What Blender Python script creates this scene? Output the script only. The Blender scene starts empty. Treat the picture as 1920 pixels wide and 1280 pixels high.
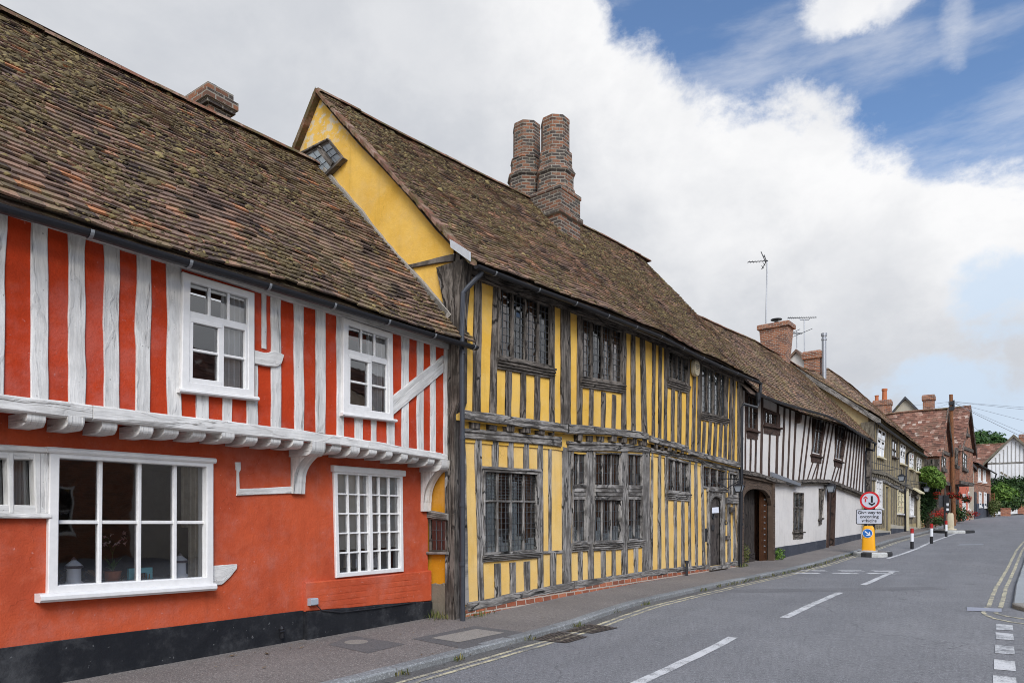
import bpy, math, random
from mathutils import Vector, noise
random.seed(7)
R_ = math.radians
sc = bpy.context.scene
COL = sc.collection

# ------------------------------------------------------------------ camera
CZ, TH = 1.4, R_(35.1)                       # eye height, heading left of the street
cam_d = bpy.data.cameras.new('camera'); cam = bpy.data.objects.new('camera', cam_d); COL.objects.link(cam)
cam.location = (0, 0, CZ); cam.rotation_euler = (R_(90), 0, TH)
cam_d.sensor_width = 36; cam_d.lens = 24.0; cam_d.shift_y = (970 - 640) / 1920
cam_d.clip_start = .05; cam_d.clip_end = 2000
sc.camera = cam
sc.view_settings.view_transform = 'Standard'; sc.view_settings.look = 'None'
sc.view_settings.gamma = 1; sc.view_settings.exposure = .7
sc.cycles.use_denoising = True; sc.cycles.filter_width = 1.0
sc.cycles.max_bounces = 8
FW = (-math.sin(TH), math.cos(TH)); RT = (math.cos(TH), math.sin(TH))
def ray(px, py):
    a = (px - 960) / 1280.
    return (FW[0] + a * RT[0], FW[1] + a * RT[1], (970 - py) / 1280.)
def azel(px, py):
    x, y, z = ray(px, py)
    return math.atan2(x, y), math.atan2(z, math.hypot(x, y))

# ------------------------------------------------------------------ node helper
class NT:
    def __init__(s, tree): s.t = tree; s.L = tree.links; tree.nodes.clear()
    def n(s, typ, ins=None, **kw):
        nd = s.t.nodes.new(typ)
        for k, v in kw.items(): setattr(nd, k, v)
        for k, v in (ins or {}).items():
            if isinstance(v, bpy.types.NodeSocket): s.L.new(v, nd.inputs[k])
            elif isinstance(v, bpy.types.Node): s.L.new(v.outputs[0], nd.inputs[k])
            else:
                sk = nd.inputs[k]
                if sk.type == 'RGBA' and len(v) == 3: v = (*v, 1)
                sk.default_value = v
        return nd
    def math(s, op, a, b=0., c=0., clamp=False):
        return s.n('ShaderNodeMath', {0: a, 1: b, 2: c}, operation=op, use_clamp=clamp)
    def mix(s, f, a, b, bt='MIX'):
        nd = s.n('ShaderNodeMix', {}, data_type='RGBA', blend_type=bt)
        for k, v in ((0, f), (6, a), (7, b)):
            if isinstance(v, bpy.types.NodeSocket): s.L.new(v, nd.inputs[k])
            elif isinstance(v, bpy.types.Node): s.L.new(v.outputs[2] if v.bl_idname == 'ShaderNodeMix' else v.outputs[0], nd.inputs[k])
            else: nd.inputs[k].default_value = (*v, 1) if not isinstance(v, (int, float)) and len(v) == 3 else v
        return nd.outputs[2]
    def ramp(s, f, stops, interp='LINEAR'):
        nd = s.n('ShaderNodeValToRGB', {0: f}); cr = nd.color_ramp; cr.interpolation = interp
        while len(cr.elements) < len(stops): cr.elements.new(.5)
        for e, (p, c) in zip(cr.elements, stops):
            e.position = p; e.color = (c, c, c, 1) if isinstance(c, (int, float)) else (*c, 1)
        return nd.outputs[0]
    def rng(s, f, a, b, c=0., d=1.):
        return s.n('ShaderNodeMapRange', {0: f, 1: a, 2: b, 3: c, 4: d}, interpolation_type='SMOOTHSTEP').outputs[0]
    def noise(s, vec, scale, detail=4, rough=.55, dist=0.):
        return s.n('ShaderNodeTexNoise', {'Vector': vec, 'Scale': scale, 'Detail': detail, 'Roughness': rough, 'Distortion': dist}).outputs[0]
    def scale(s, vec, v, loc=(0, 0, 0)):
        return s.n('ShaderNodeMapping', {'Vector': vec, 'Scale': v, 'Location': loc}).outputs[0]

# ------------------------------------------------------------------ sky and sun
SUN_AZ, SUN_EL = R_(134), R_(40)             # azimuth from +Y towards +X
w = bpy.data.worlds.new('World'); sc.world = w; w.use_nodes = True
def build_sky():
    k = NT(w.node_tree)
    out = k.n('ShaderNodeOutputWorld')
    d = k.n('ShaderNodeTexCoord').outputs['Generated']
    sep = k.n('ShaderNodeSeparateXYZ', {0: d})
    az = k.math('ARCTAN2', sep.outputs[0], sep.outputs[1])
    el = k.math('ARCSINE', sep.outputs[2])
    sky = k.n('ShaderNodeTexSky', sky_type='NISHITA', sun_disc=False, sun_elevation=SUN_EL, sun_rotation=SUN_AZ, air_density=1.0, dust_density=.6, ozone_density=1.5)
    blue = k.n('ShaderNodeMix', {}, data_type='RGBA', blend_type='MULTIPLY'); blue.inputs[0].default_value = 1
    k.L.new(sky.outputs[0], blue.inputs[6]); blue.inputs[7].default_value = (.085, .095, .106, 1)
    # cloud boundary: elevation above which the sky is clear, as a function of azimuth
    pts = [(700, -1300), (900, -520), (1060, -160), (1150, 5), (1225, 55), (1275, 120), (1380, 140), (1500, 165), (1590, 168), (1690, 222), (1780, 255), (1850, 245), (1990, 215), (2500, 180)]
    lo, hi = R_(-60), R_(40)
    st = []
    for p in pts:
        a, e = azel(*p); st.append(((a - lo) / (hi - lo), e))
    fa = k.math('DIVIDE', k.math('SUBTRACT', az, lo), hi - lo, clamp=True)
    bd = k.ramp(fa, st)
    nz = k.noise(k.scale(d, (1, 1, 1.4)), 7, 11, .64, .15)
    nz2 = k.noise(k.scale(d, (1, 1, 1.3)), 3.0, 7, .6, .4)
    dd = k.math('SUBTRACT', el, bd)
    dd = k.math('ADD', dd, k.math('MULTIPLY', k.math('SUBTRACT', nz, .5), .23))
    clear = k.rng(dd, -.05, .0)
    # the scrap of cloud in the clear part and thin veils
    for (px, py, rx, ry, st_) in ((1575, 8, .048, .022, .9), (1795, 35, .016, .035, .35), (1655, 6, .036, .016, .75)):
        a, e = azel(px, py)
        q = k.math('ADD', k.math('POWER', k.math('ABSOLUTE', k.math('DIVIDE', k.math('SUBTRACT', az, a), rx)), 2.), k.math('POWER', k.math('ABSOLUTE', k.math('DIVIDE', k.math('SUBTRACT', el, e), ry)), 2.))
        q = k.math('SUBTRACT', q, k.math('MULTIPLY', k.math('SUBTRACT', nz, .5), 11.))
        blob = k.math('MULTIPLY', k.rng(q, 1.7, -.6), st_)
        clear = k.math('MULTIPLY', clear, k.math('SUBTRACT', 1., blob))
    veil = k.rng(k.noise(k.scale(d, (1.2, 1.2, 5)), 3.2, 8, .6), .45, .8)
    clear = k.math('MULTIPLY', clear, k.math('SUBTRACT', 1., k.math('MULTIPLY', veil, .48)))
    # pale hazy blue low over the street end
    a, e = azel(1830, 790)
    q = k.math('ADD', k.math('POWER', k.math('ABSOLUTE', k.math('DIVIDE', k.math('SUBTRACT', az, a), .14)), 2.), k.math('POWER', k.math('ABSOLUTE', k.math('DIVIDE', k.math('SUBTRACT', el, e), .085)), 2.))
    a2, e2 = azel(1890, 585)
    q2 = k.math('ADD', k.math('POWER', k.math('ABSOLUTE', k.math('DIVIDE', k.math('SUBTRACT', az, a2), .06)), 2.), k.math('POWER', k.math('ABSOLUTE', k.math('DIVIDE', k.math('SUBTRACT', el, e2), .06)), 2.))
    q = k.math('SUBTRACT', k.math('MINIMUM', q, q2), k.math('MULTIPLY', k.math('SUBTRACT', nz, .5), 6.))
    low = k.math('MULTIPLY', k.rng(q, 1.3, .1), .8)
    # cloud body: bright near the rim, greyer below
    rim = k.rng(dd, -.34, -.02)
    sh = k.math('ADD', k.math('MULTIPLY', k.rng(nz2, .36, .62), .62), k.math('MULTIPLY', k.rng(nz, .36, .66), .22))
    v = k.math('ADD', k.math('MULTIPLY', rim, .66), k.math('MULTIPLY', sh, .50), clamp=True)
    cloud = k.mix(v, (.37, .385, .415), (.60, .60, .605))
    c = k.mix(clear, cloud, blue.outputs[2])
    c = k.mix(low, c, (.38, .465, .57))
    # brighter cloud round the hidden sun, behind the viewer
    sd = (math.sin(SUN_AZ) * math.cos(SUN_EL), math.cos(SUN_AZ) * math.cos(SUN_EL), math.sin(SUN_EL))
    dt = k.n('ShaderNodeVectorMath', {0: d, 1: sd}, operation='DOT_PRODUCT').outputs['Value']
    gl = k.math('POWER', k.math('MAXIMUM', dt, 0.), 5.)
    c = k.mix(1., c, k.mix(gl, (1, 1, 1), (3.4, 3.2, 2.9)), 'MULTIPLY')
    bg = k.n('ShaderNodeBackground', {0: c, 1: 1.0})
    k.L.new(bg.outputs[0], out.inputs[0])
build_sky()
sun_d = bpy.data.lights.new('sun', 'SUN'); sun = bpy.data.objects.new('sun', sun_d); COL.objects.link(sun)
sun_d.energy = 1.5; sun_d.angle = R_(28); sun_d.color = (1, .96, .9)
sun.rotation_euler = Vector((math.sin(SUN_AZ) * math.cos(SUN_EL), math.cos(SUN_AZ) * math.cos(SUN_EL), math.sin(SUN_EL))).to_track_quat('Z', 'Y').to_euler()

# ------------------------------------------------------------------ mesh builder and object helpers
LOC = {}
class MB:
    def __init__(s): s.v = []; s.f = []; s.m = []; s.r = []; s.u = []
    def add(s, vs, fs, m=0, r=0., uvs=None):
        o = len(s.v); s.v += [tuple(p) for p in vs]
        for i, f in enumerate(fs):
            s.f.append([o + j for j in f]); s.m.append(m); s.r.append(r)
            s.u.append(uvs[i] if uvs else [(0, 0)] * len(f))
        return s
    def quad(s, a, b, c, d, m=0, r=0., uv=None): return s.add([a, b, c, d], [(0, 1, 2, 3)], m, r, [uv] if uv else None)
    def build(s, name, mats, parent=None, smooth=False, loc=None):
        if not isinstance(mats, (list, tuple)): mats = [mats]
        L = LOC[parent.name] if parent else (loc or (0, 0, 0))
        me = bpy.data.meshes.new(name)
        me.from_pydata([(p[0] - L[0], p[1] - L[1], p[2] - L[2]) for p in s.v], [], s.f)
        for mt in mats: me.materials.append(mt)
        me.polygons.foreach_set('material_index', s.m)
        at = me.attributes.new('rnd', 'FLOAT', 'FACE'); at.data.foreach_set('value', s.r)
        ul = me.uv_layers.new(name='UVMap')
        flat = [c for f in s.u for p in f for c in p]; ul.data.foreach_set('uv', flat)
        if smooth: me.polygons.foreach_set('use_smooth', [True] * len(s.f))
        me.update()
        o = bpy.data.objects.new(name, me); COL.objects.link(o)
        if parent: o.parent = parent; LOC[o.name] = L
        else: o.location = L; LOC[o.name] = L
        return o
def tag(o, label, cat, group=None, kind=None):
    o['label'] = label; o['category'] = cat
    if group: o['group'] = group
    if kind: o['kind'] = kind
    return o
def struct(o): o['kind'] = 'structure'; return o
def thing(name, label, cat, loc, group=None):
    o = bpy.data.objects.new(name, None); COL.objects.link(o); o.location = loc; o.empty_display_size = .2
    LOC[o.name] = tuple(loc); return tag(o, label, cat, group)
def copy_tree(o, loc, label, parent=None):
    c = o.copy(); COL.objects.link(c); LOC[c.name] = tuple(loc)
    if parent: c.parent = parent
    else: c.location = loc; c['label'] = label
    for ch in o.children: copy_tree(ch, loc, None, c)
    return c
def lerp(a, b, t): return a + (b - a) * t
def interp(pts):
    def fn(x):
        if x <= pts[0][0]: 
            a, b = pts[0], pts[1]
        elif x >= pts[-1][0]: a, b = pts[-2], pts[-1]
        else:
            for a, b in zip(pts, pts[1:]):
                if x <= b[0]: break
        return a[1] + (b[1] - a[1]) * (x - a[0]) / (b[0] - a[0])
    return fn
def nz1(x, seed): return noise.noise((x, seed * 17.31, seed * 3.7))

class Fac:                                    # a vertical plane: s along, z up, out towards the viewer's side
    def __init__(s, P, ang):
        s.P = P; s.a = R_(ang); s.d = (math.sin(s.a), math.cos(s.a)); s.n = (s.d[1], -s.d[0])
    def hit(s, px, py, out=0.):
        r = ray(px, py); Q = (s.P[0] + s.n[0] * out, s.P[1] + s.n[1] * out)
        t = (Q[0] * s.n[0] + Q[1] * s.n[1]) / (r[0] * s.n[0] + r[1] * s.n[1])
        return ((r[0] * t - s.P[0]) * s.d[0] + (r[1] * t - s.P[1]) * s.d[1], CZ + r[2] * t)
    def S(s, px, out=0.): return s.hit(px, 970, out)[0]
    def Z(s, px, py, out=0.): return s.hit(px, py, out)[1]
    def line(s, pts, out=0.): return interp([s.hit(*p, out) for p in pts])
    def q(s, pts, out=0.): return [s.hit(*p, out) for p in pts]
    def p(s, a, z, out=0.): return Vector((s.P[0] + s.d[0] * a + s.n[0] * out, s.P[1] + s.d[1] * a + s.n[1] * out, z))
    def xy(s, a, out=0.): return (s.P[0] + s.d[0] * a + s.n[0] * out, s.P[1] + s.d[1] * a + s.n[1] * out)

def resample(A, n):
    L = [0]
    for p, q in zip(A, A[1:]): L.append(L[-1] + math.hypot(q[0] - p[0], q[1] - p[1]))
    T = L[-1] or 1e-6; o = []; j = 0
    for i in range(n + 1):
        t = T * i / n
        while j < len(L) - 2 and L[j + 1] < t: j += 1
        u = (t - L[j]) / ((L[j + 1] - L[j]) or 1e-6)
        o.append((lerp(A[j][0], A[j + 1][0], u), lerp(A[j][1], A[j + 1][1], u)))
    return o, T
SEED = [0]
def ribbon(mb, fac, A, B, o0, o1, n=8, wav=.0, ch=.006, m=0, front=0.):
    """A timber between edge polylines A and B (lists of (s,z)), from out=o0 to out=o1, wavy arrises."""
    SEED[0] += 1; sd = SEED[0]
    A, La = resample(A, n); B, _ = resample(B, n)
    vs = []; fs = []; uv = []
    off = random.uniform(0, 20)
    W = math.hypot(A[0][0] - B[0][0], A[0][1] - B[0][1])
    for i in range(n + 1):
        ax, az = A[i]; bx, bz = B[i]
        dx, dz = bx - ax, bz - az; l = math.hypot(dx, dz) or 1e-6; dx /= l; dz /= l
        wa = wav * (nz1(i * La / n * 2.3, sd) + .5 * nz1(i * La / n * 7, sd + .3)); wb = wav * (nz1(i * La / n * 2.3, sd + .6) + .5 * nz1(i * La / n * 7, sd + .8))
        ax += dx * wa; az += dz * wa; bx += dx * wb; bz += dz * wb
        c = min(ch, l * .3); fo = front * nz1(i * La / n * 3, sd + .45)
        for (x, z, o) in ((ax, az, o0), (ax, az, o1 - c), (ax + dx * c, az + dz * c, o1 + fo), (bx - dx * c, bz - dz * c, o1 + fo), (bx, bz, o1 - c), (bx, bz, o0)):
            vs.append(fac.p(x, z, o))
    vv = [0, .02, .03, W - .03, W - .02, W]
    for i in range(n):
        for j in range(5):
            a = i * 6 + j; u0 = off + La * i / n; u1 = off + La * (i + 1) / n
            fs.append((a, a + 1, a + 7, a + 6)); uv.append([(u0, off + vv[j]), (u0, off + vv[j + 1]), (u1, off + vv[j + 1]), (u1, off + vv[j])])
    e = n * 6
    for f in ((5, 4, 3, 2, 1, 0), (e, e + 1, e + 2, e + 3, e + 4, e + 5)):
        fs.append(f); uv.append([(off, off)] * 6)
    return mb.add(vs, fs, m, random.random(), uv)
def fbox(mb, fac, s0, s1, z0, z1, o0, o1, m=0, ch=.004, n=1):
    return ribbon(mb, fac, [(s0, z0), (s1, z0)], [(s0, z1), (s1, z1)], o0, o1, n, 0, ch, m)
def box(mb, x0, x1, y0, y1, z0, z1, m=0, r=0.):
    v = [(x, y, z) for z in (z0, z1) for y in (y0, y1) for x in (x0, x1)]
    lx, ly, lz = x1 - x0, y1 - y0, z1 - z0
    U = lambda a, b: [(0, 0), (a, 0), (a, b), (0, b)]
    return mb.add(v, [(0, 1, 5, 4), (1, 3, 7, 5), (3, 2, 6, 7), (2, 0, 4, 6), (4, 5, 7, 6), (2, 3, 1, 0)], m, r, [U(lx, lz), U(ly, lz), U(lx, lz), U(ly, lz), U(lx, ly), U(lx, ly)])
def tube(mb, pts, rad, n=8, m=0, cap=True):
    pts = [Vector(p) for p in pts]; vs = []; fs = []
    rads = rad if isinstance(rad, (list, tuple)) else [rad] * len(pts)
    prev = None
    for i, p in enumerate(pts):
        t = (pts[min(i + 1, len(pts) - 1)] - pts[max(i - 1, 0)]).normalized()
        a = t.cross(Vector((0, 0, 1)));
        if a.length < .05: a = t.cross(Vector((1, 0, 0)))
        if prev is not None and a.dot(prev) < 0: a = -a
        a.normalize(); b = t.cross(a); prev = a
        for k in range(n):
            th = 2 * math.pi * k / n; vs.append(p + (a * math.cos(th) + b * math.sin(th)) * rads[i])
    for i in range(len(pts) - 1):
        for k in range(n): fs.append((i * n + k, i * n + (k + 1) % n, (i + 1) * n + (k + 1) % n, (i + 1) * n + k))
    if cap: fs.append(tuple(range(n - 1, -1, -1))); fs.append(tuple((len(pts) - 1) * n + k for k in range(n)))
    return mb.add(vs, fs, m)
def lathe(mb, c, prof, n=16, m=0, rot=0., sx=1., sy=1.):
    """prof: list of (radius, z); uv in metres round the axis."""
    vs = []; fs = []; uv = []
    for (r, z) in prof:
        for k in range(n):
            th = rot + 2 * math.pi * k / n; vs.append((c[0] + math.cos(th) * r * sx, c[1] + math.sin(th) * r * sy, c[2] + z))
    R0 = max(r for r, z in prof)
    for i in range(len(prof) - 1):
        for k in range(n):
            fs.append((i * n + k, i * n + (k + 1) % n, (i + 1) * n + (k + 1) % n, (i + 1) * n + k))
            u0 = 2 * R0 * math.sin(math.pi / n) * k; u1 = u0 + 2 * R0 * math.sin(math.pi / n)
            uv.append([(u0, prof[i][1]), (u1, prof[i][1]), (u1, prof[i + 1][1]), (u0, prof[i + 1][1])])
    fs.append(tuple(range(n - 1, -1, -1))); uv.append([(0, 0)] * n)
    fs.append(tuple((len(prof) - 1) * n + k for k in range(n))); uv.append([(0, 0)] * n)
    return mb.add(vs, fs, m, random.random(), uv)

# ------------------------------------------------------------------ ground heights
KN = interp([(-400, 0), (2, 0), (7.7, .01), (9.5, .07), (11.5, .11), (13.5, .125), (17.6, .13), (21, .15), (26.6, .3), (31.6, .48), (43, .68), (47.5, .78), (55, 1.), (70, 1.5), (90, 2.1), (150, 3.), (400, 4)])
def G(y):
    a = math.floor(y); return lerp(KN(a), KN(a + 1), y - a)
RO = -.065                                    # road surface below the pavement
def gh(px, py, off=0.):
    r = ray(px, py); k = .5
    while k < 300:
        if CZ + r[2] * k < G(r[1] * k) + off:
            a = k / 1.02
            for _ in range(30):
                mm = (a + k) / 2
                if CZ + r[2] * mm < G(r[1] * mm) + off: k = mm
                else: a = mm
            break
        k *= 1.02
    return (r[0] * k, r[1] * k)

# ------------------------------------------------------------------ materials
def mat(name): 
    m = bpy.data.materials.new(name); m.use_nodes = True; return m, NT(m.node_tree)
def fin(k, col, rough=.8, bump=None, bs=.3, bd=.01, spec=.3, metal=0.):
    ins = {'Base Color': col, 'Roughness': rough, 'Specular IOR Level': spec, 'Metallic': metal}
    if bump is not None:
        ins['Normal'] = k.n('ShaderNodeBump', {'Height': bump, 'Strength': bs, 'Distance': bd}).outputs[0]
    b = k.n('ShaderNodeBsdfPrincipled', ins); o = k.n('ShaderNodeOutputMaterial', {0: b.outputs[0]})
def P(k): return k.n('ShaderNodeNewGeometry').outputs['Position']
def UV(k): return k.n('ShaderNodeUVMap').outputs[0]
def OI(k): return k.n('ShaderNodeObjectInfo').outputs['Random']
def plaster(name, c, c2, c3=None, bs=.5, chip=None, chip_z=None):
    m, k = mat(name); p = P(k)
    a = k.noise(p, 1.1, 6, .6); b = k.noise(p, 6, 5, .65); f = k.noise(p, 60, 3, .6)
    col = k.mix(k.rng(a, .38, .68), c, c2)
    col = k.mix(k.math('MULTIPLY', k.rng(b, .5, .8), .45), col, c3 or c2)
    st = k.noise(k.scale(p, (9, 9, .8)), 1., 5, .6)
    col = k.mix(k.math('MULTIPLY', k.rng(st, .52, .76), .34), col, tuple(x * .55 for x in c))
    sp = k.noise(p, 23, 2, .5)
    col = k.mix(k.math('MULTIPLY', k.rng(sp, .70, .76), .35), col, tuple(min(1, x * .6 + .3) for x in c))
    if chip:
        q = k.noise(k.scale(p, (1, 1, 1.6)), 5.5, 7, .7)
        zm = k.n('ShaderNodeSeparateXYZ', {0: p}).outputs[2]
        fz = k.rng(zm, chip_z[0], chip_z[1])
        col = k.mix(k.math('MULTIPLY', k.rng(k.math('ADD', q, k.math('MULTIPLY', fz, .12)), .60, .66), fz), col, chip)
    wv = k.n('ShaderNodeVectorMath', {0: p, 1: k.n('ShaderNodeVectorMath', {0: k.n('ShaderNodeTexNoise', {'Vector': p, 'Scale': 2.5, 'Detail': 6.}).outputs['Color'], 'Scale': .5}, operation='SCALE').outputs[0]}, operation='ADD').outputs[0]
    vo = k.n('ShaderNodeTexVoronoi', {'Vector': wv, 'Scale': 1.7}, feature='DISTANCE_TO_EDGE').outputs['Distance']
    crk = k.math('MULTIPLY', k.rng(vo, .007, .001), k.rng(a, .52, .60))
    col = k.mix(k.math('MULTIPLY', crk, .38), col, tuple(x * .35 for x in c))
    col = k.mix(k.math('MULTIPLY', k.rng(k.noise(p, 1.7, 8, .72), .45, .68), .48), col, tuple(min(1, x * .75 + .09) for x in c))
    col = k.mix(k.math('MULTIPLY', k.rng(f, .45, .7), .14), col, tuple(x * .5 for x in c))
    bm = k.math('ADD', k.math('MULTIPLY', b, .9), k.math('MULTIPLY', f, .25))
    bm = k.math('ADD', bm, k.math('MULTIPLY', a, 1.2))
    fin(k, col, .88, bm, bs, .02, .2); return m
def wood(name, c, c2, crack, amt=.5, vs=30., bs=.6, rough=.8, paint=0.):
    m, k = mat(name); u = UV(k)
    g = k.noise(k.scale(u, (1.6, vs, 1)), 1., 6, .65, .4); g2 = k.noise(k.scale(u, (.9, vs * .35, 1)), 1., 4, .6, .8)
    bl = k.noise(P(k), 3.1, 5, .6)
    r = k.n('ShaderNodeAttribute', attribute_name='rnd').outputs['Fac']
    t = k.math('ADD', k.math('MULTIPLY', g, .6), k.math('MULTIPLY', bl, .4))
    col = k.mix(k.rng(t, .41, .58), c, c2)
    col = k.mix(k.math('MULTIPLY', r, .3), col, tuple(x * .6 for x in c2))
    fine = k.noise(k.scale(u, (5, vs * 3.2, 1)), 1., 3, .6); col = k.mix(k.math('MULTIPLY', k.rng(fine, .5, .36), .55 if not paint else .22), col, tuple(x * .35 for x in c))
    us = k.n('ShaderNodeVectorMath', {0: k.scale(u, (1.1, vs * .42, 1)), 1: k.n('ShaderNodeVectorMath', {0: k.n('ShaderNodeTexNoise', {'Vector': k.scale(u, (3, 8, 1)), 'Scale': 1., 'Detail': 4.}).outputs['Color'], 'Scale': .7}, operation='SCALE').outputs[0]}, operation='ADD').outputs[0]
    spl = k.math('MULTIPLY', k.rng(k.n('ShaderNodeTexVoronoi', {'Vector': us, 'Scale': 1.}, feature='DISTANCE_TO_EDGE').outputs['Distance'], .055, .015), k.rng(bl, .40, .56))
    ck = k.rng(g2, .62 - .04 * amt, .70)
    ck2 = k.rng(g, .62, .74)
    col = k.mix(k.math('MULTIPLY', k.math('MAXIMUM', ck, k.math('MULTIPLY', ck2, .7)), amt), col, crack)
    col = k.mix(k.math('MULTIPLY', spl, .9 if not paint else .16), col, crack)
    if paint:
        sp = k.noise(P(k), 38, 2, .5); col = k.mix(k.math('MULTIPLY', k.rng(sp, .72, .76), .7), col, crack)
        gr = k.noise(P(k), 1.7, 6, .7); col = k.mix(k.math('MULTIPLY', k.rng(gr, .5, .72), .45), col, tuple(x * .62 for x in c))
    bm = k.math('SUBTRACT', k.math('MULTIPLY', g, .6), k.math('MULTIPLY', k.math('ADD', k.math('ADD', ck, k.math('MULTIPLY', spl, .25 if paint else 1.)), k.math('MULTIPLY', ck2, .5)), .8))
    fin(k, col, rough, bm, bs, .012, .25); return m
def brickm(name, c1, c2, dark, mortar, bw=.22, bh=.075, ms=.008, grime=.3, world=False):
    m, k = mat(name); u = UV(k); p = P(k)
    wob = k.n('ShaderNodeVectorMath', {0: k.n('ShaderNodeTexNoise', {'Vector': p, 'Scale': 9., 'Detail': 2.}).outputs['Color'], 1: (.5, .5, .5)}, operation='SUBTRACT').outputs[0]
    uu = k.n('ShaderNodeVectorMath', {0: u, 1: k.n('ShaderNodeVectorMath', {0: wob, 'Scale': .022}, operation='SCALE').outputs[0]}, operation='ADD').outputs[0]
    b = k.n('ShaderNodeTexBrick', {'Vector': uu, 'Color1': (0, 0, 0), 'Color2': (1, 1, 1), 'Mortar': (.5, .5, .5), 'Scale': 1., 'Mortar Size': ms, 'Mortar Smooth': .25, 'Brick Width': bw, 'Row Height': bh})
    t = k.ramp(b.outputs[0], [(0, dark), (.28, dark), (.42, c1), (.7, c2), (.86, c1), (1, dark)])
    n = k.noise(p, 30, 4, .65)
    t = k.mix(k.math('MULTIPLY', k.rng(n, .4, .75), .5), t, tuple(x * .5 for x in c1))
    g = k.noise(p, 2.3, 6, .7)
    col = k.mix(b.outputs['Fac'], t, mortar)
    col = k.mix(k.math('MULTIPLY', k.rng(g, .45, .75), grime), col, (.09, .085, .07))
    ly = k.noise(p, 12, 5, .7); col = k.mix(k.math('MULTIPLY', k.rng(ly, .56, .70), grime * .8), col, (.30, .28, .21))
    bm = k.math('SUBTRACT', k.math('MULTIPLY', n, .4), b.outputs['Fac'])
    fin(k, col, .9, bm, .7, .012, .15); return m
def tilem(name, stops, moss=.35, mc=(.085, .075, .03)):
    m, k = mat(name); p = P(k)
    r = k.n('ShaderNodeAttribute', attribute_name='rnd').outputs['Fac']
    big = k.noise(p, .9, 4, .6)
    rr = k.math('ADD', r, k.math('MULTIPLY', k.math('SUBTRACT', big, .5), .8), clamp=True)
    col = k.ramp(rr, stops)
    n = k.noise(p, 28, 5, .7); n2 = k.noise(p, 7, 6, .7)
    col = k.mix(k.math('MULTIPLY', k.rng(n, .45, .72), .55), col, (.045, .036, .031))
    mo = k.math('ADD', k.math('MULTIPLY', n2, .7), k.math('MULTIPLY', k.noise(p, 1.4, 3, .5), .5))
    col = k.mix(k.math('MULTIPLY', k.rng(mo, .60 - .12 * moss, .74), .85), col, mc)
    sp = k.noise(p, 45, 2, .5); col = k.mix(k.rng(sp, .735, .76), col, (.42, .40, .36))
    fin(k, col, .92, k.math('ADD', n, k.math('MULTIPLY', n2, .6)), .6, .012, .15); return m
def plain(name, c, rough=.5, metal=0., bs=0., var=.0, spec=.4):
    m, k = mat(name)
    n = k.noise(P(k), 14, 4, .6)
    col = k.mix(k.math('MULTIPLY', k.rng(n, .35, .7), var), c, tuple(x * .5 for x in c)) if var else k.n('ShaderNodeRGB').outputs[0]
    if not var: k.t.nodes[-1].outputs[0].default_value = (*c, 1)
    fin(k, col, rough, n if bs else None, bs, .005, spec, metal); return m
def glassm(name, rough=.02, tint=(1, 1, 1), warp=.06, amount=1.):
    m, k = mat(name)
    bp = k.n('ShaderNodeBump', {'Height': k.noise(P(k), 2.2, 2, .4), 'Strength': warp, 'Distance': .12}).outputs[0]
    fr = k.n('ShaderNodeFresnel', {'IOR': 1.5, 'Normal': bp})
    fac = k.math('MULTIPLY', fr, 1.25 * amount, clamp=True)
    a = k.n('ShaderNodeBsdfTransparent', {0: tint}); b = k.n('ShaderNodeBsdfGlossy', {0: (.95, .97, 1), 'Roughness': rough, 'Normal': bp})
    x = k.n('ShaderNodeMixShader', {0: fac, 1: a.outputs[0], 2: b.outputs[0]})
    k.n('ShaderNodeOutputMaterial', {0: x.outputs[0]}); return m
def ground_m(name, c, c2, sp=.5, sc_=140., bs=.5, streak=False, rough=.85, rndv=0.):
    m, k = mat(name); p = P(k)
    f = k.noise(p, sc_, 2, .7); f2 = k.noise(p, sc_ * .35, 3, .7); b = k.noise(p, .7, 6, .65); b2 = k.noise(k.scale(p, (1.2, .12, 1)), 1., 5, .6)
    col = k.mix(k.rng(b, .35, .68), c, c2)
    if streak: col = k.mix(k.math('MULTIPLY', k.rng(b2, .42, .7), .5), col, tuple(x * .72 for x in c))
    col = k.mix(k.math('MULTIPLY', k.rng(f, .50, .70), sp), col, tuple(min(1, x * 2.6 + .03) for x in c))
    col = k.mix(k.math('MULTIPLY', k.rng(f2, .5, .3), sp), col, tuple(x * .35 for x in c))
    st = k.noise(p, 3.3, 7, .75); col = k.mix(k.math('MULTIPLY', k.rng(st, .58, .72), .35), col, tuple(x * .5 for x in c))
    if rndv:
        r = k.n('ShaderNodeAttribute', attribute_name='rnd').outputs['Fac']; col = k.mix(k.math('MULTIPLY', r, rndv), col, tuple(x * .45 for x in c))
    if streak:
        wv = k.n('ShaderNodeVectorMath', {0: p, 1: k.n('ShaderNodeVectorMath', {0: k.n('ShaderNodeTexNoise', {'Vector': p, 'Scale': 1.1, 'Detail': 7.}).outputs['Color'], 'Scale': 1.6}, operation='SCALE').outputs[0]}, operation='ADD').outputs[0]
        vo = k.n('ShaderNodeTexVoronoi', {'Vector': wv, 'Scale': .30}, feature='DISTANCE_TO_EDGE').outputs['Distance']
        col = k.mix(k.math('MULTIPLY', k.math('MULTIPLY', k.rng(vo, .006, .001), k.rng(b, .44, .52)), .55), col, tuple(x * .4 for x in c))
        mid = k.noise(p, 32, 4, .75); col = k.mix(k.math('MULTIPLY', k.rng(mid, .5, .72), .45), col, tuple(x * 1.9 for x in c)); col = k.mix(k.math('MULTIPLY', k.rng(mid, .48, .3), .4), col, tuple(x * .5 for x in c))
        oil = k.noise(p, 1.9, 3, .5); col = k.mix(k.math('MULTIPLY', k.rng(oil, .68, .76), .35), col, tuple(x * .45 for x in c))
    fin(k, col, rough, k.math('ADD', f, f2), bs, .006, .35); return m
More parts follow.
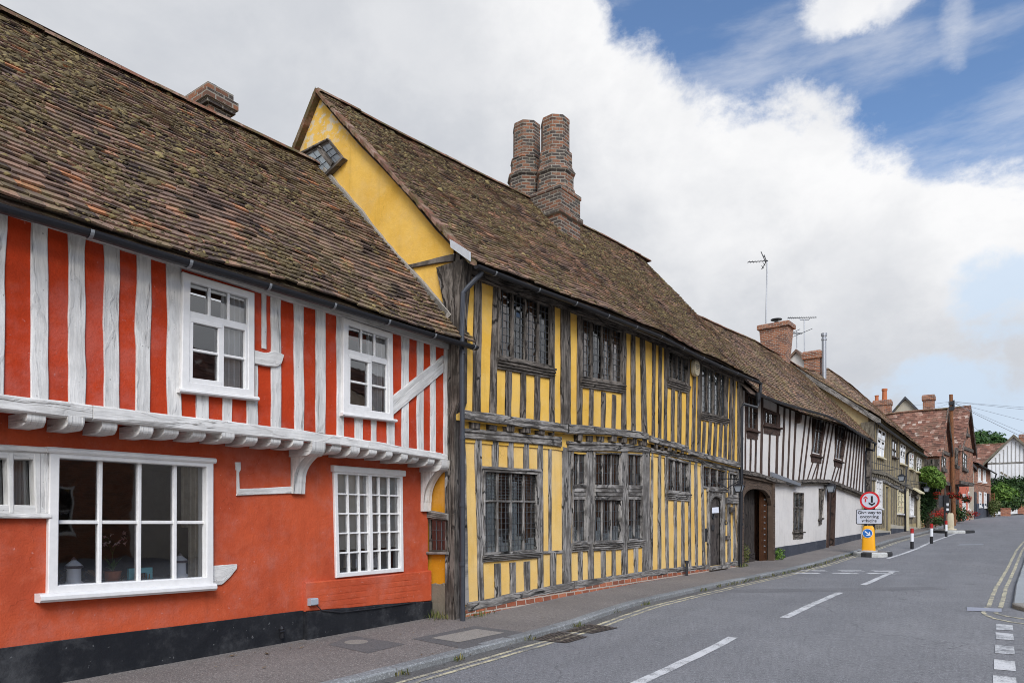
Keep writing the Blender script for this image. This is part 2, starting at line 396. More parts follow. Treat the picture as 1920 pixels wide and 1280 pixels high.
def worn(name, c, under, lo=.36, hi=.62):
    m, k = mat(name); p = P(k)
    n = k.math('ADD', k.math('MULTIPLY', k.noise(p, 5, 6, .75), .6), k.math('MULTIPLY', k.noise(p, 60, 3, .7), .4))
    col = k.mix(k.rng(n, lo, hi), c, under)
    fin(k, col, .75, k.noise(p, 130, 2, .7), .4, .004, .3); return m
def leafm(name, c, c2, c3):
    m, k = mat(name)
    r = k.n('ShaderNodeAttribute', attribute_name='rnd').outputs['Fac']
    col = k.ramp(r, [(0, c), (.5, c2), (1, c3)])
    b = k.n('ShaderNodeBsdfPrincipled', {'Base Color': col, 'Roughness': .6, 'Specular IOR Level': .25})
    tr = k.n('ShaderNodeBsdfTranslucent', {0: col})
    x = k.n('ShaderNodeMixShader', {0: .25, 1: b.outputs[0], 2: tr.outputs[0]}); k.n('ShaderNodeOutputMaterial', {0: x.outputs[0]}); return m

RED_U = plaster('orange_limewash', (.48, .046, .010), (.37, .034, .008), (.52, .09, .035), .6)
RED_L = plaster('orange_render', (.50, .086, .032), (.38, .060, .024), (.56, .14, .072), .6)
YEL_U = plaster('yellow_limewash', (.76, .47, .10), (.67, .38, .055), (.80, .54, .18), .5, (.60, .52, .38), (6.9, 7.9))
YEL_L = plaster('yellow_render', (.76, .51, .18), (.70, .42, .10), (.80, .57, .25), .55)
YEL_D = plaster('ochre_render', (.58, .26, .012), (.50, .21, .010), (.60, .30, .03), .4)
WHT = plaster('white_render', (.66, .625, .58), (.60, .57, .53), (.52, .47, .41), .45)
CREAM = plaster('cream_render', (.40, .32, .17), (.33, .265, .15), (.46, .39, .25), .4)
GREYR = plaster('grey_render', (.42, .38, .30), (.36, .33, .27), None, .3)
ORG2 = plaster('coral_render', (.52, .135, .080), (.46, .11, .065), None, .3)
CEM = plaster('cement_patch', (.20, .175, .13), (.13, .115, .085), (.26, .23, .18), .8)
BLK = plaster('black_plinth_paint', (.012, .013, .016), (.018, .019, .022), (.035, .035, .038), .6)
NAVY = plaster('slate_plinth_paint', (.055, .06, .075), (.045, .05, .062), (.09, .09, .10), .5)
W_TIM = wood('white_painted_timber', (.74, .72, .68), (.57, .555, .525), (.20, .185, .165), .6, 30, 1.0, .8, 1.)
OAK = wood('weathered_oak', (.065, .057, .050), (.36, .335, .305), (.010, .010, .009), 1.0, 38, 1.0)
OAKD = wood('dark_oak', (.036, .029, .023), (.20, .172, .145), (.007, .006, .005), 1.0, 36, 1.0)
BRN = wood('dark_brown_timber', (.050, .026, .019), (.085, .055, .042), (.012, .008, .006), .8, 24, .6)
OAKB = wood('silvered_timber', (.125, .108, .080), (.255, .225, .17), (.03, .026, .019), .9, 30, .8)
DOORW = wood('aged_door_oak', (.055, .045, .040), (.095, .080, .070), (.010, .009, .008), .9, 16, .8)
DOORO = wood('varnished_oak', (.050, .021, .010), (.085, .036, .016), (.03, .012, .006), .6, 14, .5, .5)
POLE = wood('pole_wood', (.19, .075, .030), (.24, .11, .05), (.06, .03, .02), .7, 18, .5)
WPAINT = plain('white_gloss_paint', (.72, .705, .68), .4, 0, .05, .14)
CREAMP = plain('cream_window_paint', (.62, .55, .36), .5, 0, .05, .15)
LEAD = plain('lead_came', (.085, .09, .095), .5, .2)
LEADS = plain('lead_sheet', (.20, .21, .225), .6, .2, .1, .3)
IRON = plain('dark_iron', (.030, .031, .034), .5, .2, .05, .3)
GUT = plain('black_gutter', (.016, .017, .021), .42, 0, .05, .25)
GUTG = plain('grey_pipe', (.040, .044, .053), .45, 0, .05, .3)
CLIP = plain('gutter_clip', (.22, .23, .24), .5)
GALV = plain('galvanised_steel', (.33, .34, .36), .45, .6, .05, .3)
BOXG = plain('grey_plastic', (.34, .37, .40), .5)
GLASS = glassm('window_glass', warp=.02, amount=2.9)
GLASSO = glassm('old_window_glass', .03, (.92, .95, .93), .12, 1.6)
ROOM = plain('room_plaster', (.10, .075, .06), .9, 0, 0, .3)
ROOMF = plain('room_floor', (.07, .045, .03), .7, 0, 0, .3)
CURT = plain('pale_curtain', (.66, .64, .60), .9, 0, 0, .1)
CURTB = plain('brown_curtain_reflection', (.23, .105, .045), .9, 0, 0, .3)  # brown folds also stand in for brick reflections in the leaded panes
CURTF = plain('floral_curtain', (.42, .36, .27), .9, 0, 0, .5)
BLIND = plain('blind_fabric', (.60, .57, .50), .9, 0, 0, .1)
CER = plain('white_ceramic', (.86, .86, .87), .2)
TERR = plain('terracotta', (.42, .125, .045), .7, 0, .1, .3)
BRK = brickm('chimney_brick', (.16, .074, .046), (.26, .115, .064), (.060, .052, .047), (.25, .225, .185), grime=.75, ms=.011)
BRKC = brickm('orange_chimney_brick', (.29, .108, .055), (.36, .155, .085), (.16, .07, .048), (.42, .38, .32), grime=.25)
BRKF = brickm('front_brick', (.30, .105, .06), (.36, .15, .085), (.16, .075, .05), (.34, .27, .21), grime=.2)
BRKP = brickm('plinth_brick', (.36, .10, .045), (.42, .16, .09), (.22, .08, .05), (.40, .33, .27), bw=.23, bh=.09, ms=.012, grime=.2)
BRKW = brickm('garden_wall_brick', (.40, .15, .08), (.46, .19, .11), (.28, .11, .07), (.42, .33, .26), grime=.15)
TILE = tilem('mossy_clay_tile', [(0, (.055, .040, .034)), (.25, (.13, .088, .070)), (.5, (.21, .138, .103)), (.75, (.29, .178, .125)), (.93, (.38, .19, .11)), (1, (.46, .20, .095))], .3, (.19, .148, .080))
TILE2 = tilem('brown_clay_tile', [(0, (.070, .052, .044)), (.25, (.17, .115, .090)), (.5, (.25, .16, .117)), (.75, (.33, .205, .14)), (1, (.45, .25, .15))], .3, (.22, .172, .090))
TILER = tilem('red_clay_tile', [(0, (.12, .066, .052)), (.3, (.20, .100, .074)), (.55, (.27, .128, .090)), (.75, (.32, .18, .135)), (.9, (.42, .29, .23)), (1, (.54, .44, .37))], .1, (.17, .11, .08))
RIDGE = tilem('ridge_tile', [(0, (.12, .07, .05)), (.5, (.22, .10, .065)), (1, (.30, .20, .15))], .6)
SLATE = tilem('grey_slate', [(0, (.07, .072, .08)), (.5, (.10, .102, .11)), (1, (.14, .14, .15))], 0.)
MOSS = leafm('moss', (.080, .060, .032), (.19, .142, .068), (.37, .29, .12))
ASPH = ground_m('asphalt', (.165, .162, .162), (.20, .196, .194), .6, 90, .6, True)
ASPHD = ground_m('darker_asphalt', (.090, .085, .080), (.13, .122, .11), .7, 70, .5)
PAVE = ground_m('pavement_asphalt', (.178, .156, .138), (.138, .121, .108), .65, 80, .6)
PATCH = ground_m('pavement_patch', (.105, .10, .096), (.12, .112, .105), .5, 95, .5)
CONC = ground_m('concrete', (.26, .235, .20), (.22, .20, .17), .4, 80, .5)
KERB = ground_m('kerb_granite', (.25, .255, .25), (.17, .172, .168), .5, 60, .4, rndv=.55)
KERBP = ground_m('pale_kerb', (.33, .345, .34), (.27, .28, .28), .3, 90, .4)
EARTH = ground_m('earth', (.10, .09, .05), (.07, .08, .03), .4, 20, .5)
MKW = worn('worn_white_paint', (.60, .59, .57), (.18, .178, .176), .46, .62)
MKWF = worn('faded_white_paint', (.54, .535, .52), (.19, .188, .186), .45, .60)
MKY = worn('worn_yellow_paint', (.60, .53, .34), (.19, .183, .168), .42, .58)
GRATE = plain('rusty_grate', (.15, .12, .10), .7, .3, .2, .5)
SIGNG = plain('sign_face_grey', (.52, .54, .60), .5)
SIGNR = plain('sign_red', (.55, .012, .018), .45)
SIGNK = plain('sign_black', (.012, .012, .014), .45)
SIGNW = plain('sign_white', (.72, .73, .74), .5)
SIGNB = plain('sign_blue', (.012, .13, .42), .45)
BOLY = plain('bollard_yellow', (.80, .36, .008), .45)
CRM = plain('bollard_cream', (.52, .45, .31), .6, 0, 0, .15)
PBLK = plain('black_enamel', (.014, .014, .016), .5)
PRED = plain('red_enamel', (.38, .015, .014), .5)
LEAF = leafm('shrub_leaves', (.035, .075, .012), (.09, .17, .025), (.22, .34, .07))
IVY = leafm('ivy_leaves', (.012, .032, .010), (.026, .060, .016), (.06, .11, .03))
HEDGE = leafm('hedge_leaves', (.020, .045, .015), (.045, .085, .022), (.10, .15, .045))
TREEL = leafm('tree_leaves', (.020, .055, .016), (.04, .095, .025), (.08, .15, .035))
FLOW = leafm('red_flowers', (.20, .010, .008), (.36, .02, .012), (.50, .07, .03))
WEED = leafm('weed_leaves', (.06, .09, .02), (.12, .13, .04), (.24, .20, .08))
PINK = leafm('orchid_petals', (.55, .30, .34), (.70, .48, .48), (.8, .65, .6))
TURQ = plain('turquoise_paint', (.24, .66, .70), .5)
DRYST = plain('twig', (.22, .13, .06), .8)
BARK = wood('bark', (.06, .045, .03), (.10, .08, .055), (.02, .015, .01), .8, 12)
PAPER = plain('paper', (.72, .74, .80), .7)
LAMPG = plain('lantern_glass', (.30, .33, .36), .15)
# ------------------------------------------------------------------ shared house builders
def mk(fn, name, mats, parent, smooth=False):
    mb = MB(); fn(mb); return mb.build(name, mats, parent, smooth)
def rib(name, fac, A, B, o0, o1, mt, parent, **kw):
    mb = MB(); ribbon(mb, fac, A, B, o0, o1, **kw); return mb.build(name, mt, parent)
def stud(fac, parent, mt, xt, xb, zt, zb, out, th=.02, wav=.012, name='timber_stud', n=10):
    """xt, xb: (left, right) pixels at top and bottom on the plane out; zt, zb functions of s or numbers."""
    g = lambda f, s: f(s) if callable(f) else f
    a0, a1 = fac.S(xt[0], out + th), fac.S(xt[1], out + th); b0, b1 = fac.S(xb[0], out + th), fac.S(xb[1], out + th)
    return rib(name, fac, [(a0, g(zt, a0)), (b0, g(zb, b0))], [(a1, g(zt, a1)), (b1, g(zb, b1))], out - .02, out + th, mt, parent, n=n, wav=wav, front=.004)
def beam(fac, parent, mt, s0, s1, zt, zb, o0, o1, name='jetty_beam', n=24, wav=.012):
    N = 12; ss = [lerp(s0, s1, i / N) for i in range(N + 1)]
    return rib(name, fac, [(s, zb(s)) for s in ss], [(s, zt(s)) for s in ss], o0, o1, mt, parent, n=n, wav=wav, ch=.012, front=.006)
def wall_front(mb, fac, s0, s1, zb, zt, out, holes, depth=.16, m=0, step=.6, reveal=True):
    """front sheet between zb(s) and zt(s) with rectangular openings (sa,sb,za,zb) and their reveals"""
    fz = lambda f, s: f(s) if callable(f) else f
    ss = sorted({s0, s1, *[h[i] for h in holes for i in (0, 1) if s0 < h[i] < s1]})
    cuts = []
    for a, b in zip(ss, ss[1:]):
        n = max(1, int((b - a) / step)); cuts += [lerp(a, b, i / n) for i in range(n)]
    cuts.append(ss[-1])
    for a, b in zip(cuts, cuts[1:]):
        mid = (a + b) / 2; hs = sorted([h for h in holes if h[0] < mid < h[1]], key=lambda h: h[2])
        lo = None; segs = []
        cur = ('b', None)
        for h in hs: segs.append((cur, h[2])); cur = ('h', h[3])
        segs.append((cur, None))
        for (kind, z0), z1 in segs:
            za0 = fz(zb, a) if z0 is None else z0; zb0 = fz(zb, b) if z0 is None else z0
            za1 = fz(zt, a) if z1 is None else z1; zb1 = fz(zt, b) if z1 is None else z1
            mb.quad(fac.p(a, za0, out), fac.p(b, zb0, out), fac.p(b, zb1, out), fac.p(a, za1, out), m, 0, [(a, za0), (b, zb0), (b, zb1), (a, za1)])
    if reveal:
        for (a, b, z0, z1) in holes:
            c = [fac.p(a, z0, out), fac.p(b, z0, out), fac.p(b, z1, out), fac.p(a, z1, out)]
            d = [fac.p(a, z0, out - depth), fac.p(b, z0, out - depth), fac.p(b, z1, out - depth), fac.p(a, z1, out - depth)]
            for i in range(4):
                j = (i + 1) % 4; mb.quad(c[i], c[j], d[j], d[i], m)
def bil(Q, u, v):                               # Q: TL,TR,BR,BL ; v from the top
    t = (lerp(Q[0][0], Q[1][0], u), lerp(Q[0][1], Q[1][1], u)); b = (lerp(Q[3][0], Q[2][0], u), lerp(Q[3][1], Q[2][1], u))
    return (lerp(t[0], b[0], v), lerp(t[1], b[1], v))
BARK_N = [0]
def bar(mb, fac, Q, u0, v0, u1, v1, w, o0, o1, m=0, n=1, ch=.004):
    BARK_N[0] += 1; o1 += .0017 * (BARK_N[0] % 4); o0 -= .0017 * (BARK_N[0] % 3)
    a = bil(Q, u0, v0); b = bil(Q, u1, v1); dx, dz = b[0] - a[0], b[1] - a[1]; l = math.hypot(dx, dz) or 1e-6; nx, nz_ = -dz / l * w / 2, dx / l * w / 2
    ribbon(mb, fac, [(a[0] - nx, a[1] - nz_), (b[0] - nx, b[1] - nz_)], [(a[0] + nx, a[1] + nz_), (b[0] + nx, b[1] + nz_)], o0, o1, n, 0, ch, m)
def fold_curtain(mb, fac, Q, u0, u1, v0, v1, out, amp=.03, folds=5, m=0):
    n = folds * 6
    for i in range(n):
        ua, ub = lerp(u0, u1, i / n), lerp(u0, u1, (i + 1) / n)
        oa = out + amp * math.sin(i / n * folds * 6.283); ob = out + amp * math.sin((i + 1) / n * folds * 6.283)
        a, b, c, d = bil(Q, ua, v0), bil(Q, ub, v0), bil(Q, ub, v1), bil(Q, ua, v1)
        mb.quad(fac.p(*a, oa), fac.p(*b, ob), fac.p(*c, ob), fac.p(*d, oa), m)
def window(parent, fac, out, Qo, fw, mats, vb=(), hb=(), bw=.03, proj=.05, deep=.10, leads=None, sill=None, gl=GLASS, name='window', vw=None, glass_o=None, pane_jit=0., sw=None):
    """Qo outer quad TL,TR,BR,BL in (s,z). frame ring of width fw, bars at fractions of the inner quad."""
    W = abs(Qo[1][0] - Qo[0][0]); H = abs(Qo[0][1] - Qo[3][1]); fu, fv = fw / W, fw / H
    Qi = [bil(Qo, fu, fv), bil(Qo, 1 - fu, fv), bil(Qo, 1 - fu, 1 - fv), bil(Qo, fu, 1 - fv)]
    mb = MB()
    for i in range(4):
        j = (i + 1) % 4
        ribbon(mb, fac, [Qo[i], Qo[j]], [Qi[i], Qi[j]], out - deep, out + proj, 2, 0, .008)
    go = out - .01 if glass_o is None else glass_o
    for u in vb: bar(mb, fac, Qi, u, 0, u, 1, vw or bw, go - .02, go + .03)
    for v in hb: bar(mb, fac, Qi, 0, v, 1, v, bw, go - .018, go + .026)
    wn = mb.build(name, mats, parent)
    us = [0] + sorted(vb) + [1]; vs = [0] + sorted(hb) + [1]
    pm = MB()
    for a, b in zip(us, us[1:]):
        for c, d in zip(vs, vs[1:]):
            nx, ny = leads if leads and pane_jit else (1, 1)
            for i in range(nx):
                for j in range(ny):
                    u0, u1, v0, v1 = lerp(a, b, i / nx), lerp(a, b, (i + 1) / nx), lerp(c, d, j / ny), lerp(c, d, (j + 1) / ny)
                    t1, t2 = random.uniform(-1, 1) * pane_jit, random.uniform(-1, 1) * pane_jit
                    pm.quad(fac.p(*bil(Qi, u0, v1), go - t1 + t2), fac.p(*bil(Qi, u1, v1), go - t1 - t2), fac.p(*bil(Qi, u1, v0), go + t1 - t2), fac.p(*bil(Qi, u0, v0), go + t1 + t2))
    pm.build('pane', gl, wn)
    if leads:
        lm = MB()
        for a, b in zip(us, us[1:]):
            for c, d in zip(vs, vs[1:]):
                for i in range(1, leads[0]): u = lerp(a, b, i / leads[0]); bar(lm, fac, Qi, u, c, u, d, .0065, go - .002, go + .008, 0, 1, .001)
                for j in range(1, leads[1]): v = lerp(c, d, j / leads[1]); bar(lm, fac, Qi, a, v, b, v, .0065, go - .002, go + .007, 0, 1, .001)
        lm.build('leading', LEAD, wn)
    if sill:
        ext, h, pr, sm = sill; sb = MB()
        l = (Qo[3][0] - ext, Qo[3][1]); r = (Qo[2][0] + ext, Qo[2][1])
        ribbon(sb, fac, [(l[0], l[1] - h), (r[0], r[1] - h)], [l, r], out - .02, out + pr, 3, .003, .012)
        sb.build('sill', sm, wn)
    return wn, Qi
def hole(Q, pad=.0):
    xs = [p[0] for p in Q]; zs = [p[1] for p in Q]; return (min(xs) + pad, max(xs) - pad, min(zs) + pad, max(zs) - pad)

def roof(parent, fac, s0, s1, e_out, eave, r_out, ridge, mt, gauge=.105, tw=.165, moss_n=0, sag=.03, verge=None, extra=None, back=True, ridge_t=True, th=.019, moss_fn=None, eave_ext=0., name='roof', seed=1):
    """Courses of single tiles from the eave line up to the ridge line; the far slope is a plain sheet of courses."""
    mb = MB(); rnd = random.Random(seed)
    W = math.hypot(e_out - r_out, ridge((s0 + s1) / 2) - eave((s0 + s1) / 2)); rows = int(W / gauge)
    def pt(s, v, lift=0.):
        o = lerp(e_out, r_out, v); z = lerp(eave(s), ridge(s), v)
        q = fac.p(s, z, o)
        nn = Vector((fac.n[0], fac.n[1], 0)) * (ridge(s) - eave(s)) + Vector((0, 0, 1)) * (e_out - r_out); nn.normalize()
        w = noise.noise((s * .55 + seed * 9, v * 2.6, 1.7)) * sag + noise.noise((s * 2.1 + seed * 5, v * 7, 4.2)) * sag * .3
        return q + nn * (w + lift)
    # boarding below the tiles
    N = max(6, int((s1 - s0) / .5)); Mv = 6
    for i in range(N):
        for j in range(Mv):
            a, b = lerp(s0, s1, i / N), lerp(s0, s1, (i + 1) / N)
            mb.quad(pt(a, j / Mv, -.05), pt(b, j / Mv, -.05), pt(b, (j + 1) / Mv, -.05), pt(a, (j + 1) / Mv, -.05), 0, .1)
    for j in range(rows):
        v0 = j / rows; v1 = (j + 1.25) / rows
        lo = s0 if not verge else verge[0](v0); hi = s1 if not verge else verge[1](v0)
        x = lo - (tw * .5 if j % 2 else 0)
        jr = rnd.uniform(-.004, .004)
        while x < hi:
            wd = tw * rnd.uniform(.95, 1.03); a = max(x, lo) + .003; b = min(x + wd, hi); x += wd
            if b - a < .03: continue
            dv = rnd.uniform(-.10, .10) / rows * (2.2 if rnd.random() < .12 else 1.1)
            l0 = th + jr + rnd.uniform(-.005, .009); l1 = th + jr + rnd.uniform(-.005, .009); tl = -.004
            if rnd.random() < .03: l0 += .012
            vb_ = max(v0 + dv, 0 if j else v0 - .15 / rows)
            p = [pt(a, vb_, l0), pt(b, vb_, l1), pt(b, min(v1, 1), tl), pt(a, min(v1, 1), tl), pt(a, vb_, l0 - th), pt(b, vb_, l1 - th)]
            r = min(1, max(0, rnd.gauss(.42, .27)))
            mb.add(p, [(0, 1, 2, 3), (4, 5, 1, 0), (4, 0, 3), (5, 2, 1)], 0, r)
    if back:
        ob = r_out - (e_out - r_out)
        def pb(s, v, l=0.):
            return fac.p(s, lerp(ridge(s), eave(s) + .2, v) + l, lerp(r_out, ob, v))
        rb = rows // 2
        for j in range(rb):
            mb.quad(pb(s0, j / rb), pb(s1, j / rb), pb(s1, (j + 1) / rb, .03), pb(s0, (j + 1) / rb, .03), 0, rnd.random())
        for (s_, sg) in ((s0, 1), (s1, -1)): pass
    ro = mb.build(name, mt, parent)
    if ridge_t:
        rm = MB(); x = s0; L = .42
        while x < s1 - .05:
            b = min(x + L, s1); za, zb_ = ridge(x), ridge(b)
            wl = noise.noise((x * .55 + seed * 9, 2.6, 1.7)) * sag * .7 + rnd.uniform(-.006, .006)
            pr = []
            for s_, z_, e in ((x, za, .0), (b - .008, zb_, .0)):
                pr.append([fac.p(s_, z_ + wl + .115 * math.cos(t) - .075, r_out + .13 * math.sin(t)) for t in [-1.35 + 2.7 * i / 6 for i in range(7)]])
            vs = pr[0] + pr[1]; fs = [(i, i + 1, i + 8, i + 7) for i in range(6)] + [(6, 5, 4, 3, 2, 1, 0), tuple(range(7, 14))]
            rm.add(vs, fs, 0, rnd.random()); x = b
        rm.build('ridge_tile_run', RIDGE, ro)
    if moss_n:
        mm = MB(); k = 0; tries = 0
        ico = [(0, 0, 1)] + [(.89 * math.cos(t * 1.2566), .89 * math.sin(t * 1.2566), .45) for t in range(5)] + [(.95 * math.cos(t * 1.2566 + .63), .95 * math.sin(t * 1.2566 + .63), -.2) for t in range(5)]
        fi = [(0, i + 1, (i + 1) % 5 + 1) for i in range(5)] + [(i + 1, i + 6, (i + 1) % 5 + 1) for i in range(5)] + [((i + 1) % 5 + 1, i + 6, (i + 1) % 5 + 6) for i in range(5)]
        while k < moss_n and tries < moss_n * 12:
            tries += 1
            s = rnd.uniform(s0, s1); v = rnd.uniform(.005, .995)
            if verge and not (verge[0](v) < s < verge[1](v)): continue
            d = .5 + 1.5 * noise.noise((s * .9 + seed, v * 4.0, 3.3)) + .7 * noise.noise((s * 4 + seed, v * 15, 7.3)) + (moss_fn(s, v) if moss_fn else 0)
            if rnd.random() > d * 1.0 - .12: continue
            # sits at the lower edge of a course
            v = (math.floor(v * rows) + rnd.uniform(-.05, .45)) / rows
            if v > .995 or v < 0: continue
            sz = rnd.uniform(.010, .024) * (1.0 + (rnd.random() < .10) * rnd.uniform(.3, 1.2))
            c = pt(s, v, th * .7); nn = (pt(s, v, 1) - pt(s, v, 0)); ax = Vector((fac.d[0], fac.d[1], 0)); ay = nn.cross(ax)
            rr = min(1, max(0, rnd.gauss(.38, .25)))
            e1, e2, e3 = rnd.uniform(.9, 1.9), rnd.uniform(.6, 1.2), rnd.uniform(.5, 1.0)
            vs = [c + ax * (q[0] * sz * e1 * rnd.uniform(.7, 1.25)) + ay * (q[1] * sz * e2 * rnd.uniform(.7, 1.25)) + nn * (q[2] * sz * e3 * rnd.uniform(.6, 1.3)) for q in ico]
            mm.add(vs, fi, 0, rr); k += 1
        mo = mm.build('moss', MOSS, ro); mo['kind'] = 'stuff'
    return ro
def gutter(parent, fac, pts, out, r=.055, mt=GUT, clips=.95, pipe=None):
    """pts: (s,z) list along the eave"""
    A, L = resample(pts, max(8, int((pts[-1][0] - pts[0][0]) / .4)))
    mb = MB(); n = 9
    vs = []; fs = []
    for (s, z) in A:
        for i in range(n): t = math.pi * (1 + i / (n - 1)); vs.append(fac.p(s, z + r * math.sin(t), out + r * math.cos(t)))
        for i in range(n): t = math.pi * (2 - i / (n - 1)); vs.append(fac.p(s, z + (r - .006) * math.sin(t), out + (r - .006) * math.cos(t)))
    k = 2 * n
    for i in range(len(A) - 1):
        for j in range(k): fs.append((i * k + j, i * k + (j + 1) % k, (i + 1) * k + (j + 1) % k, (i + 1) * k + j))
    for e in (0, len(A) - 1):
        fs.append(tuple(e * k + j for j in range(n)))
    mb.add(vs, fs); 
    g = mb.build('gutter', mt, parent)
    f = interp(A); s = pts[0][0] + .35; cm = MB(); any_ = False
    while s < pts[-1][0]:
        z = f(s); q = []
        for ds in (0, .028):
            for i in range(n): t = math.pi * (1 + i / (n - 1)); q.append(fac.p(s + ds, z + (r + .006) * math.sin(t), out + (r + .006) * math.cos(t)))
        cm.add(q, [(i, i + 1, n + i + 1, n + i) for i in range(n - 1)]); any_ = True; s += clips
    if any_: cm.build('gutter_clip', CLIP, g)
    return g
def shell(parent, fac, s0, s1, d0, d1, z0, z1, zmid, mt=None, front=0.):
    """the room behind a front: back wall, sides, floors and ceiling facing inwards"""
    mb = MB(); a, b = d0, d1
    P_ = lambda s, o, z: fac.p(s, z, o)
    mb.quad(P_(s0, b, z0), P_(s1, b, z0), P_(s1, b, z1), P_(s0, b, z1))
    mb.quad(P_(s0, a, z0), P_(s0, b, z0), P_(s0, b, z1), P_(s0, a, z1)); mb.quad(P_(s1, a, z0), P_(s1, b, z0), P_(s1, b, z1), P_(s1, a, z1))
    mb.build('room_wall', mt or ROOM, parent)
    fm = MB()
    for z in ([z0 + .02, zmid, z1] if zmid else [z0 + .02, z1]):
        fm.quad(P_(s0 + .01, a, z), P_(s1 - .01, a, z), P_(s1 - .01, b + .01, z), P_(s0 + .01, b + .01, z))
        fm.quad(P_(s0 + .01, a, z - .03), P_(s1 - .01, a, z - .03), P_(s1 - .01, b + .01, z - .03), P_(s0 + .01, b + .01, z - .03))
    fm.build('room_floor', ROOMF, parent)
def outer(mb, fac, s0, s1, ob, z0, ze, zr, o_f, o_r, m=0, ends=(1, 1)):
    """gable ends and back wall outside"""
    for e, s in ((ends[0], s0), (ends[1], s1)):
        if not e: continue
        zz = zr(s) if callable(zr) else zr; ee = ze(s) if callable(ze) else ze
        v = [fac.p(s, z0, o_f), fac.p(s, ee, o_f), fac.p(s, zz, o_r), fac.p(s, ee, ob), fac.p(s, z0, ob)]
        mb.add(v, [(0, 1, 2, 3, 4)], m)
    ea = ze(s0) if callable(ze) else ze; eb = ze(s1) if callable(ze) else ze
    mb.quad(fac.p(s0, z0, ob), fac.p(s1, z0, ob), fac.p(s1, eb, ob), fac.p(s0, ea, ob), m)
def stack(mb, c, ang, hw, hd, prof, m=0):
    """rectangular chimney: prof list of (grow, z); c world xy; ang radians of its long side"""
    vs = []; fs = []; uv = []
    for (g, z) in prof:
        for (x, y) in ((-1, -1), (1, -1), (1, 1), (-1, 1)):
            X, Y = x * (hw + g), y * (hd + g)
            vs.append((c[0] + X * math.cos(ang) - Y * math.sin(ang), c[1] + X * math.sin(ang) + Y * math.cos(ang), z))
    for i in range(len(prof) - 1):
        u = 0
        for k in range(4):
            L = 2 * (hw if k % 2 == 0 else hd); fs.append((i * 4 + k, i * 4 + (k + 1) % 4, (i + 1) * 4 + (k + 1) % 4, (i + 1) * 4 + k))
            uv.append([(u, prof[i][1]), (u + L, prof[i][1]), (u + L, prof[i + 1][1]), (u, prof[i + 1][1])]); u += L
    t = (len(prof) - 1) * 4; fs.append((t, t + 1, t + 2, t + 3)); uv.append([(0, 0)] * 4)
    return mb.add(vs, fs, m, .5, uv)

# ================================================================== RED HOUSE
RF = Fac((-6.48, 0), 0)
UP = .35
red = thing('half_timbered_house', 'orange half timbered house with white painted studs and a big white shop window', 'house', (-6.48, 3.5, 0))
rz_plate = lambda s: 3.70
rz_bt = interp([(-3, 2.33), (2, 2.33), (5, 2.345), (6, 2.31), (7.2, 2.265)]); rz_bb = interp([(-3, 2.21), (2, 2.21), (3.4, 2.21), (5, 2.235), (7.2, 2.18)])
r_eave = interp([(-3, 3.72), (2, 3.73), (3, 3.71), (4.2, 3.78), (6.2, 3.77), (7.5, 3.80)])
r_ridge = interp([(-3, 6.97), (2.9, 6.97), (4.8, 7.02), (6.3, 7.09), (7.1, 7.12), (7.5, 7.06)])
END = 7.165
# windows first, so that the walls can open for them
Qbig = RF.q([(94, 840.5), (401, 861.5), (401, 1095), (90, 1115)], .05)
Qsm = RF.q([(626, 879), (755, 888), (757, 1071), (631, 1083)], .03)
Qw1 = RF.q([(343.8, 509), (478, 549), (478, 744), (340.5, 729)], UP + .05)
Qw2 = RF.q([(645, 594.5), (737, 625), (738.5, 786), (643.5, 774)], UP + .05)
Qshed = RF.q([(-150, 838), (93, 845), (93, 965), (-150, 960)], .02)
wall = MB()
wall_front(wall, RF, -3, END, -.1, 2.24, 0, [hole(Qbig, .06), hole(Qsm, .05), hole(Qshed, .03)])
wall_front(wall, RF, -3, END, 2.22, 3.76, UP, [hole(Qw1, .05), hole(Qw2, .05)], m=1)
wall.quad(RF.p(-3, 2.23, 0), RF.p(END, 2.23, 0), RF.p(END, 2.23, UP), RF.p(-3, 2.23, UP), 1)
outer(wall, RF, -3, END - .01, -5.2, -.1, 3.7, 6.9, 0, -2.45)
wall.build('wall', [RED_L, RED_U], red)
shell(red, RF, -2.9, END - .05, -.17, -4.0, .12, 3.65, 2.15)
# plinth, painted brick apron
mk(lambda b: ribbon(b, RF, [(-3, -.1), (5.03, -.1)], [(-3, .40), (5.03, .335)], -.02, .022, 16, .006, .004), 'plinth', BLK, red)
mk(lambda b: ribbon(b, RF, [(5.035, -.1), (END, -.1)], [(5.035, .33), (END, .24)], -.02, .085, 14, .012, .012), 'plinth', BLK, red)
mk(lambda b: [ribbon(b, RF, [(5.035, .325), (END, .235)], [(5.035, .66), (6.0, .655)] + [(END, .66)], -.02, .062, 10, .008, .012, 0, .006)] + [ribbon(b, RF, [(5.05, .34 + .075 * i), (END - .02, .335 + .075 * i)], [(5.05, .405 + .075 * i), (END - .02, .40 + .075 * i)], .05, .0638, 22, .006, .006, 0, .003) for i in range(4)], 'brick_apron', RED_L, red)
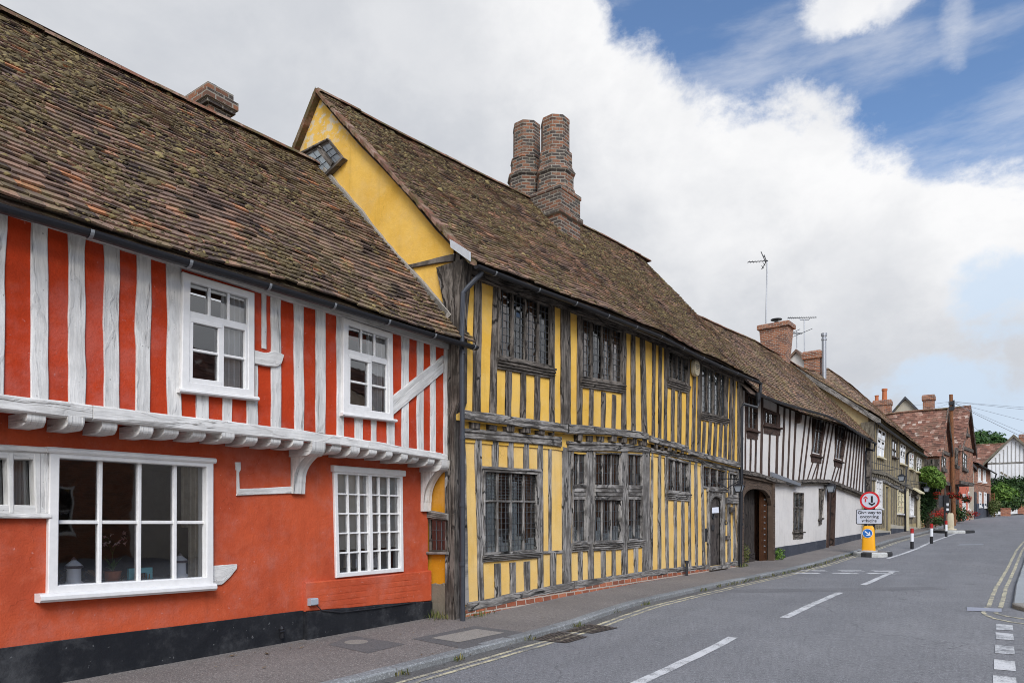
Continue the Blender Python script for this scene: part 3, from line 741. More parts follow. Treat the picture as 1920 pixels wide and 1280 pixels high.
# timbers of the upper floor
TB = [((-12, 13), (-12, 7.5)), ((58.5, 90.5), (57.5, 90)), ((129, 160.5), (130, 161.5)), ((196, 225), (196, 225)), ((257, 285), (255, 282)), ((314.5, 342), (315, 341)),
      ((509, 527.7), (509.3, 526.6)), ((552.4, 570), (552.8, 571)), ((593.7, 611), (593, 611)), ((632.6, 643.5), (632.5, 645)), ((753.5, 767.6), (754, 767)), ((783, 795), (782.8, 795)), ((808, 818), (808, 818)), ((833, 846.5), (832.8, 845.5))]
for s0, s1 in [(-2.9, -2.7), (-2.2, -1.98), (-1.5, -1.3), (-.8, -.6), (-.1, .1), (.55, .75), (1.05, 1.24), (1.5, 1.67)]:
    rib('timber_stud', RF, [(s0, 3.72), (s0, 2.3)], [(s1, 3.72), (s1, 2.3)], UP - .02, UP + .02, W_TIM, red, n=10, wav=.014)
for a, b in TB: stud(RF, red, W_TIM, a, b, 3.73, rz_bt, UP, .018, .014)
z1s = RF.Z(400, 741, UP); z2s = RF.Z(690, 785, UP)
for a in ((369.5, 392.6), (419.4, 436), (463, 484)): stud(RF, red, W_TIM, a, a, z1s + .01, rz_bt, UP, .018, .01)
for a in ((666, 680.7), (697, 706.5), (726.4, 741)): stud(RF, red, W_TIM, a, a, z2s + .01, rz_bt, UP, .018, .01)
stud(RF, red, W_TIM, (492, 500.5), (492, 500), 3.72, RF.Z(500, 655, UP), UP, .016, .006)
rib('timber_stud', RF, RF.q([(479, 684), (479, 800)], UP + .016), RF.q([(484.7, 684), (484.5, 800)], UP + .016), UP - .02, UP + .012, W_TIM, red, n=6, wav=.006)
rib('timber_fragment', RF, RF.q([(478, 655), (500, 661), (515, 657), (533, 665)], UP + .04), RF.q([(478, 681), (500, 686), (520, 687), (528, 681)], UP + .04), UP - .02, UP + .04, W_TIM, red, n=12, wav=.008)
rib('brace', RF, RF.q([(737, 743.5), (832, 666)], UP + .035), RF.q([(737, 779), (832, 698)], UP + .035), UP - .01, UP + .032, W_TIM, red, n=10, wav=.006)
beam(RF, red, W_TIM, -3, 2.63, rz_bt, rz_bb, UP - .12, UP + .035, wav=.010)
beam(RF, red, W_TIM, 2.635, 7.14, rz_bt, rz_bb, UP - .12, UP + .04, wav=.010)
rib('wall_plate', RF, [(-3, 3.86), (7.15, 3.9)], [(-3, 3.685), (7.15, 3.70)], UP - .02, UP + .045, W_TIM, red, n=24, wav=.008)
# joists under the jetty
jx = [(-20, -2), (47, 91), (117, 160), (183, 225), (248, 290), (306, 340), (358, 392), (406, 441), (453, 487), (499, 528), (542, 570)]
jx2 = [(618, 643.5), (653, 675), (686, 708), (717, 737), (747, 765), (774, 790), (801, 817)]
def joist(sa, sb, zt, h, o1):
    def f(mb):
        vs = []; fs = []
        sm = (sa + sb) / 2
        prof = [(-.15, 0), (-.15, -h), (o1 - .10, -h)] + [(o1 - .10 + .10 * math.sin(t), -h * (.38 + .62 * math.cos(t))) for t in (.35, .7, 1.05, 1.3, 1.5)] + [(o1, 0)]
        for s in (sa, sb):
            for (o, z) in prof: vs.append(RF.p(s + (.008 if s == sa else -.008) * (o > o1 - .06), zt + z, o))
        n = len(prof); uv = []
        for i in range(n):
            j = (i + 1) % n; fs.append((i, j, n + j, n + i)); uv.append([(prof[i][0], 0), (prof[j][0], 0), (prof[j][0], .12), (prof[i][0], .12)])
        fs += [tuple(range(n - 1, -1, -1)), tuple(range(n, 2 * n))]; uv += [[(prof[i][0] + sa * 3, prof[i][1]) for i in range(n - 1, -1, -1)], [(prof[i][0] + sa * 3, prof[i][1]) for i in range(n)]]
        mb.add(vs, fs, 0, random.random(), uv)
    mk(f, 'joist_end', W_TIM, red)
for s in [-2.6 + .34 * i for i in range(13)]: joist(s - .06, s + .06, rz_bb(s) + .01, .10, UP + .03)
for a, b in jx + jx2:
    sb = RF.S(b, UP + .03); joist(sb - .135 + random.uniform(-.018, .014), sb + random.uniform(-.008, .008), rz_bb(sb) + .012, .103 + random.uniform(-.014, .012), UP + .03 + random.uniform(-.035, .012))
# two carved brackets
def bracket(xr, xl_bot, ybot, wdt, mt=W_TIM):
    sb = RF.S(xr, UP + .02); zt = rz_bb(sb) + .005; zb = RF.Z(xl_bot, ybot, .06)
    joist(sb - wdt * 1.15, sb, zt, .155, UP + .05)
    def f(mb):
        pr = [(-.02, zt - .14), (-.02, zb), (.05, zb), (.055, zb + .12)]
        for i in range(9):
            t = i / 8; pr.append((lerp(.06, UP - .05, t ** 1.9), lerp(zb + .14, zt - .14, t ** .8)))
        vs = []; n = len(pr)
        for s in (sb - wdt, sb - .01): vs += [RF.p(s, z, o) for o, z in pr]
        fs = [(i, (i + 1) % n, n + (i + 1) % n, n + i) for i in range(n)] + [tuple(range(n - 1, -1, -1)), tuple(range(n, 2 * n))]
        uv = [[(pr[i][1], 0), (pr[(i + 1) % n][1], 0), (pr[(i + 1) % n][1], .1), (pr[i][1], .1)] for i in range(n)] + [[(pr[i][1], pr[i][0]) for i in range(n - 1, -1, -1)], [(pr[i][1], pr[i][0]) for i in range(n)]]
        mb.add(vs, fs, 0, .3, uv)
    mk(f, 'bracket', mt, red)
bracket(608, 558, 925, .17); bracket(842, 800, 958, .17)
# scraps of framing left in the lower wall
rib('timber_fragment', RF, RF.q([(443, 866), (444, 881), (446, 883), (446, 928)], .03), RF.q([(453, 866), (453.5, 880), (450, 884), (451, 916)], .03), -.02, .02, W_TIM, red, n=14, wav=.004)
rib('timber_fragment', RF, RF.q([(445, 929), (500, 926), (556, 924)], .03), RF.q([(449, 916), (500, 914), (556, 911)], .03), -.02, .022, W_TIM, red, n=10, wav=.006)
rib('timber_fragment', RF, RF.q([(400, 1097), (418, 1095), (432, 1083), (445, 1066)], .03), RF.q([(401, 1060), (420, 1058), (438, 1057), (446, 1057)], .03), -.02, .02, W_TIM, red, n=10, wav=.012)
# windows
wn, Qi = window(red, RF, .0, Qbig, .075, WPAINT, [.262, .52, .775], [.503], .032, .05, .14, glass_o=-.03)
sl = MB(); zsl = lambda s: lerp(Qbig[3][1], Qbig[2][1], (s - Qbig[3][0]) / (Qbig[2][0] - Qbig[3][0]))
a, b = RF.S(78, .14), RF.S(408, .13)
ribbon(sl, RF, [(a, zsl(a) - .055), (b, zsl(b) - .055)], [(a, zsl(a) + .015), (b, zsl(b) + .015)], -.03, .125, 6, .0, .026); sl.build('sill', WPAINT, wn)
mk(lambda m_: ribbon(m_, RF, [bil(Qbig, -.015, -.012), bil(Qbig, 1.012, -.012)], [bil(Qbig, -.015, .03), bil(Qbig, 1.012, .03)], -.02, .075, 2, 0, .02), 'head_moulding', WPAINT, wn)
mk(lambda m_: (fold_curtain(m_, RF, Qi, .91, .985, -.02, 1.0, -.08, .018, 2), fold_curtain(m_, RF, Qi, .865, .93, -.02, .55, -.11, .02, 2)), 'curtain_or_backing', CURTF, wn)
wn, Qi = window(red, RF, .0, Qsm, .055, WPAINT, [.5 + .0, 1 / 6, 2 / 6, 4 / 6, 5 / 6], [.2, .4, .6, .8], .02, .035, .12, glass_o=-.02)
mk(lambda m_: bar(m_, RF, Qi, .5, 0, .5, 1, .055, -.05, .03), 'meeting_stile', WPAINT, wn)
mk(lambda m_: ribbon(m_, RF, [bil(Qsm, -.02, -.035), bil(Qsm, 1.03, -.035)], [bil(Qsm, -.02, .025), bil(Qsm, 1.03, .025)], -.02, .055, 2, 0, .01), 'head_moulding', WPAINT, wn)
mk(lambda m_: m_.quad(RF.p(*bil(Qi, 0, -.02), -.06), RF.p(*bil(Qi, 1, -.02), -.06), RF.p(*bil(Qi, 1, .77), -.06), RF.p(*bil(Qi, 0, .77), -.06)), 'blind_or_backing', BLIND, wn)
for Q, cu in ((Qw1, (.60, 1.0)), (Qw2, (.56, 1.0))):
    wn, Qi = window(red, RF, UP, Q, .075, WPAINT, [], [], .03, .05, .12, sill=(.03, .035, .085, WPAINT), glass_o=UP + .012)
    def bars(m_):
        bar(m_, RF, Qi, 0, .325, 1, .325, .07, UP - .03, UP + .035)
        for u in (1 / 3, 2 / 3): bar(m_, RF, Qi, u, 0, u, .325, .024, UP - .02, UP + .03)
        bar(m_, RF, Qi, .53, .325, .53, 1, .06, UP - .03, UP + .035); bar(m_, RF, Qi, 0, .67, 1, .67, .024, UP - .02, UP + .03)
        bar(m_, RF, Qi, .02, .36, .02, 1, .045, UP - .03, UP + .042); bar(m_, RF, Qi, .0, .98, .53, .98, .045, UP - .03, UP + .042); bar(m_, RF, Qi, 0, .375, .53, .375, .04, UP - .03, UP + .042); bar(m_, RF, Qi, .975, .36, .975, 1, .03, UP - .03, UP + .038)
    mk(bars, 'casement', WPAINT, wn)
    mk(lambda m_: fold_curtain(m_, RF, Qi, cu[0], cu[1], -.02, 1.02, UP - .045, .022, 4), 'curtain_or_backing', CURT, wn)
    if Q is Qw1: mk(lambda m_: fold_curtain(m_, RF, Qi, 0, .08, -.02, 1.02, UP - .045, .02, 2), 'curtain_or_backing', CURT, wn)
# old shop front at the far side, cut by the frame
wn, Qi = window(red, RF, .0, Qshed, .07, W_TIM, [], [], .03, .03, .14, glass_o=-.08)
s_a = lambda x: (RF.S(x, .03) - Qi[0][0]) / (Qi[1][0] - Qi[0][0])
mk(lambda m_: [ribbon(m_, RF, RF.q([(x0, 850), (x0 + 3, 960)], .03), RF.q([(x1, 850), (x1 + 1, 960)], .03), -.07, .035, 4, .004, .01) for x0, x1 in ((13, 27), (63, 77), (81, 92.5), (-60, -44), (-120, -104))], 'mullion', W_TIM, wn)
mk(lambda m_: fold_curtain(m_, RF, Qi, s_a(28), s_a(66), .0, 1, -.16, .03, 5), 'curtain_or_backing', CURT, wn)
mk(lambda m_: fold_curtain(m_, RF, Qi, s_a(3), s_a(15), .0, 1, -.16, .02, 2), 'curtain_or_backing', CURTF, wn)
mk(lambda m_: fold_curtain(m_, RF, Qi, s_a(-110), s_a(-60), .0, 1, -.16, .03, 5), 'curtain_or_backing', CURT, wn)
mk(lambda m_: ribbon(m_, RF, [(Qshed[3][0], Qshed[3][1] - .05), (Qshed[2][0], Qshed[2][1] - .03)], [(Qshed[3][0], Qshed[3][1]), (Qshed[2][0], Qshed[2][1] + .01)], -.02, .06, 6, .003, .01), 'sill', W_TIM, wn)
mk(lambda m_: ribbon(m_, RF, [(Qshed[0][0], Qshed[0][1] - .01), (Qshed[1][0], Qshed[1][1] - .02)], [(Qshed[0][0], Qshed[0][1] + .06), (Qshed[1][0], Qshed[1][1] + .03)], -.02, .05, 6, .004, .01), 'head_moulding', W_TIM, wn)
# roof
ro = roof(red, RF, -3, 7.2, .66, r_eave, -2.45, r_ridge, TILE, .098, .165, 9000, .035, moss_fn=lambda s, v: .35 * v - .10 + .25 * (v > .88), seed=3,
          verge=(lambda v: -3, lambda v: 7.42 if v < .145 else 7.2))
mk(lambda b: [b.quad(RF.p(-3, r_eave(-3) - .03, .64), RF.p(7.2, r_eave(7.2) - .03, .64), RF.p(7.2, 3.78, UP - .02), RF.p(-3, 3.78, UP - .02))], 'soffit', OAKB, red)
gutter(red, RF, [RF.hit(*p, .72) for p in [(-200, 322), (0, 389), (117, 417), (315, 479), (464, 522), (591, 560), (804, 624), (893, 650)]], .72, .052, clips=.8)
# chimney behind the ridge
cS, cO = RF.S(382, -2.9), -2.9
wS = RF.S(437, -2.9) - cS
ctop = RF.Z(382, 153, -2.9)
cm = MB(); cc = RF.xy(cS + wS / 2, cO - .38)
stack(cm, cc, 0, .44, wS / 2 - .03, [(-.03, 5.5), (-.03, ctop - .30), (.02, ctop - .295), (.02, ctop - .24), (.05, ctop - .235), (.05, ctop - .12), (.0, ctop - .115), (.0, ctop), (-.1, ctop + .01)])
ch = cm.build('chimney', BRK, ro)
mk(lambda b: lathe(b, (cc[0] + .1, cc[1] + .05, ctop), [(.09, -.05), (.09, .1), (.1, .105), (.1, .17), (.085, .18)], 14), 'chimney_cowl', GALV, ch)
# ================================================================== YELLOW HOUSE
YF = Fac((-6.08, 7.19), 3.6); YG = Fac((-6.08, 7.19), 93.6)      # street front; gable end
YU = .10
yel = thing('half_timbered_house', 'yellow half timbered house with leaded windows and a twin octagonal brick chimney', 'house', (*YF.xy(5, -3), 0))
y_eave = interp([(-.3, 4.83), (.04, 4.84), (1.1, 4.89), (2.5, 4.96), (4.3, 5.0), (5.5, 5.05), (8.5, 5.02), (11.5, 4.99)])
y_ridge = interp([(-.2, 8.35), (.64, 8.40), (1.26, 8.42), (3.95, 8.57), (8.1, 8.83), (10.9, 8.97), (12, 9.0)])
YE = 10.72
yb1t = YF.line([(868, 767), (1033, 790.6), (1066, 794.5), (1150, 802.6), (1214, 811), (1222, 817.5), (1290, 835), (1294, 843), (1386, 866)], YU + .04)
yb1b = YF.line([(868, 785), (1033, 807), (1066, 812), (1150, 815.5), (1214, 823.5), (1222, 829.5), (1290, 846), (1294, 853), (1386, 876)], YU + .04)
yb2t = YF.line([(868, 804.6), (1052, 820), (1066, 829), (1150, 830), (1212, 838), (1224, 842), (1290, 855), (1386, 878)], .05)
yb2b = YF.line([(868, 821), (1052, 837), (1066, 845), (1150, 845.5), (1212, 848), (1224, 848), (1290, 862), (1386, 886)], .05)
ysl_t = YF.line([(880, 1129), (899, 1125), (1030, 1098), (1072, 1090), (1148, 1079), (1240, 1066), (1285, 1062), (1386, 1051)], .03)
ysl_b = YF.line([(880, 1143), (1030, 1111), (1148, 1089), (1240, 1076), (1285, 1070), (1386, 1059)], .03)
# windows (quads)
U = YU + .02
QU1 = YF.q([(934, 533), (1037, 571), (1037, 691), (934, 671)], U); QU2 = YF.q([(1089, 590), (1169, 619), (1169, 722), (1089, 709.5)], U)
QU3 = YF.q([(1251.5, 651), (1291, 668), (1291, 724), (1251.5, 711)], U); QU4 = YF.q([(1314, 676), (1364, 699), (1364, 785), (1314, 774)], U)
QL1 = YF.q([(906, 879), (1010, 885), (1010, 1034), (906, 1041)], .02)
QLA = YF.q([(1073, 843), (1101, 845), (1101, 1016), (1074, 1018)], .02); QLB = YF.q([(1114, 846), (1165.5, 849), (1165.5, 1014.5), (1113, 1016)], .02); QLC = YF.q([(1176, 849), (1205.5, 851), (1205.5, 1011), (1177, 1013.5)], .02)
QL3 = YF.q([(1250.5, 855), (1292.5, 865.5), (1292.5, 926), (1250.5, 922)], .02)
QL4 = YF.q([(1317, 868), (1362, 880), (1362, 918), (1317, 915)], .02); QL5 = YF.q([(1366, 882), (1384, 887), (1384, 932), (1366, 931)], .02)
sD0, sD1 = YF.S(1330, .02), YF.S(1357, .02); zD0, zD1 = .20, YF.Z(1344, 926, .02)
wall = MB()
wall_front(wall, YF, 0, YE, lambda s: ysl_t(s) - .05, yb2b, 0, [hole(q, .02) for q in (QL1, QLA, QLB, QLC, QL3, QL4, QL5)] + [(sD0, sD1, zD0, zD1)], .14)
wall_front(wall, YF, 0, YE, lambda s: yb2b(s) - .05, lambda s: yb1b(s) + .05, .02, [], m=1, reveal=False)
wall_front(wall, YF, 0, YE, lambda s: yb1b(s) - .02, lambda s: y_eave(s) + .2, YU, [hole(q, .02) for q in (QU1, QU2, QU3, QU4)], .14, m=1)
# gable end: pentagon with a window slot, plus the ochre strip beside the corner post
Qg = YG.q([(570, 291), (621, 264.5), (648, 299), (606, 338)], .0)
h = (Qg[0][0] + .06, Qg[1][0] + .10, Qg[2][1] - .28, Qg[1][1] - .10)
GR, GB = -2.95, -5.95
zr0 = y_ridge(0); ze0 = y_eave(0)
gz = lambda s: zr0 - .02 - (zr0 - ze0) * abs(s - GR) / (.4 - GR)
for a, b, z0, z1 in ((GB, h[0], -.1, None), (h[0], GR if h[0] < GR < h[1] else h[1], -.1, h[2]), (h[1], .0, -.1, None)):
    pass
def gcol(a, b, z0f, z1f):
    n = max(1, int(abs(b - a) / .4))
    for i in range(n):
        x, y = lerp(a, b, i / n), lerp(a, b, (i + 1) / n)
        wall.quad(YG.p(x, z0f(x), 0), YG.p(y, z0f(y), 0), YG.p(y, z1f(y), 0), YG.p(x, z1f(x), 0), 1)
lowz = lambda s: 3.0
cuts = sorted([GB, GR, .05])
for a, b in zip(cuts, cuts[1:]):
    mid = (a + b) / 2
    gcol(a, b, lowz, gz)
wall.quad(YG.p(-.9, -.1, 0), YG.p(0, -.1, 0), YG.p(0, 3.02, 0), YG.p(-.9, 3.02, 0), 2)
wall.quad(YG.p(GB, -.1, 0), YG.p(-.9, -.1, 0), YG.p(-.9, 3.02, 0), YG.p(GB, 3.02, 0), 2)
outer(wall, YF, 0, YE, GB, -.1, lambda s: 4.9, y_ridge, 0, GR, 1, (0, 1))
wall.build('wall', [YEL_L, YEL_U, YEL_D], yel)
shell(yel, YF, .05, YE - .03, -.15, -4.5, .15, 4.95, 2.82)
rib('cement_patch', YG, [(-.43, .0), (-.42, .36), (-.40, .46), (-.3, .49), (-.2, .47), (-.12, .50), (-.08, .46)], [(-.43, -.05), (-.40, -.05), (-.36, -.05), (-.3, -.05), (-.2, -.05), (-.12, -.05), (-.08, -.05)], -.02, .028, CEM, yel, n=14, wav=.012)
# attic window in the gable
wn, Qi = window(yel, YG, .0, Qg, .055, OAKD, [.60], [], .05, .04, .12, leads=(2, 3), gl=GLASSO, vw=.08, pane_jit=.001, glass_o=.03)
mk(lambda m_: m_.quad(*[YG.p(*bil(Qi, u, v), .012) for u, v in ((0, 0), (.62, 0), (.62, 1), (0, 1))]), 'blind_or_backing', plain('pale_sky_reflection', (.82, .86, .88), .8, 0, 0, .15), wn)  # pale backing stands in for sky mirrored in the pane, no blind
mk(lambda m_: m_.quad(*[YG.p(*bil(Qi, u, v), .012) for u, v in ((.62, 0), (1, 0), (1, 1), (.62, 1))]), 'blind_or_backing', plain('grey_blue_reflection', (.34, .37, .42), .8, 0, 0, .2), wn)  # grey-blue backing painted as the duller reflection in this light, no blind
mk(lambda m_: ribbon(m_, YG, [bil(Qg, -.10, .02), bil(Qg, 1.0, .02)], [bil(Qg, -.10, -.05), bil(Qg, 1.02, -.05)], -.02, .075, 2, .004), 'head_moulding', OAKD, wn)
mk(lambda m_: ribbon(m_, YG, [bil(Qg, -.1, 1.09), bil(Qg, 1.04, 1.09)], [bil(Qg, -.1, 1.0), bil(Qg, 1.03, 1.0)], -.02, .09, 2, .004), 'sill', OAKD, wn)
# tie beam across the gable
tb = YG.q([(735, 503), (790, 491), (822, 482), (852, 476)], .03); tbb = YG.q([(735, 508), (790, 499), (822, 492), (850, 489)], .03)
rib('tie_beam', YG, [(lerp(tb[0][0], tb[1][0], -2), tbb[0][1] - .12)] + tbb, [(lerp(tb[0][0], tb[1][0], -2), tb[0][1] - .1)] + tb, -.05, .035, OAKD, yel, n=16, wav=.012)
# corner post, flaring to carry the plate
def post(mb):
    N = 26; vs = []; fs = []; uv = []
    for i in range(N + 1):
        z = lerp(-.05, 4.88, i / N)
        fl = max(0, (z - 4.05) / .8); g = .30 * min(1, fl) ** 1.5
        w1 = .012 * nz1(z * 1.7, 3.3) + .006 * nz1(z * 6, 1.3); w2 = .012 * nz1(z * 1.9, 5.3)
        for (s, o) in ((.0 - .035 + w1, -.07 - g * .6 + w2), (-.04 + w1, YU * .5 + .05 + g * .25), (.17 + w2 + g * .1, .055 + g * .25), (.17 + w2, -.05)):
            vs.append(YF.p(s, z, o + (.09 if z > 2.9 else 0) * (1 if o > 0 else 0)))
    U_ = [0, .14, .30, .44, .5]
    for i in range(N):
        for k in range(4):
            fs.append((i * 4 + k, i * 4 + (k + 1) % 4, (i + 1) * 4 + (k + 1) % 4, (i + 1) * 4 + k)); z0, z1 = 4.9 * i / N, 4.9 * (i + 1) / N
            uv.append([(z0, U_[k]), (z0, U_[k + 1]), (z1, U_[k + 1]), (z1, U_[k])])
    fs.append((N * 4, N * 4 + 1, N * 4 + 2, N * 4 + 3)); uv.append([(0, 0)] * 4)
    mb.add(vs, fs, 0, .3, uv)
mk(post, 'corner_post', OAKD, yel)
rib('timber_fragment', YG, [(-.085, .5), (-.09, 2.9)], [(-.03, .5), (-.03, 2.9)], -.01, .035, OAK, yel, n=16, wav=.012)
# side window in the ochre strip
Qs = YG.q([(805, 969), (841, 973), (841, 1035), (806, 1035)], .03)
wn, Qi = window(yel, YG, .02, Qs, .035, OAKD, [], [], .02, .03, .06, leads=(3, 3), gl=GLASSO, pane_jit=.002, glass_o=.028)
mk(lambda m_: m_.quad(*[YG.p(*bil(Qi, u, v), .012) for u, v in ((0, 0), (1, 0), (1, 1), (0, 1))]), 'curtain_or_backing', plain('mauve_blind', (.16, .12, .115), .8, 0, 0, .3), wn)
mk(lambda m_: ribbon(m_, YG, [bil(Qs, -.14, .02), bil(Qs, 1.02, .02)], [bil(Qs, -.10, -.20), bil(Qs, 1.02, -.17)], -.02, .075, 4, .006), 'head_moulding', OAK, wn)
mk(lambda m_: ribbon(m_, YG, [bil(Qs, -.14, 1.06), bil(Qs, 1.02, 1.06)], [bil(Qs, -.12, .98), bil(Qs, 1.02, .98)], -.02, .085, 4, .004), 'sill', OAK, wn)
# upper studs
ytop = lambda s: y_eave(s) + .12
TU = [((891, 904.4), (888, 902)), ((928, 936), (919, 931.6)), ((1032, 1041), (1032, 1041)), ((1053, 1070), (1053, 1071)), ((1084, 1092.5), (1084, 1092.5)), ((1167, 1175), (1167, 1175)),
      ((1184.7, 1191.5), (1185, 1193)), ((1201, 1209), (1205, 1214.5)), ((1225, 1230.4), (1223.5, 1228.5)), ((1237, 1242), (1235.6, 1240.5)), ((1247.5, 1253), (1246.5, 1251)),
      ((1290, 1295), (1287, 1291.5)), ((1301.5, 1307), (1298, 1303.5)), ((1310, 1316), (1309, 1314)), ((1362, 1367), (1358, 1363)), ((1370.5, 1375), (1367, 1371.5)), ((1376.5, 1380), (1374, 1377.5)), ((1384, 1393), (1384, 1393))]
for i, (a, b) in enumerate(TU): stud(YF, yel, OAKD, a, b, ytop, lambda s: yb1t(s) - .02, YU, .028, .016)
for (x0, x1, y) in ((950, 960.6, 684), (978, 988, 695), (1004, 1014, 704), (1107, 1114, 729), (1129, 1136.5, 734), (1149, 1156, 739), (1260, 1266, 724), (1272.5, 1279, 729)):
    z = YF.Z(x0, y, U); stud(YF, yel, OAKD, (x0, x1), (x0 - 1, x1 - 1), z, lambda s: yb1t(s) - .02, YU, .026, .014)
for (x0, x1) in ((1320, 1325), (1330.5, 1335.6), (1341, 1346), (1351, 1356)):
    stud(YF, yel, OAKD, (x0, x1), (x0 - 3, x1 - 3), YF.Z(x0, 790, U), lambda s: yb1t(s) - .02, YU, .026, .012)
rib('wall_plate', YF, [(s, y_eave(s) - .12) for s in (0, 2.5, 5.5, 8, YE)], [(s, y_eave(s) + .16) for s in (0, 2.5, 5.5, 8, YE)], YU - .02, YU + .07, OAKD, yel, n=24, wav=.012)
# upper windows with mullions and broad moulded sills
def ywin(Q, out, nb, leads, sillh, hb=(), curt=True, mt=OAKD, cm_=CURTB, fw=.05, vw=.055, bwid=.035):
    wn, Qi = window(yel, YF, out, Q, fw, mt, [i / nb for i in range(1, nb)], hb, bwid, .035, .10, leads=leads, gl=GLASSO, vw=vw, pane_jit=.003, glass_o=out - .03)
    if sillh:
        def f(m_):
            for i in range(4):
                a = sillh * i / 4; b = sillh * (i + .88) / 4; l, r = Q[3], Q[2]
                ribbon(m_, YF, [(l[0] - .03, l[1] - b), (r[0] + .03, r[1] - b)], [(l[0] - .03, l[1] - a), (r[0] + .03, r[1] - a)], out - .02, out + .075 - .014 * i, 8, .003, .008)
        mk(f, 'sill', mt, wn)
    if curt: mk(lambda m_: [fold_curtain(m_, YF, Qi, u0, u1, -.02, 1.02, out - .075, .018, 4) for u0, u1 in curt], 'curtain_or_backing', cm_, wn)
    return wn, Qi
ywin(QU1, YU, 4, (3, 9), .17, curt=((0, .2), (.55, .8)))
ywin(QU2, YU, 4, (3, 9), .16, curt=((.0, .35), (.6, 1)))
ywin(QU3, YU, 4, (2, 7), .17, curt=None, fw=.06)
ywin(QU4, YU, 4, (3, 9), .16, curt=((.3, .65),), cm_=CURT)
# bressummer, joist ends and lower beam
for (xa, xb, dz) in ((866, 1064, 0), (1066, 1215, 0), (1219, 1291, 0), (1293.5, 1388, 0)):
    beam(YF, yel, OAK, YF.S(xa, YU + .04), YF.S(xb, YU + .04), yb1t, yb1b, 0, YU + .055, wav=.012)
for (xa, xb) in ((866, 1053), (1066, 1218), (1221, 1388)):
    beam(YF, yel, OAK, YF.S(xa, .05), YF.S(xb, .05), yb2t, yb2b, -.02, .055, wav=.010)
    sa, sb = YF.S(xa, .07), YF.S(xb, .07); N = 10; ss = [lerp(sa, sb, i / N) for i in range(N + 1)]
    rib('weather_moulding', YF, [(s, yb2t(s) - .035) for s in ss], [(s, yb2t(s) + .012) for s in ss], .0, .078, OAK, yel, n=24, wav=.010)
x = 889
jl = [(886, 903), (919, 935), (949, 966), (979, 994), (1009, 1022), (1035, 1041), (1082, 1092), (1105, 1114), (1125, 1135), (1146, 1156), (1166, 1175), (1186, 1195), (1203, 1215), (1227, 1233), (1240, 1246), (1252, 1258), (1264, 1270), (1276, 1282), (1300, 1305), (1312, 1317), (1325, 1330), (1338, 1343), (1351, 1355), (1362, 1366), (1372, 1376)]
for a, b in jl:
    sa, sb = YF.S(a, YU), YF.S(b, YU); sm = (sa + sb) / 2
    rib('joist_end', YF, [(sa, yb1b(sm) + .03), (sa + .012, yb2t(sm) + .02)], [(sb, yb1b(sm) + .03), (sb - .012, yb2t(sm) + .02)], 0, YU + .01 + random.uniform(-.02, .02), OAKD, yel, n=4, wav=.012, ch=.02)
# ground-floor studs
lt = lambda s: yb2b(s) + .03
lb = lambda s: ysl_t(s) - .02
TL = [((868, 873.5), (868, 880)), ((891, 903.6), (899, 909)), ((1010, 1019), (1010, 1020)), ((1055.5, 1072.6), (1056, 1072)), ((1101, 1114), (1104, 1114)), ((1165.5, 1177), (1167, 1178)), ((1205, 1219), (1206, 1219)),
      ((1222, 1226), (1220, 1224)), ((1235, 1240), (1235, 1240.5)), ((1247, 1252), (1250, 1255)), ((1292.5, 1296), (1292, 1296.5)), ((1303, 1308), (1305, 1309.5)), ((1315, 1319), (1318.5, 1323.5))]
for a, b in TL: stud(YF, yel, OAK, a, b, lt, lb, 0, .026, .016, n=16)
for (x0, x1) in ((924, 935), (953.5, 963.7), (983, 993)):
    stud(YF, yel, OAK, (x0, x1), (x0, x1), lt, YF.Z(x0, 880 + (x0 - 906) * .04, .02), 0, .024, .012)
for (x0, x1, y) in ((928.5, 940, 1056), (957.5, 968, 1054), (984.5, 995, 1052), (1085, 1093, 1030), (1128, 1136.5, 1029), (1148, 1155, 1029), (1189.5, 1197, 1027), (1264.5, 1269.5, 936), (1278.5, 1284, 938)):
    stud(YF, yel, OAK, (x0, x1), (x0 + .5, x1 + .5), YF.Z(x0, y, .02), lb, 0, .024, .014)
stud(YF, yel, OAK, (1029, 1035), (1030, 1035), lt, YF.Z(1032, 1033, .02), 0, .02, .008)
stud(YF, yel, OAK, (1033, 1044), (1033, 1044), YF.Z(1038, 1036, .02), lb, 0, .024, .012)
rib('rail', YF, YF.q([(1012, 1038.5), (1057, 1037)], .02), YF.q([(1012, 1033), (1057, 1031)], .02), -.02, .024, OAK, yel, n=8, wav=.006)
for (xa, xb) in ((876, 1075), (1076, 1250), (1251, 1328), (1361, 1388)):
    beam(YF, yel, OAK, YF.S(xa, .03), YF.S(xb, .03), ysl_t, lambda s: ysl_b(s) - .02, -.04, .05, 'sill_beam', wav=.014)
def pl(m_):
    N = 40
    for i in range(N):
        a, b = lerp(.12, YE, i / N), lerp(.12, YE, (i + 1) / N); oa, ob = .045 + .02 * nz1(a * 2, 9), .045 + .02 * nz1(b * 2, 9)
        ta, tb_ = ysl_b(a) + .01, ysl_b(b) + .01
        q = [YF.p(a, -.2, oa + .05), YF.p(b, -.2, ob + .05), YF.p(b, tb_, ob), YF.p(a, ta, oa), YF.p(a, ta, -.1), YF.p(b, tb_, -.1)]
        m_.add(q, [(0, 1, 2, 3), (3, 2, 5, 4)], 0, .4, [[(a, .02), (b, .02), (b, tb_ + .22), (a, ta + .22)], [(a, 0), (b, 0), (b, .1), (a, .1)]])
mk(pl, 'brick_footing', BRKP, yel)
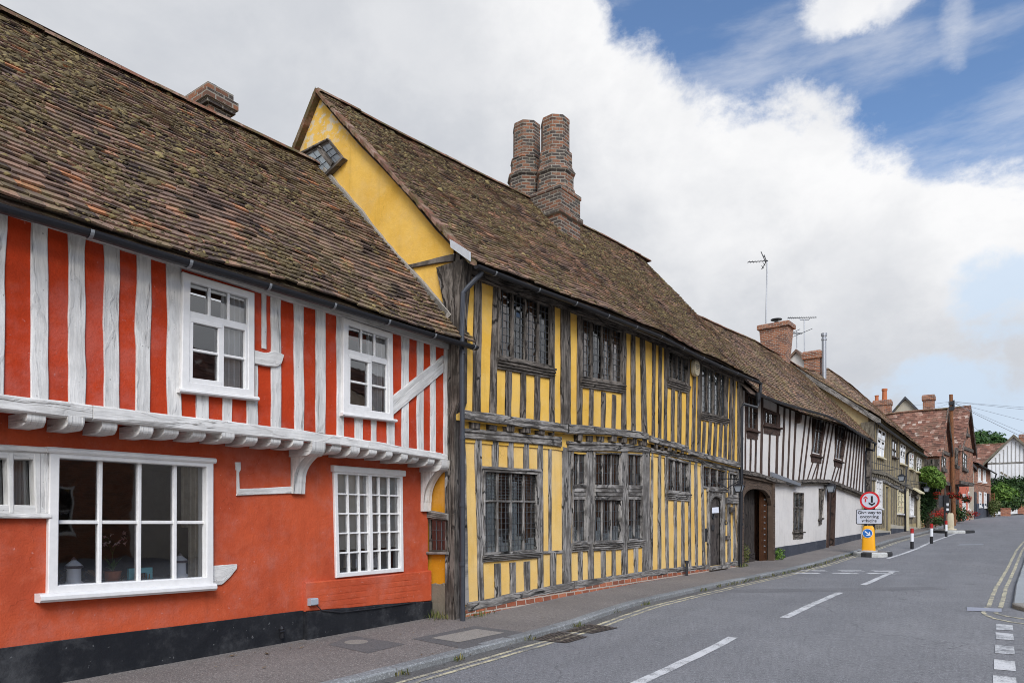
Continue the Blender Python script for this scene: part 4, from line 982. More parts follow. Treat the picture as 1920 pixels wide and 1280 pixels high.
# ground-floor windows
wn, Qi = ywin(QL1, 0, 4, (3, 9), .10, hb=[.36], curt=((.76, 1.0), (.33, .40)), mt=OAK, cm_=CURTB, fw=.04, vw=.035, bwid=.03)
mk(lambda m_: [fold_curtain(m_, YF, Qi, u0, u1, v0, 1.02, -.052, .010, 3) for u0, u1, v0 in ((0, .14, -.02), (.14, .30, .0), (.5, .66, .1))], 'curtain_or_backing', plain('grey_pane_reflection', (.55, .57, .56), .9, 0, 0, .2), wn)  # grey folds painted in for pale reflections in the panes
mk(lambda m_: [fold_curtain(m_, YF, Qi, .125 * i, .125 * i + .125, .86 + .05 * math.sin(i * 2.3), 1.02, -.044, .006, 1) for i in range(8)], 'pale_linen_reflection', CURT, wn)  # pale folds stand in for white linen and bright pane reflections
mk(lambda m_: ribbon(m_, YF, [(Qq[0], Qq[1]) for Qq in (bil(QL1, -.03, .0), bil(QL1, 1.03, 0))], [bil(QL1, -.03, -.035), bil(QL1, 1.03, -.035)], -.02, .05, 4, .004), 'window_head', OAK, yel)
for Q, nb in ((QLA, 2), (QLB, 3), (QLC, 2)):
    wn, Qi = ywin(Q, 0, nb, (3, 9), .16, hb=[], curt=((0, .5), (.6, 1.0)), mt=OAK, fw=.03, vw=.03)
    def tr(m_):
        for i in range(4): v = .365 + .028 * i * 1.55; ribbon(m_, YF, [bil(Q, 0, v + .040), bil(Q, 1, v + .040)], [bil(Q, 0, v), bil(Q, 1, v)], -.05, (.075 if nb == 3 else .03) - .01 * i, 6, .003, .008)
    mk(tr, 'transom', OAK, wn)
    mk(lambda m_: [fold_curtain(m_, YF, Qi, i / 5, (i + 1) / 5, .88 + .05 * math.sin(i * 2.1 + nb) - (.10 if nb == 3 and i == 1 else 0), 1.02, -.044, .006, 1) for i in range(5)], 'pale_linen_reflection', CURT, wn)  # pale folds added for linen and bright patches low in the glass
ywin(QL3, 0, 3, (3, 6), .17, curt=((0, 1),), mt=OAK)
ywin(QL4, 0, 3, (2, 5), .0, curt=None, mt=OAK, fw=.06, vw=.06)
ywin(QL5, 0, 2, (2, 6), .13, curt=None, mt=OAK, fw=.06, vw=.06)
# front door
zA = YF.Z(1344, 945, .03); zB = .24
mk(lambda m_: [ribbon(m_, YF, [(sD0 + (sD1 - sD0) * i / 5 + .004, zB), (sD0 + (sD1 - sD0) * i / 5 + .004, zD1)], [(sD0 + (sD1 - sD0) * (i + 1) / 5 - .004, zB), (sD0 + (sD1 - sD0) * (i + 1) / 5 - .004, zD1)], -.14, -.05 + .004 * (i % 2), 8, .0, .006) for i in range(5)], 'door', DOORW, yel)
dr = [o for o in yel.children if o.name.startswith('door')][-1]
mk(lambda m_: (ribbon(m_, YF, [(sD0 + .28, 1.22), (sD0 + .28, 1.10)], [(sD0 + .42, 1.22), (sD0 + .42, 1.10)], -.06, -.02, 2, .0, .01), tube(m_, [YF.p(sD0 + .35 + .05 * math.sin(t), 1.44 + .06 * math.cos(t), -.03) for t in [i * .7 for i in range(10)]], .014, 6)), 'knocker', IRON, dr)
for (xa, xb) in ((1328.5, 1332), (1355, 1360.5)): stud(YF, yel, OAK, (xa, xb), (xa, xb), YF.Z(1344, 921, .03), .18, 0, .05, .008, 'door_jamb')
def arch(m_):
    n = 12; A = []; B = []
    for i in range(n + 1):
        t = i / n; s = lerp(sD0 - .01, sD1 + .01, t); A.append((s, zD1 - .30 * (1 - math.sqrt(max(0, 1 - (2 * t - 1) ** 2))) - .06)); B.append((s, zD1 + .07))
    ribbon(m_, YF, A, B, -.12, .035, 14, 0, .01)
    ribbon(m_, YF, [(sD0 - .14, zD1 + .05), (sD1 + .16, zD1 + .05)], [(sD0 - .14, zD1 + .14), (sD1 + .16, zD1 + .14)], -.02, .07, 4, .004, .01)
mk(arch, 'door_head', OAK, yel)
mk(lambda m_: fbox(m_, YF, sD0 - .12, sD1 + .14, .16, .235, -.14, .14), 'doorstep', OAK, yel)
for (xa, xb) in ((1364.5, 1369.5), (1375, 1379)): stud(YF, yel, OAK, (xa, xb), (xa + 1, xb + 2), YF.Z(1370, 933, .02), lb, 0, .024, .01)
stud(YF, yel, OAK, (1384, 1392), (1384, 1391), lt, lb, 0, .05, .012, 'corner_post')
rib('rail', YF, YF.q([(1362, 943), (1386, 944)], .03), YF.q([(1362, 932), (1386, 932)], .03), -.02, .06, OAK, yel, n=6, wav=.006)
mk(lambda m_: fbox(m_, YF, YF.S(1367.5, .04), YF.S(1375, .04), YF.Z(1371, 960, .04), YF.Z(1371, 950, .04), -.02, .09), 'meter_box', OAKD, yel)
mk(lambda m_: fbox(m_, YF, YF.S(1360.5, .03), YF.S(1366.5, .03), YF.Z(1363, 1011, .03), YF.Z(1363, 1004, .03), -.02, .06), 'letter_box', OAKD, yel)
mk(lambda m_: fbox(m_, YF, YF.S(1323.5, .03), YF.S(1327, .03), YF.Z(1325, 1015, .03), YF.Z(1325, 990, .03), -.02, .012), 'slot', IRON, yel)
mk(lambda m_: (tube(m_, [YF.p(YF.S(1361.5, .07), z, .07) for z in (YF.Z(1361, 924, .07), YF.Z(1361, 976, .07))], .010, 6), tube(m_, [YF.p(YF.S(1361.5, .07) + .05 * math.cos(t), YF.Z(1361, 979, .07) + .06 * math.sin(t), .07) for t in [i * .7 for i in range(10)]], .010, 6)), 'bell_pull', IRON, yel)
mk(lambda m_: (tube(m_, [YF.p(YF.S(1287.5, .14), z, .14) for z in (.05, .40)], .03, 8), tube(m_, [YF.p(YF.S(1287.5, .14), z, .14) for z in (.40, .46)], .05, 8)), 'vent_pipe', IRON, yel)
# roof, gutter, pipes
ro = roof(yel, YF, -.09, 11.45, .42, y_eave, GR, y_ridge, TILE2, .098, .165, 10000, .045, moss_fn=lambda s, v: .30 * (v > .16) - .22 * (v < .16) + .2 * (v > .85), seed=5, verge=(lambda v: -.09, lambda v: lerp(11.45, 10.96, v)))
def verge(m_):
    A, L = resample([(.44, y_eave(0) - .02), (GR, zr0 + .02)], 44); 
    for (s0, z0), (s1, z1) in zip(A, A[1:]):
        j = random.uniform(-.012, .018); e = random.uniform(-.012, .012)
        m_.add([YG.p(a, b, o) for o in (.11 + j, -.04) for a, b in ((s0, z0 - .055 + e), (s1, z1 - .045 + e), (s1, z1 + .018 + e), (s0, z0 + .008 + e))], [(0, 1, 2, 3), (0, 1, 5, 4), (3, 2, 6, 7), (0, 4, 7, 3), (1, 2, 6, 5)], 0, random.random()); continue
        m_.quad(YG.p(s0, z0 - .10, .105), YG.p(s1, z1 - .10, .105), YG.p(s1, z1 + .02, .105), YG.p(s0, z0 + .02, .105), 0, random.random()); m_.quad(YG.p(s0, z0 - .10, .105), YG.p(s1, z1 - .10, .105), YG.p(s1, z1 - .10, -.02), YG.p(s0, z0 - .10, -.02), 0, random.random())
    B, L = resample([(GR, zr0 + .02), (GB - .2, y_eave(0) - .1)], 30)
    for (s0, z0), (s1, z1) in zip(B, B[1:]):
        m_.quad(YG.p(s0, z0 - .08, .105), YG.p(s1, z1 - .08, .105), YG.p(s1, z1 + .05, .105), YG.p(s0, z0 + .05, .105), 0, random.random()); m_.quad(YG.p(s0, z0 - .08, .105), YG.p(s1, z1 - .08, .105), YG.p(s1, z1 - .08, -.02), YG.p(s0, z0 - .08, -.02), 0, random.random())
mk(verge, 'verge', RIDGE, ro)
# lead flashing and cement fillet where the orange house's roof meets this gable
fl = [YG.hit(*p, .02) for p in [(606, 322), (640, 362), (680, 410), (720, 462), (765, 508), (800, 550), (838, 592)]]
rib('flashing', YG, [(s - .05, z - .05) for s, z in fl], [(s + .06, z + .05) for s, z in fl], -.01, .05, CONC, yel, n=24, wav=.02)
rib('flashing', YG, YG.q([(770, 527), (838, 601)], .03), YG.q([(784, 520), (848, 590)], .03), -.01, .05, CONC, yel, n=8, wav=.012)
mk(lambda m_: m_.add([YF.p(-.13, y_eave(0) + .32, .10), YF.p(-.13, y_eave(0) + .20, .12), YF.p(-.13, y_eave(0) - .06, .46), YF.p(-.13, y_eave(0) + .06, .46), YF.p(-.10, y_eave(0) + .32, .10), YF.p(-.10, y_eave(0) + .20, .12), YF.p(-.10, y_eave(0) - .06, .46), YF.p(-.10, y_eave(0) + .06, .46)], [(0, 1, 2, 3), (4, 5, 6, 7), (0, 1, 5, 4), (1, 2, 6, 5), (2, 3, 7, 6), (3, 0, 4, 7)]), 'verge_board', plain('grey_verge_lead', (.50, .51, .52), .5, 0, .05, .2), yel)
gp = [YF.hit(*p, .47) for p in [(893, 497), (982, 532), (1082, 568), (1180, 607), (1239, 630), (1295, 660), (1351, 686), (1427, 718)]]
gutter(yel, YF, gp, .47, .05, clips=1.0)
mk(lambda m_: m_.quad(YF.p(0, y_eave(0) - .04, .40), YF.p(YE + .3, y_eave(YE) - .04, .40), YF.p(YE + .3, y_eave(YE) + .14, YU), YF.p(0, y_eave(0) + .14, YU)), 'soffit', OAKD, yel)
dpx, dpo = YF.S(866, .25), .25
mk(lambda m_: tube(m_, [YF.p(*YF.hit(905, 503, .45), .45), YF.p(*YF.hit(902, 513, .43), .43), YF.p(*YF.hit(876, 540, .30), .30), YF.p(*YF.hit(868, 550, .26), .26), YF.p(dpx, 3.9, dpo), YF.p(dpx + .01, 2.0, dpo), YF.p(dpx + .02, .0, dpo)], .034, 10) and [tube(m_, [YF.p(dpx + .008, z, dpo), YF.p(dpx + .008, z + .05, dpo)], .042, 10) for z in (2.45, 1.55, 3.6, .75)], 'downpipe', GUTG, yel)
mk(lambda m_: tube(m_, [YF.p(gp[-1][0] - .05, gp[-1][1] - .03, .47), YF.p(gp[-1][0] - .05, gp[-1][1] - .28, .46)], .04, 10), 'downpipe', GUT, yel)
# twin octagonal chimney
f_s, f_o = YF.S(1041, -2.45), -2.45; b_s, b_o = YF.S(987.5, -3.35), -3.35
def octs(m_):
    a0 = math.pi / 8 - YF.a
    c = YF.xy(f_s, f_o); zt = YF.Z(1041, 228, f_o); S = (YF.S(1067, f_o) - YF.S(1015, f_o)) / .62 * .9; S = 1.0
    lathe(m_, (c[0], c[1], zt), [(.34, -2.6), (.42, -2.2), (.42, -1.72), (.455, -1.70), (.455, -1.64), (.425, -1.60), (.425, -1.33), (.45, -1.30), (.475, -1.26), (.45, -1.22), (.395, -1.12), (.39, -.82), (.385, -.79), (.37, -.765), (.332, -.74), (.330, -.12), (.338, -.10), (.332, -.02), (.32, 0), (.22, .01)], 8, 0, a0)
    stack(m_, c, -YF.a + math.pi / 4 * 0, .41, .41, [(0, zt - 3.2), (0, zt - 2.34), (.05, zt - 2.32), (.05, zt - 2.22), (0, zt - 2.18), (0, zt - 1.80), (.02, zt - 1.78), (.02, zt - 1.70)])
    c = YF.xy(b_s, b_o); zt = YF.Z(987, 238, b_o)
    lathe(m_, (c[0], c[1], zt), [(.43, -3.0), (.43, -1.33), (.46, -1.30), (.48, -1.26), (.46, -1.22), (.39, -1.14), (.385, -.90), (.405, -.87), (.385, -.84), (.335, -.80), (.330, -.12), (.34, -.1), (.33, 0), (.22, .01)], 8, 0, a0)
    stack(m_, c, -YF.a, .40, .42, [(0, zt - 3.4), (0, zt - 1.9), (-.08, zt - 1.8)])
oc = mk(octs, 'chimney', BRK, ro)
mk(lambda m_: tube(m_, [(*YF.xy(b_s, b_o), YF.Z(987, 238, b_o) - .02), (*YF.xy(b_s, b_o), YF.Z(987, 238, b_o) + .05)], .1, 10), 'chimney_cowl', IRON, oc)

# ================================================================== WHITE HOUSE
WUo, WLo = .04, -.10
whi = thing('half_timbered_house', 'white rendered house with thin leaning dark studs and an arched plank gateway', 'house', (*YF.xy(18, -3), .15))
w_eave = interp([(10.5, 4.62), (11.0, 4.60), (14.8, 4.58), (18.5, 4.72), (21.7, 4.76), (25.6, 4.64)])
w_ridge = interp([(10.6, 8.05), (14.2, 8.12), (17, 8.25), (20.2, 8.42), (24.6, 8.45), (26.5, 8.4)])
W0, WE = YE + .06, 25.6
def zx(x, y): return (1360 + x * .172, 680 + y * .172)
def zl(x, y): return (1360 + x * .172, 860 + y * .172)
wbm = YF.line([zl(190, 118), zl(350, 150), zl(500, 205), zl(700, 240), zl(760, 238), zl(880, 222), zl(1000, 219), zl(1120, 228), zl(1200, 250), zl(1300, 290), zl(1500, 372)], WUo)
wbb = lambda s: wbm(s) - .15
WW1 = YF.q([zx(232, 325), zx(345, 375), zx(345, 745), zx(232, 722)], WUo); WW2 = YF.q([zx(415, 490), zx(590, 560), zx(590, 705), zx(415, 675)], WUo)
WW3 = YF.q([zx(985, 580), zx(1075, 600), zx(1040, 1022), zx(932, 1000)], WUo); WW4 = YF.q([zx(1222, 665), zx(1308, 690), zx(1268, 1080), zx(1183, 1052)], WUo)
WL1 = YF.q([zl(742, 360), zl(850, 370), zl(838, 790), zl(737, 790)], WLo); WL2 = YF.q([zl(1042, 318), zl(1078, 320), zl(1044, 640), zl(1015, 655)], WLo)
WD = YF.q([zl(1120, 290), zl(1192, 300), zl(1172, 965), zl(1100, 985)], WLo)
sG0, sG1 = YF.S(1392, -.05), YF.S(zl(515, 0)[0], -.05)
wall = MB()
wall_front(wall, YF, sG1, WE, -.2, lambda s: wbm(s) - .03, WLo, [hole(WL1, .03), hole(WL2, .02), (min(WD[3][0], WD[0][0]) + .1, WD[1][0] - .05, G(26) - .3, WD[0][1])], .2)
wall_front(wall, YF, W0 - .2, WE, lambda s: wbm(s) - .05, lambda s: w_eave(s) + .3, WUo, [hole(WW1, .03), hole(WW2, .03), hole(WW3, .1), hole(WW4, .1)], .15)
zgt = YF.Z(zl(350, 240)[0], zl(350, 240)[1], -.05)
wall.quad(YF.p(W0 - .2, zgt, WLo), YF.p(sG1 + .01, zgt, WLo), YF.p(sG1 + .01, 2.9, WLo), YF.p(W0 - .2, 2.9, WLo))
outer(wall, YF, W0 - .1, WE, GB, -.1, lambda s: 4.6, w_ridge, WLo, GR, 0, (1, 1))
wall.build('wall', WHT, whi)
shell(whi, YF, sG1 + .02, WE - .03, -.22, -4.5, .12, 4.7, 2.6)
shell(whi, YF, W0, sG1 - .02, -.6, -4.5, .02, 2.55, None)
# plinth either side of the doorway
pt_ = YF.line([zl(545, 965), zl(800, 930), zl(1095, 880)], WLo + .04); pt2 = YF.line([zl(1185, 862), zl(1470, 815)], WLo + .04)
def plr(f, xa, xb):
    sa, sb = YF.S(xa, WLo + .03), YF.S(xb, WLo + .03); ss = [lerp(sa, sb, i / 6) for i in range(7)]
    rib('plinth', YF, [(s, -.2) for s in ss], [(s, f(s)) for s in ss], WLo - .02, WLo + .03, NAVY, whi, n=10, wav=.008)
plr(pt_, zl(548, 0)[0], zl(1098, 0)[0]); plr(pt2, zl(1186, 0)[0], zl(1478, 0)[0])
wtop = lambda s: w_eave(s) + .15
wbot = lambda s: wbm(s) - .02
WS = [(228, 221, 14), (650, 622, 18), (712, 684, 16), (775, 742, 18), (885, 803, 14), (935, 853, 14), (1105, 990, 13), (1142, 1036, 13), (1186, 1078, 13), (1335, 1236, 13), (1362, 1284, 13), (1388, 1330, 13), (1420, 1366, 12), (1450, 1398, 12), (1476, 1428, 12), (1500, 1460, 12), (1522, 1496, 12)]
for xt, xb, wd in WS:
    h2 = wd / 2; stud(YF, whi, BRN, (zx(xt - h2, 0)[0], zx(xt + h2, 0)[0]), (zx(xb - h2, 0)[0], zx(xb + h2, 0)[0]), wtop, wbot, WUo, .018, .014)
for xt, xb, wd in ((408, 394, 22), (580, 560, 22)): h2 = wd / 2; stud(YF, whi, BRN, (zx(xt - h2, 0)[0], zx(xt + h2, 0)[0]), (zx(xb - h2, 0)[0], zx(xb + h2, 0)[0]), wtop, wbot, WUo, .022, .014)
for xt, yt, xb, wd in ((283, 800, 276, 16), (340, 800, 331, 16), (490, 735, 478, 17), (967, 1055, 897, 10), (1022, 1060, 946, 10), (1212, 1105, 1160, 10), (1250, 1110, 1192, 10)):
    h2 = wd / 2; stud(YF, whi, BRN, (zx(xt - h2, 0)[0], zx(xt + h2, 0)[0]), (zx(xb - h2, 0)[0], zx(xb + h2, 0)[0]), YF.Z(*zx(xt, yt), WUo), wbot, WUo, .018, .012)
mk(lambda m_: ribbon(m_, YF, [YF.hit(*zx(770, 660), WUo), YF.hit(*zx(785, 560), WUo), YF.hit(*zx(835, 520), WUo)], [YF.hit(*zx(755, 660), WUo), YF.hit(*zx(762, 540), WUo), YF.hit(*zx(780, 500), WUo)], WUo - .02, WUo + .16, 6, .004), 'bracket', BRN, whi)
beam(YF, whi, OAKD, W0, WE, lambda s: wbm(s) + .01, lambda s: wbm(s) - .11, -.2, WUo + .05, wav=.02)
beam(YF, whi, OAKB, YF.S(zl(745, 0)[0], .03), WE, lambda s: wbm(s) - .10, lambda s: wbm(s) - .17, -.2, WUo - .02, wav=.012)
def wwin(Q, out, nb, leads, mt=BRN, hb=(), sill=True, fw=.05, cur=None, vw=.04):
    wn, Qi = window(whi, YF, out, Q, fw, mt, [i / nb for i in range(1, nb)], hb, .05, .03, .1, leads=leads, gl=GLASSO, vw=vw, pane_jit=.002, glass_o=out - .03)
    if sill:
        mk(lambda m_: (ribbon(m_, YF, [(Q[3][0] - .08, Q[3][1] - .05), (Q[2][0] + .12, Q[2][1] - .05)], [(Q[3][0] - .08, Q[3][1]), (Q[2][0] + .12, Q[2][1])], out - .02, out + .08, 3, .004), ribbon(m_, YF, [(Q[3][0], Q[3][1] - .24), (Q[2][0], Q[2][1] - .24)], [(Q[3][0], Q[3][1] - .05), (Q[2][0], Q[2][1] - .05)], out - .02, out + .025, 3, .004)), 'sill', mt, wn)
    if cur: mk(lambda m_: [fold_curtain(m_, YF, Qi, a, b, -.02, 1.02, out - .1, .015, 3) for a, b in cur], 'curtain_or_backing', CURT, wn)
wwin(WW1, WUo, 2, (2, 6), cur=((0, .8),)); wwin(WW2, WUo, 3, (2, 3), cur=((0, .25), (.4, .6)), fw=.08)
wwin(WW3, WUo, 2, (2, 10), hb=[.36]); wwin(WW4, WUo, 2, (2, 10), hb=[.38])
wwin(WL1, WLo, 2, (2, 8), mt=OAKD, hb=[.38]); wwin(WL2, WLo, 1, (1, 6), mt=OAKD, fw=.06)
# leaning plank door with a stone step
zst = G(26) + .12
mk(lambda m_: [ribbon(m_, YF, [bil(WD, u0, 1), bil(WD, u0, 0)], [bil(WD, u1, 1), bil(WD, u1, 0)], WLo - .16, WLo - o, 4, .003, .01) for u0, u1, o in ((.3, .5, .08), (.5, .72, .084), (.72, .95, .08))], 'door', PBLK, whi)
mk(lambda m_: [ribbon(m_, YF, [bil(WD, u0, 1), bil(WD, u0, -.02)], [bil(WD, u1, 1), bil(WD, u1, -.02)], WLo - .12, WLo + .05, 4, .006, .01) for u0, u1 in ((-.04, .22), (.90, 1.06))] + [ribbon(m_, YF, [bil(WD, 0, .03), bil(WD, 1, .03)], [bil(WD, 0, -.03), bil(WD, 1, -.03)], WLo - .12, WLo + .05, 3, .004)], 'door_frame', BRN, whi)
mk(lambda m_: fbox(m_, YF, WD[3][0], WD[2][0], -.1, WD[3][1] + .05, WLo - .2, WLo + .08), 'doorstep', CONC, whi)
# arched gateway: frame, leaves, hood
zg0 = .05; gl = YF.S(1388.5, -.05)
gtop = YF.Z(*zl(350, 330), -.05)
def gate(m_):
    a, b = gl + .10, sG1 - .14; n = 16; A = []; B = []
    for i in range(n + 1):
        t = i / n; s = lerp(a, b, t); A.append((s, gtop - .42 * (1 - max(0, 1 - abs(2 * t - 1) ** 2.6) ** .5))); B.append((s, gtop + .30))
    ribbon(m_, YF, A, B, -.14, -.03, 18, 0, .012)
    fbox(m_, YF, sG1 - .13, sG1 + .02, zg0, gtop + .30, -.15, .02); fbox(m_, YF, gl - .02, gl + .11, zg0, gtop + .30, -.15, .0)
    ribbon(m_, YF, [(gl - .02, gtop + .28), (sG1 + .06, gtop + .20)], [(gl - .02, gtop + .44), (sG1 + .06, gtop + .34)], -.32, .04, 3, .004)
mk(gate, 'gate_frame', wood('brown_gate_oak', (.075, .050, .035), (.15, .105, .075), (.015, .011, .009), .9, 26, .8), whi)
def leaf(m_):
    for i in range(6):
        a = lerp(gl + .10, sG1 - .62, i / 6); b = lerp(gl + .10, sG1 - .62, (i + 1) / 6)
        ribbon(m_, YF, [(a + .006, zg0 + .03), (a + .006, gtop + .02)], [(b - .006, zg0 + .03), (b - .006, gtop + .02)], -.42, -.37 + .006 * (i % 2), 6, .002, .008)
    fbox(m_, YF, gl + .1, sG1 - .62, zg0 + .06, zg0 + .34, -.37, -.345)
mk(leaf, 'gate_leaf', wood('dark_gate_oak', (.030, .024, .020), (.060, .050, .043), (.006, .005, .005), .9, 14, .8), whi)
def leaf2(m_):
    s = sG1 - .16
    for i in range(3):
        o0, o1 = lerp(-.16, -1.3, i / 3), lerp(-.16, -1.3, (i + 1) / 3); 
        m_.add([YF.p(s - .01, zg0 + .03, o0), YF.p(s - .30 * (i == 0) * 0 - .01, zg0 + .03, o1), YF.p(s - .01, gtop, o1), YF.p(s - .01, gtop, o0)], [(0, 1, 2, 3)], 0, .3, [[(0, o0), (0, o1), (2, o1), (2, o0)]])
    fbox(m_, YF, sG1 - .48, sG1 - .18, zg0 + .03, gtop + .02, -.28, -.22)
    fbox(m_, YF, sG1 - .36, sG1 - .22, zg0 + .04, gtop - .2, -.22, -.20)
mk(leaf2, 'gate_leaf', DOORO, whi)
mk(lambda m_: [lathe(m_, YF.p(sG1 - .28, zg0 + .35 + .17 * i, -.19), [(.018, -.018), (.025, 0), (.018, .018)], 6) for i in range(11)], 'stud_nails', GALV, [o for o in whi.children if o.name.startswith('gate_leaf')][-1])
hz0, hz1 = YF.Z(1390, zl(0, 195)[1], .1), YF.Z(zl(540, 0)[0], zl(0, 285)[1], .30)
None and mk(lambda m_: (m_.add([YF.p(gl, hz0 + .02, -.1), YF.p(sG1 + .1, hz1 + .32, -.1), YF.p(sG1 + .1, hz1 + .14, .16), YF.p(gl, hz0 - .20, .16), YF.p(gl, hz0 - .01, -.1), YF.p(sG1 + .1, hz1 + .28, -.1), YF.p(sG1 + .1, hz1 + .09, .16), YF.p(gl, hz0 - .25, .16)], [(0, 1, 2, 3), (4, 5, 6, 7), (3, 2, 6, 7), (1, 2, 6, 5), (0, 3, 7, 4)])), 'gate_hood', WHT, whi)
mk(lambda m_: ribbon(m_, YF, [(sG1 - .5, hz1 + .26), (sG1 + 2.3, wbm(sG1 + 2.3) - .20)], [(sG1 - .5, hz1 + .40), (sG1 + 2.3, wbm(sG1 + 2.3) - .10)], -.12, .10, 6, .004), 'hood_flashing', LEADS, whi)
ro = roof(whi, YF, 10.6, 25.75, .42, w_eave, GR, w_ridge, TILE2, .115, .18, 3200, .05, moss_fn=lambda s, v: .1 + .12 * (v > .5), seed=8, verge=(lambda v: lerp(11.2, 10.7, v), lambda v: 25.75))
gp = [YF.hit(*p, .48) for p in [(1424, 738), zx(560, 415), zx(760, 475), zx(900, 515), zx(1100, 570), zx(1190, 610), zx(1300, 665), zx(1420, 745), zx(1640, 880)]]
gutter(whi, YF, gp, .48, .055, clips=1.3)
mk(lambda m_: m_.quad(YF.p(W0, w_eave(11) - .04, .42), YF.p(WE, w_eave(WE) - .04, .42), YF.p(WE, w_eave(WE) + .15, WUo), YF.p(W0, w_eave(11) + .15, WUo)), 'soffit', OAKD, whi)
g0 = gp[0]
mk(lambda m_: (lathe(m_, YF.p(g0[0] - .02, g0[1] - .12, .46), [(.03, -.16), (.06, -.05), (.08, .12), (.085, .15)], 8), tube(m_, [YF.p(g0[0] - .02, g0[1] - .25, .46), YF.p(g0[0] - .06, g0[1] - .36, .44), YF.p(YF.S(1394, .16), YF.Z(1394, 757, .16), .16), YF.p(YF.S(1391, .14), YF.Z(1391, 764, .14), .14), YF.p(YF.S(1390, .12), 2.2, .12), YF.p(YF.S(1388, .12), .1, .12)], .042, 10), [tube(m_, [YF.p(YF.S(1390, .12), z, .12), YF.p(YF.S(1390, .12), z + .06, .12)], .055, 10) for z in (3.4, 2.3, 1.2)]), 'downpipe', GUT, whi)
e0 = gp[-1]
mk(lambda m_: tube(m_, [YF.p(e0[0] - .1, e0[1] - .03, .47), YF.p(e0[0] - .15, e0[1] - .3, .44), YF.p(YF.S(1625, .1), YF.Z(1625, 842, .1), .1), YF.p(YF.S(1623, .08), YF.Z(1623, 850, .08), .08), YF.p(YF.S(1622, .06), 2.2, .06), YF.p(YF.S(1621, .06), G(32) - .05, .06)], .045, 10), 'downpipe', GUT, whi)
# chimneys
c1s = YF.S(1477.6, -2.45); zt = YF.Z(1477, 600, -2.45)
wd = .42
cc = YF.xy(c1s + wd, -2.45 - .62)
ch = mk(lambda m_: stack(m_, cc, -YF.a, .62, wd, [(-.12, 7.0), (-.12, 8.2), (-.02, zt - .25), (-.02, zt - .22), (.06, zt - .2), (.06, zt - .02), (-.02, zt + .02)]), 'chimney', BRKC, ro)
mk(lambda m_: (lathe(m_, (cc[0], cc[1], zt), [(.09, 0), (.09, .12), (.11, .13)], 10), lathe(m_, (cc[0], cc[1], zt + .2), [(.05, 0), (.24, .02), (.24, .05), (.05, .09)], 12)), 'chimney_cowl', IRON, ch)
c2s = YF.S(1537.5, -2.62); zt2 = YF.Z(1530, 650, -2.62); w2 = .36
cc2 = YF.xy(c2s + w2, -2.62 - .38)
ch2 = mk(lambda m_: (stack(m_, cc2, -YF.a, .37, w2, [(0, 7.0), (0, zt2 - .4), (.08, zt2 - .38), (.10, zt2 - .1), (.02, zt2)])), 'chimney', BRKC, ro)
mk(lambda m_: stack(m_, YF.xy(YF.S(1500, -5.4) + .5, -5.4), -YF.a, .35, .5, [(0, 7.0), (0, zt2 - .1), (.08, zt2 - .08), (.08, zt2 + .15), (0, zt2 + .3)]), 'chimney', BRKC, ro)
fs = YF.S(1545, -2.45); zf0, zf1 = 7.4, YF.Z(1544, 624, -2.45)
mk(lambda m_: lathe(m_, (*YF.xy(fs, -2.45), zf0), [(.11, 0), (.105, zf1 - zf0 - .35), (.13, zf1 - zf0 - .34), (.13, zf1 - zf0 - .28), (.105, zf1 - zf0 - .25), (.105, zf1 - zf0 - .14), (.14, zf1 - zf0 - .13), (.14, zf1 - zf0)], 14), 'flue', GALV, ch2)
# small rear gable between the two stacks
GP = Fac(YF.xy(30.2, 0), 93.6)
ga_, gl_, gr_ = GP.hit(1494, 659, 0), GP.hit(1483, 671, 0), GP.hit(1514, 682, 0)
kL = (ga_[1] - gl_[1]) / (ga_[0] - gl_[0]); kR = (ga_[1] - gr_[1]) / (gr_[0] - ga_[0]); eL, eR = ga_[0] - .9, ga_[0] + .75
mk(lambda m_: m_.add([GP.p(eL, 6.5, 0), GP.p(eR, 6.5, 0), GP.p(eR, ga_[1] - .75 * kR, 0), GP.p(*ga_, 0), GP.p(eL, ga_[1] - .9 * kL, 0)], [(0, 1, 2, 3, 4)]), 'wall', WHT, whi)
for e_, k_ in ((eL - .1, kL), (eR + .1, kR)):
    d_ = abs(e_ - ga_[0]) * k_
    mk(lambda m_: m_.add([GP.p(a, b + h_, o) for o in (.15, -4) for a, b, h_ in ((ga_[0], ga_[1], .12), (e_, ga_[1] - d_, .12), (e_, ga_[1] - d_, -.03), (ga_[0], ga_[1], -.03))], [(0, 1, 2, 3), (0, 1, 5, 4), (1, 2, 6, 5), (2, 3, 7, 6)], 0, .3), 'roof', TILE2, whi)
# ================================================================== BEIGE TIMBER HOUSE
def z3(x, y): return (1580 + x * .125, 700 + y * .125)
def z4(x, y): return (1580 + x * .172, 840 + y * .172)
tim = thing('half_timbered_house', 'beige half timbered house with close set grey studs and white framed windows', 'house', (*YF.xy(34, -3), .5))
T0, T1 = 25.7, 41.2
t_eave = interp([(25, 5.70), (26.6, 5.66), (31.8, 5.47), (39.9, 5.17), (41.5, 5.10)])
t_ridge = interp([(24, 8.38), (26.8, 8.42), (29.5, 8.8)] + [YF.hit(*p, -2.95) for p in [(1551, 691), (1582, 713), (1592, 719), (1618, 743), (1640, 761), (1655, 776)]])
tb_t = YF.line([z4(260, 215), z4(470, 265), z4(580, 330), z4(780, 440), z4(850, 480)], .12)
TWq = [[z3(530, 815), z3(640, 885), z3(605, 1275), z3(510, 1235)], [z3(742, 985), z3(808, 1020), z3(800, 1262), z3(738, 1240)], [z3(868, 1050), z3(938, 1085), z3(925, 1370), z3(855, 1340)],
       [z4(730, 45), z4(772, 65), z4(766, 240), z4(722, 215)], [z4(812, 95), z4(856, 120), z4(848, 275), z4(803, 250)]]
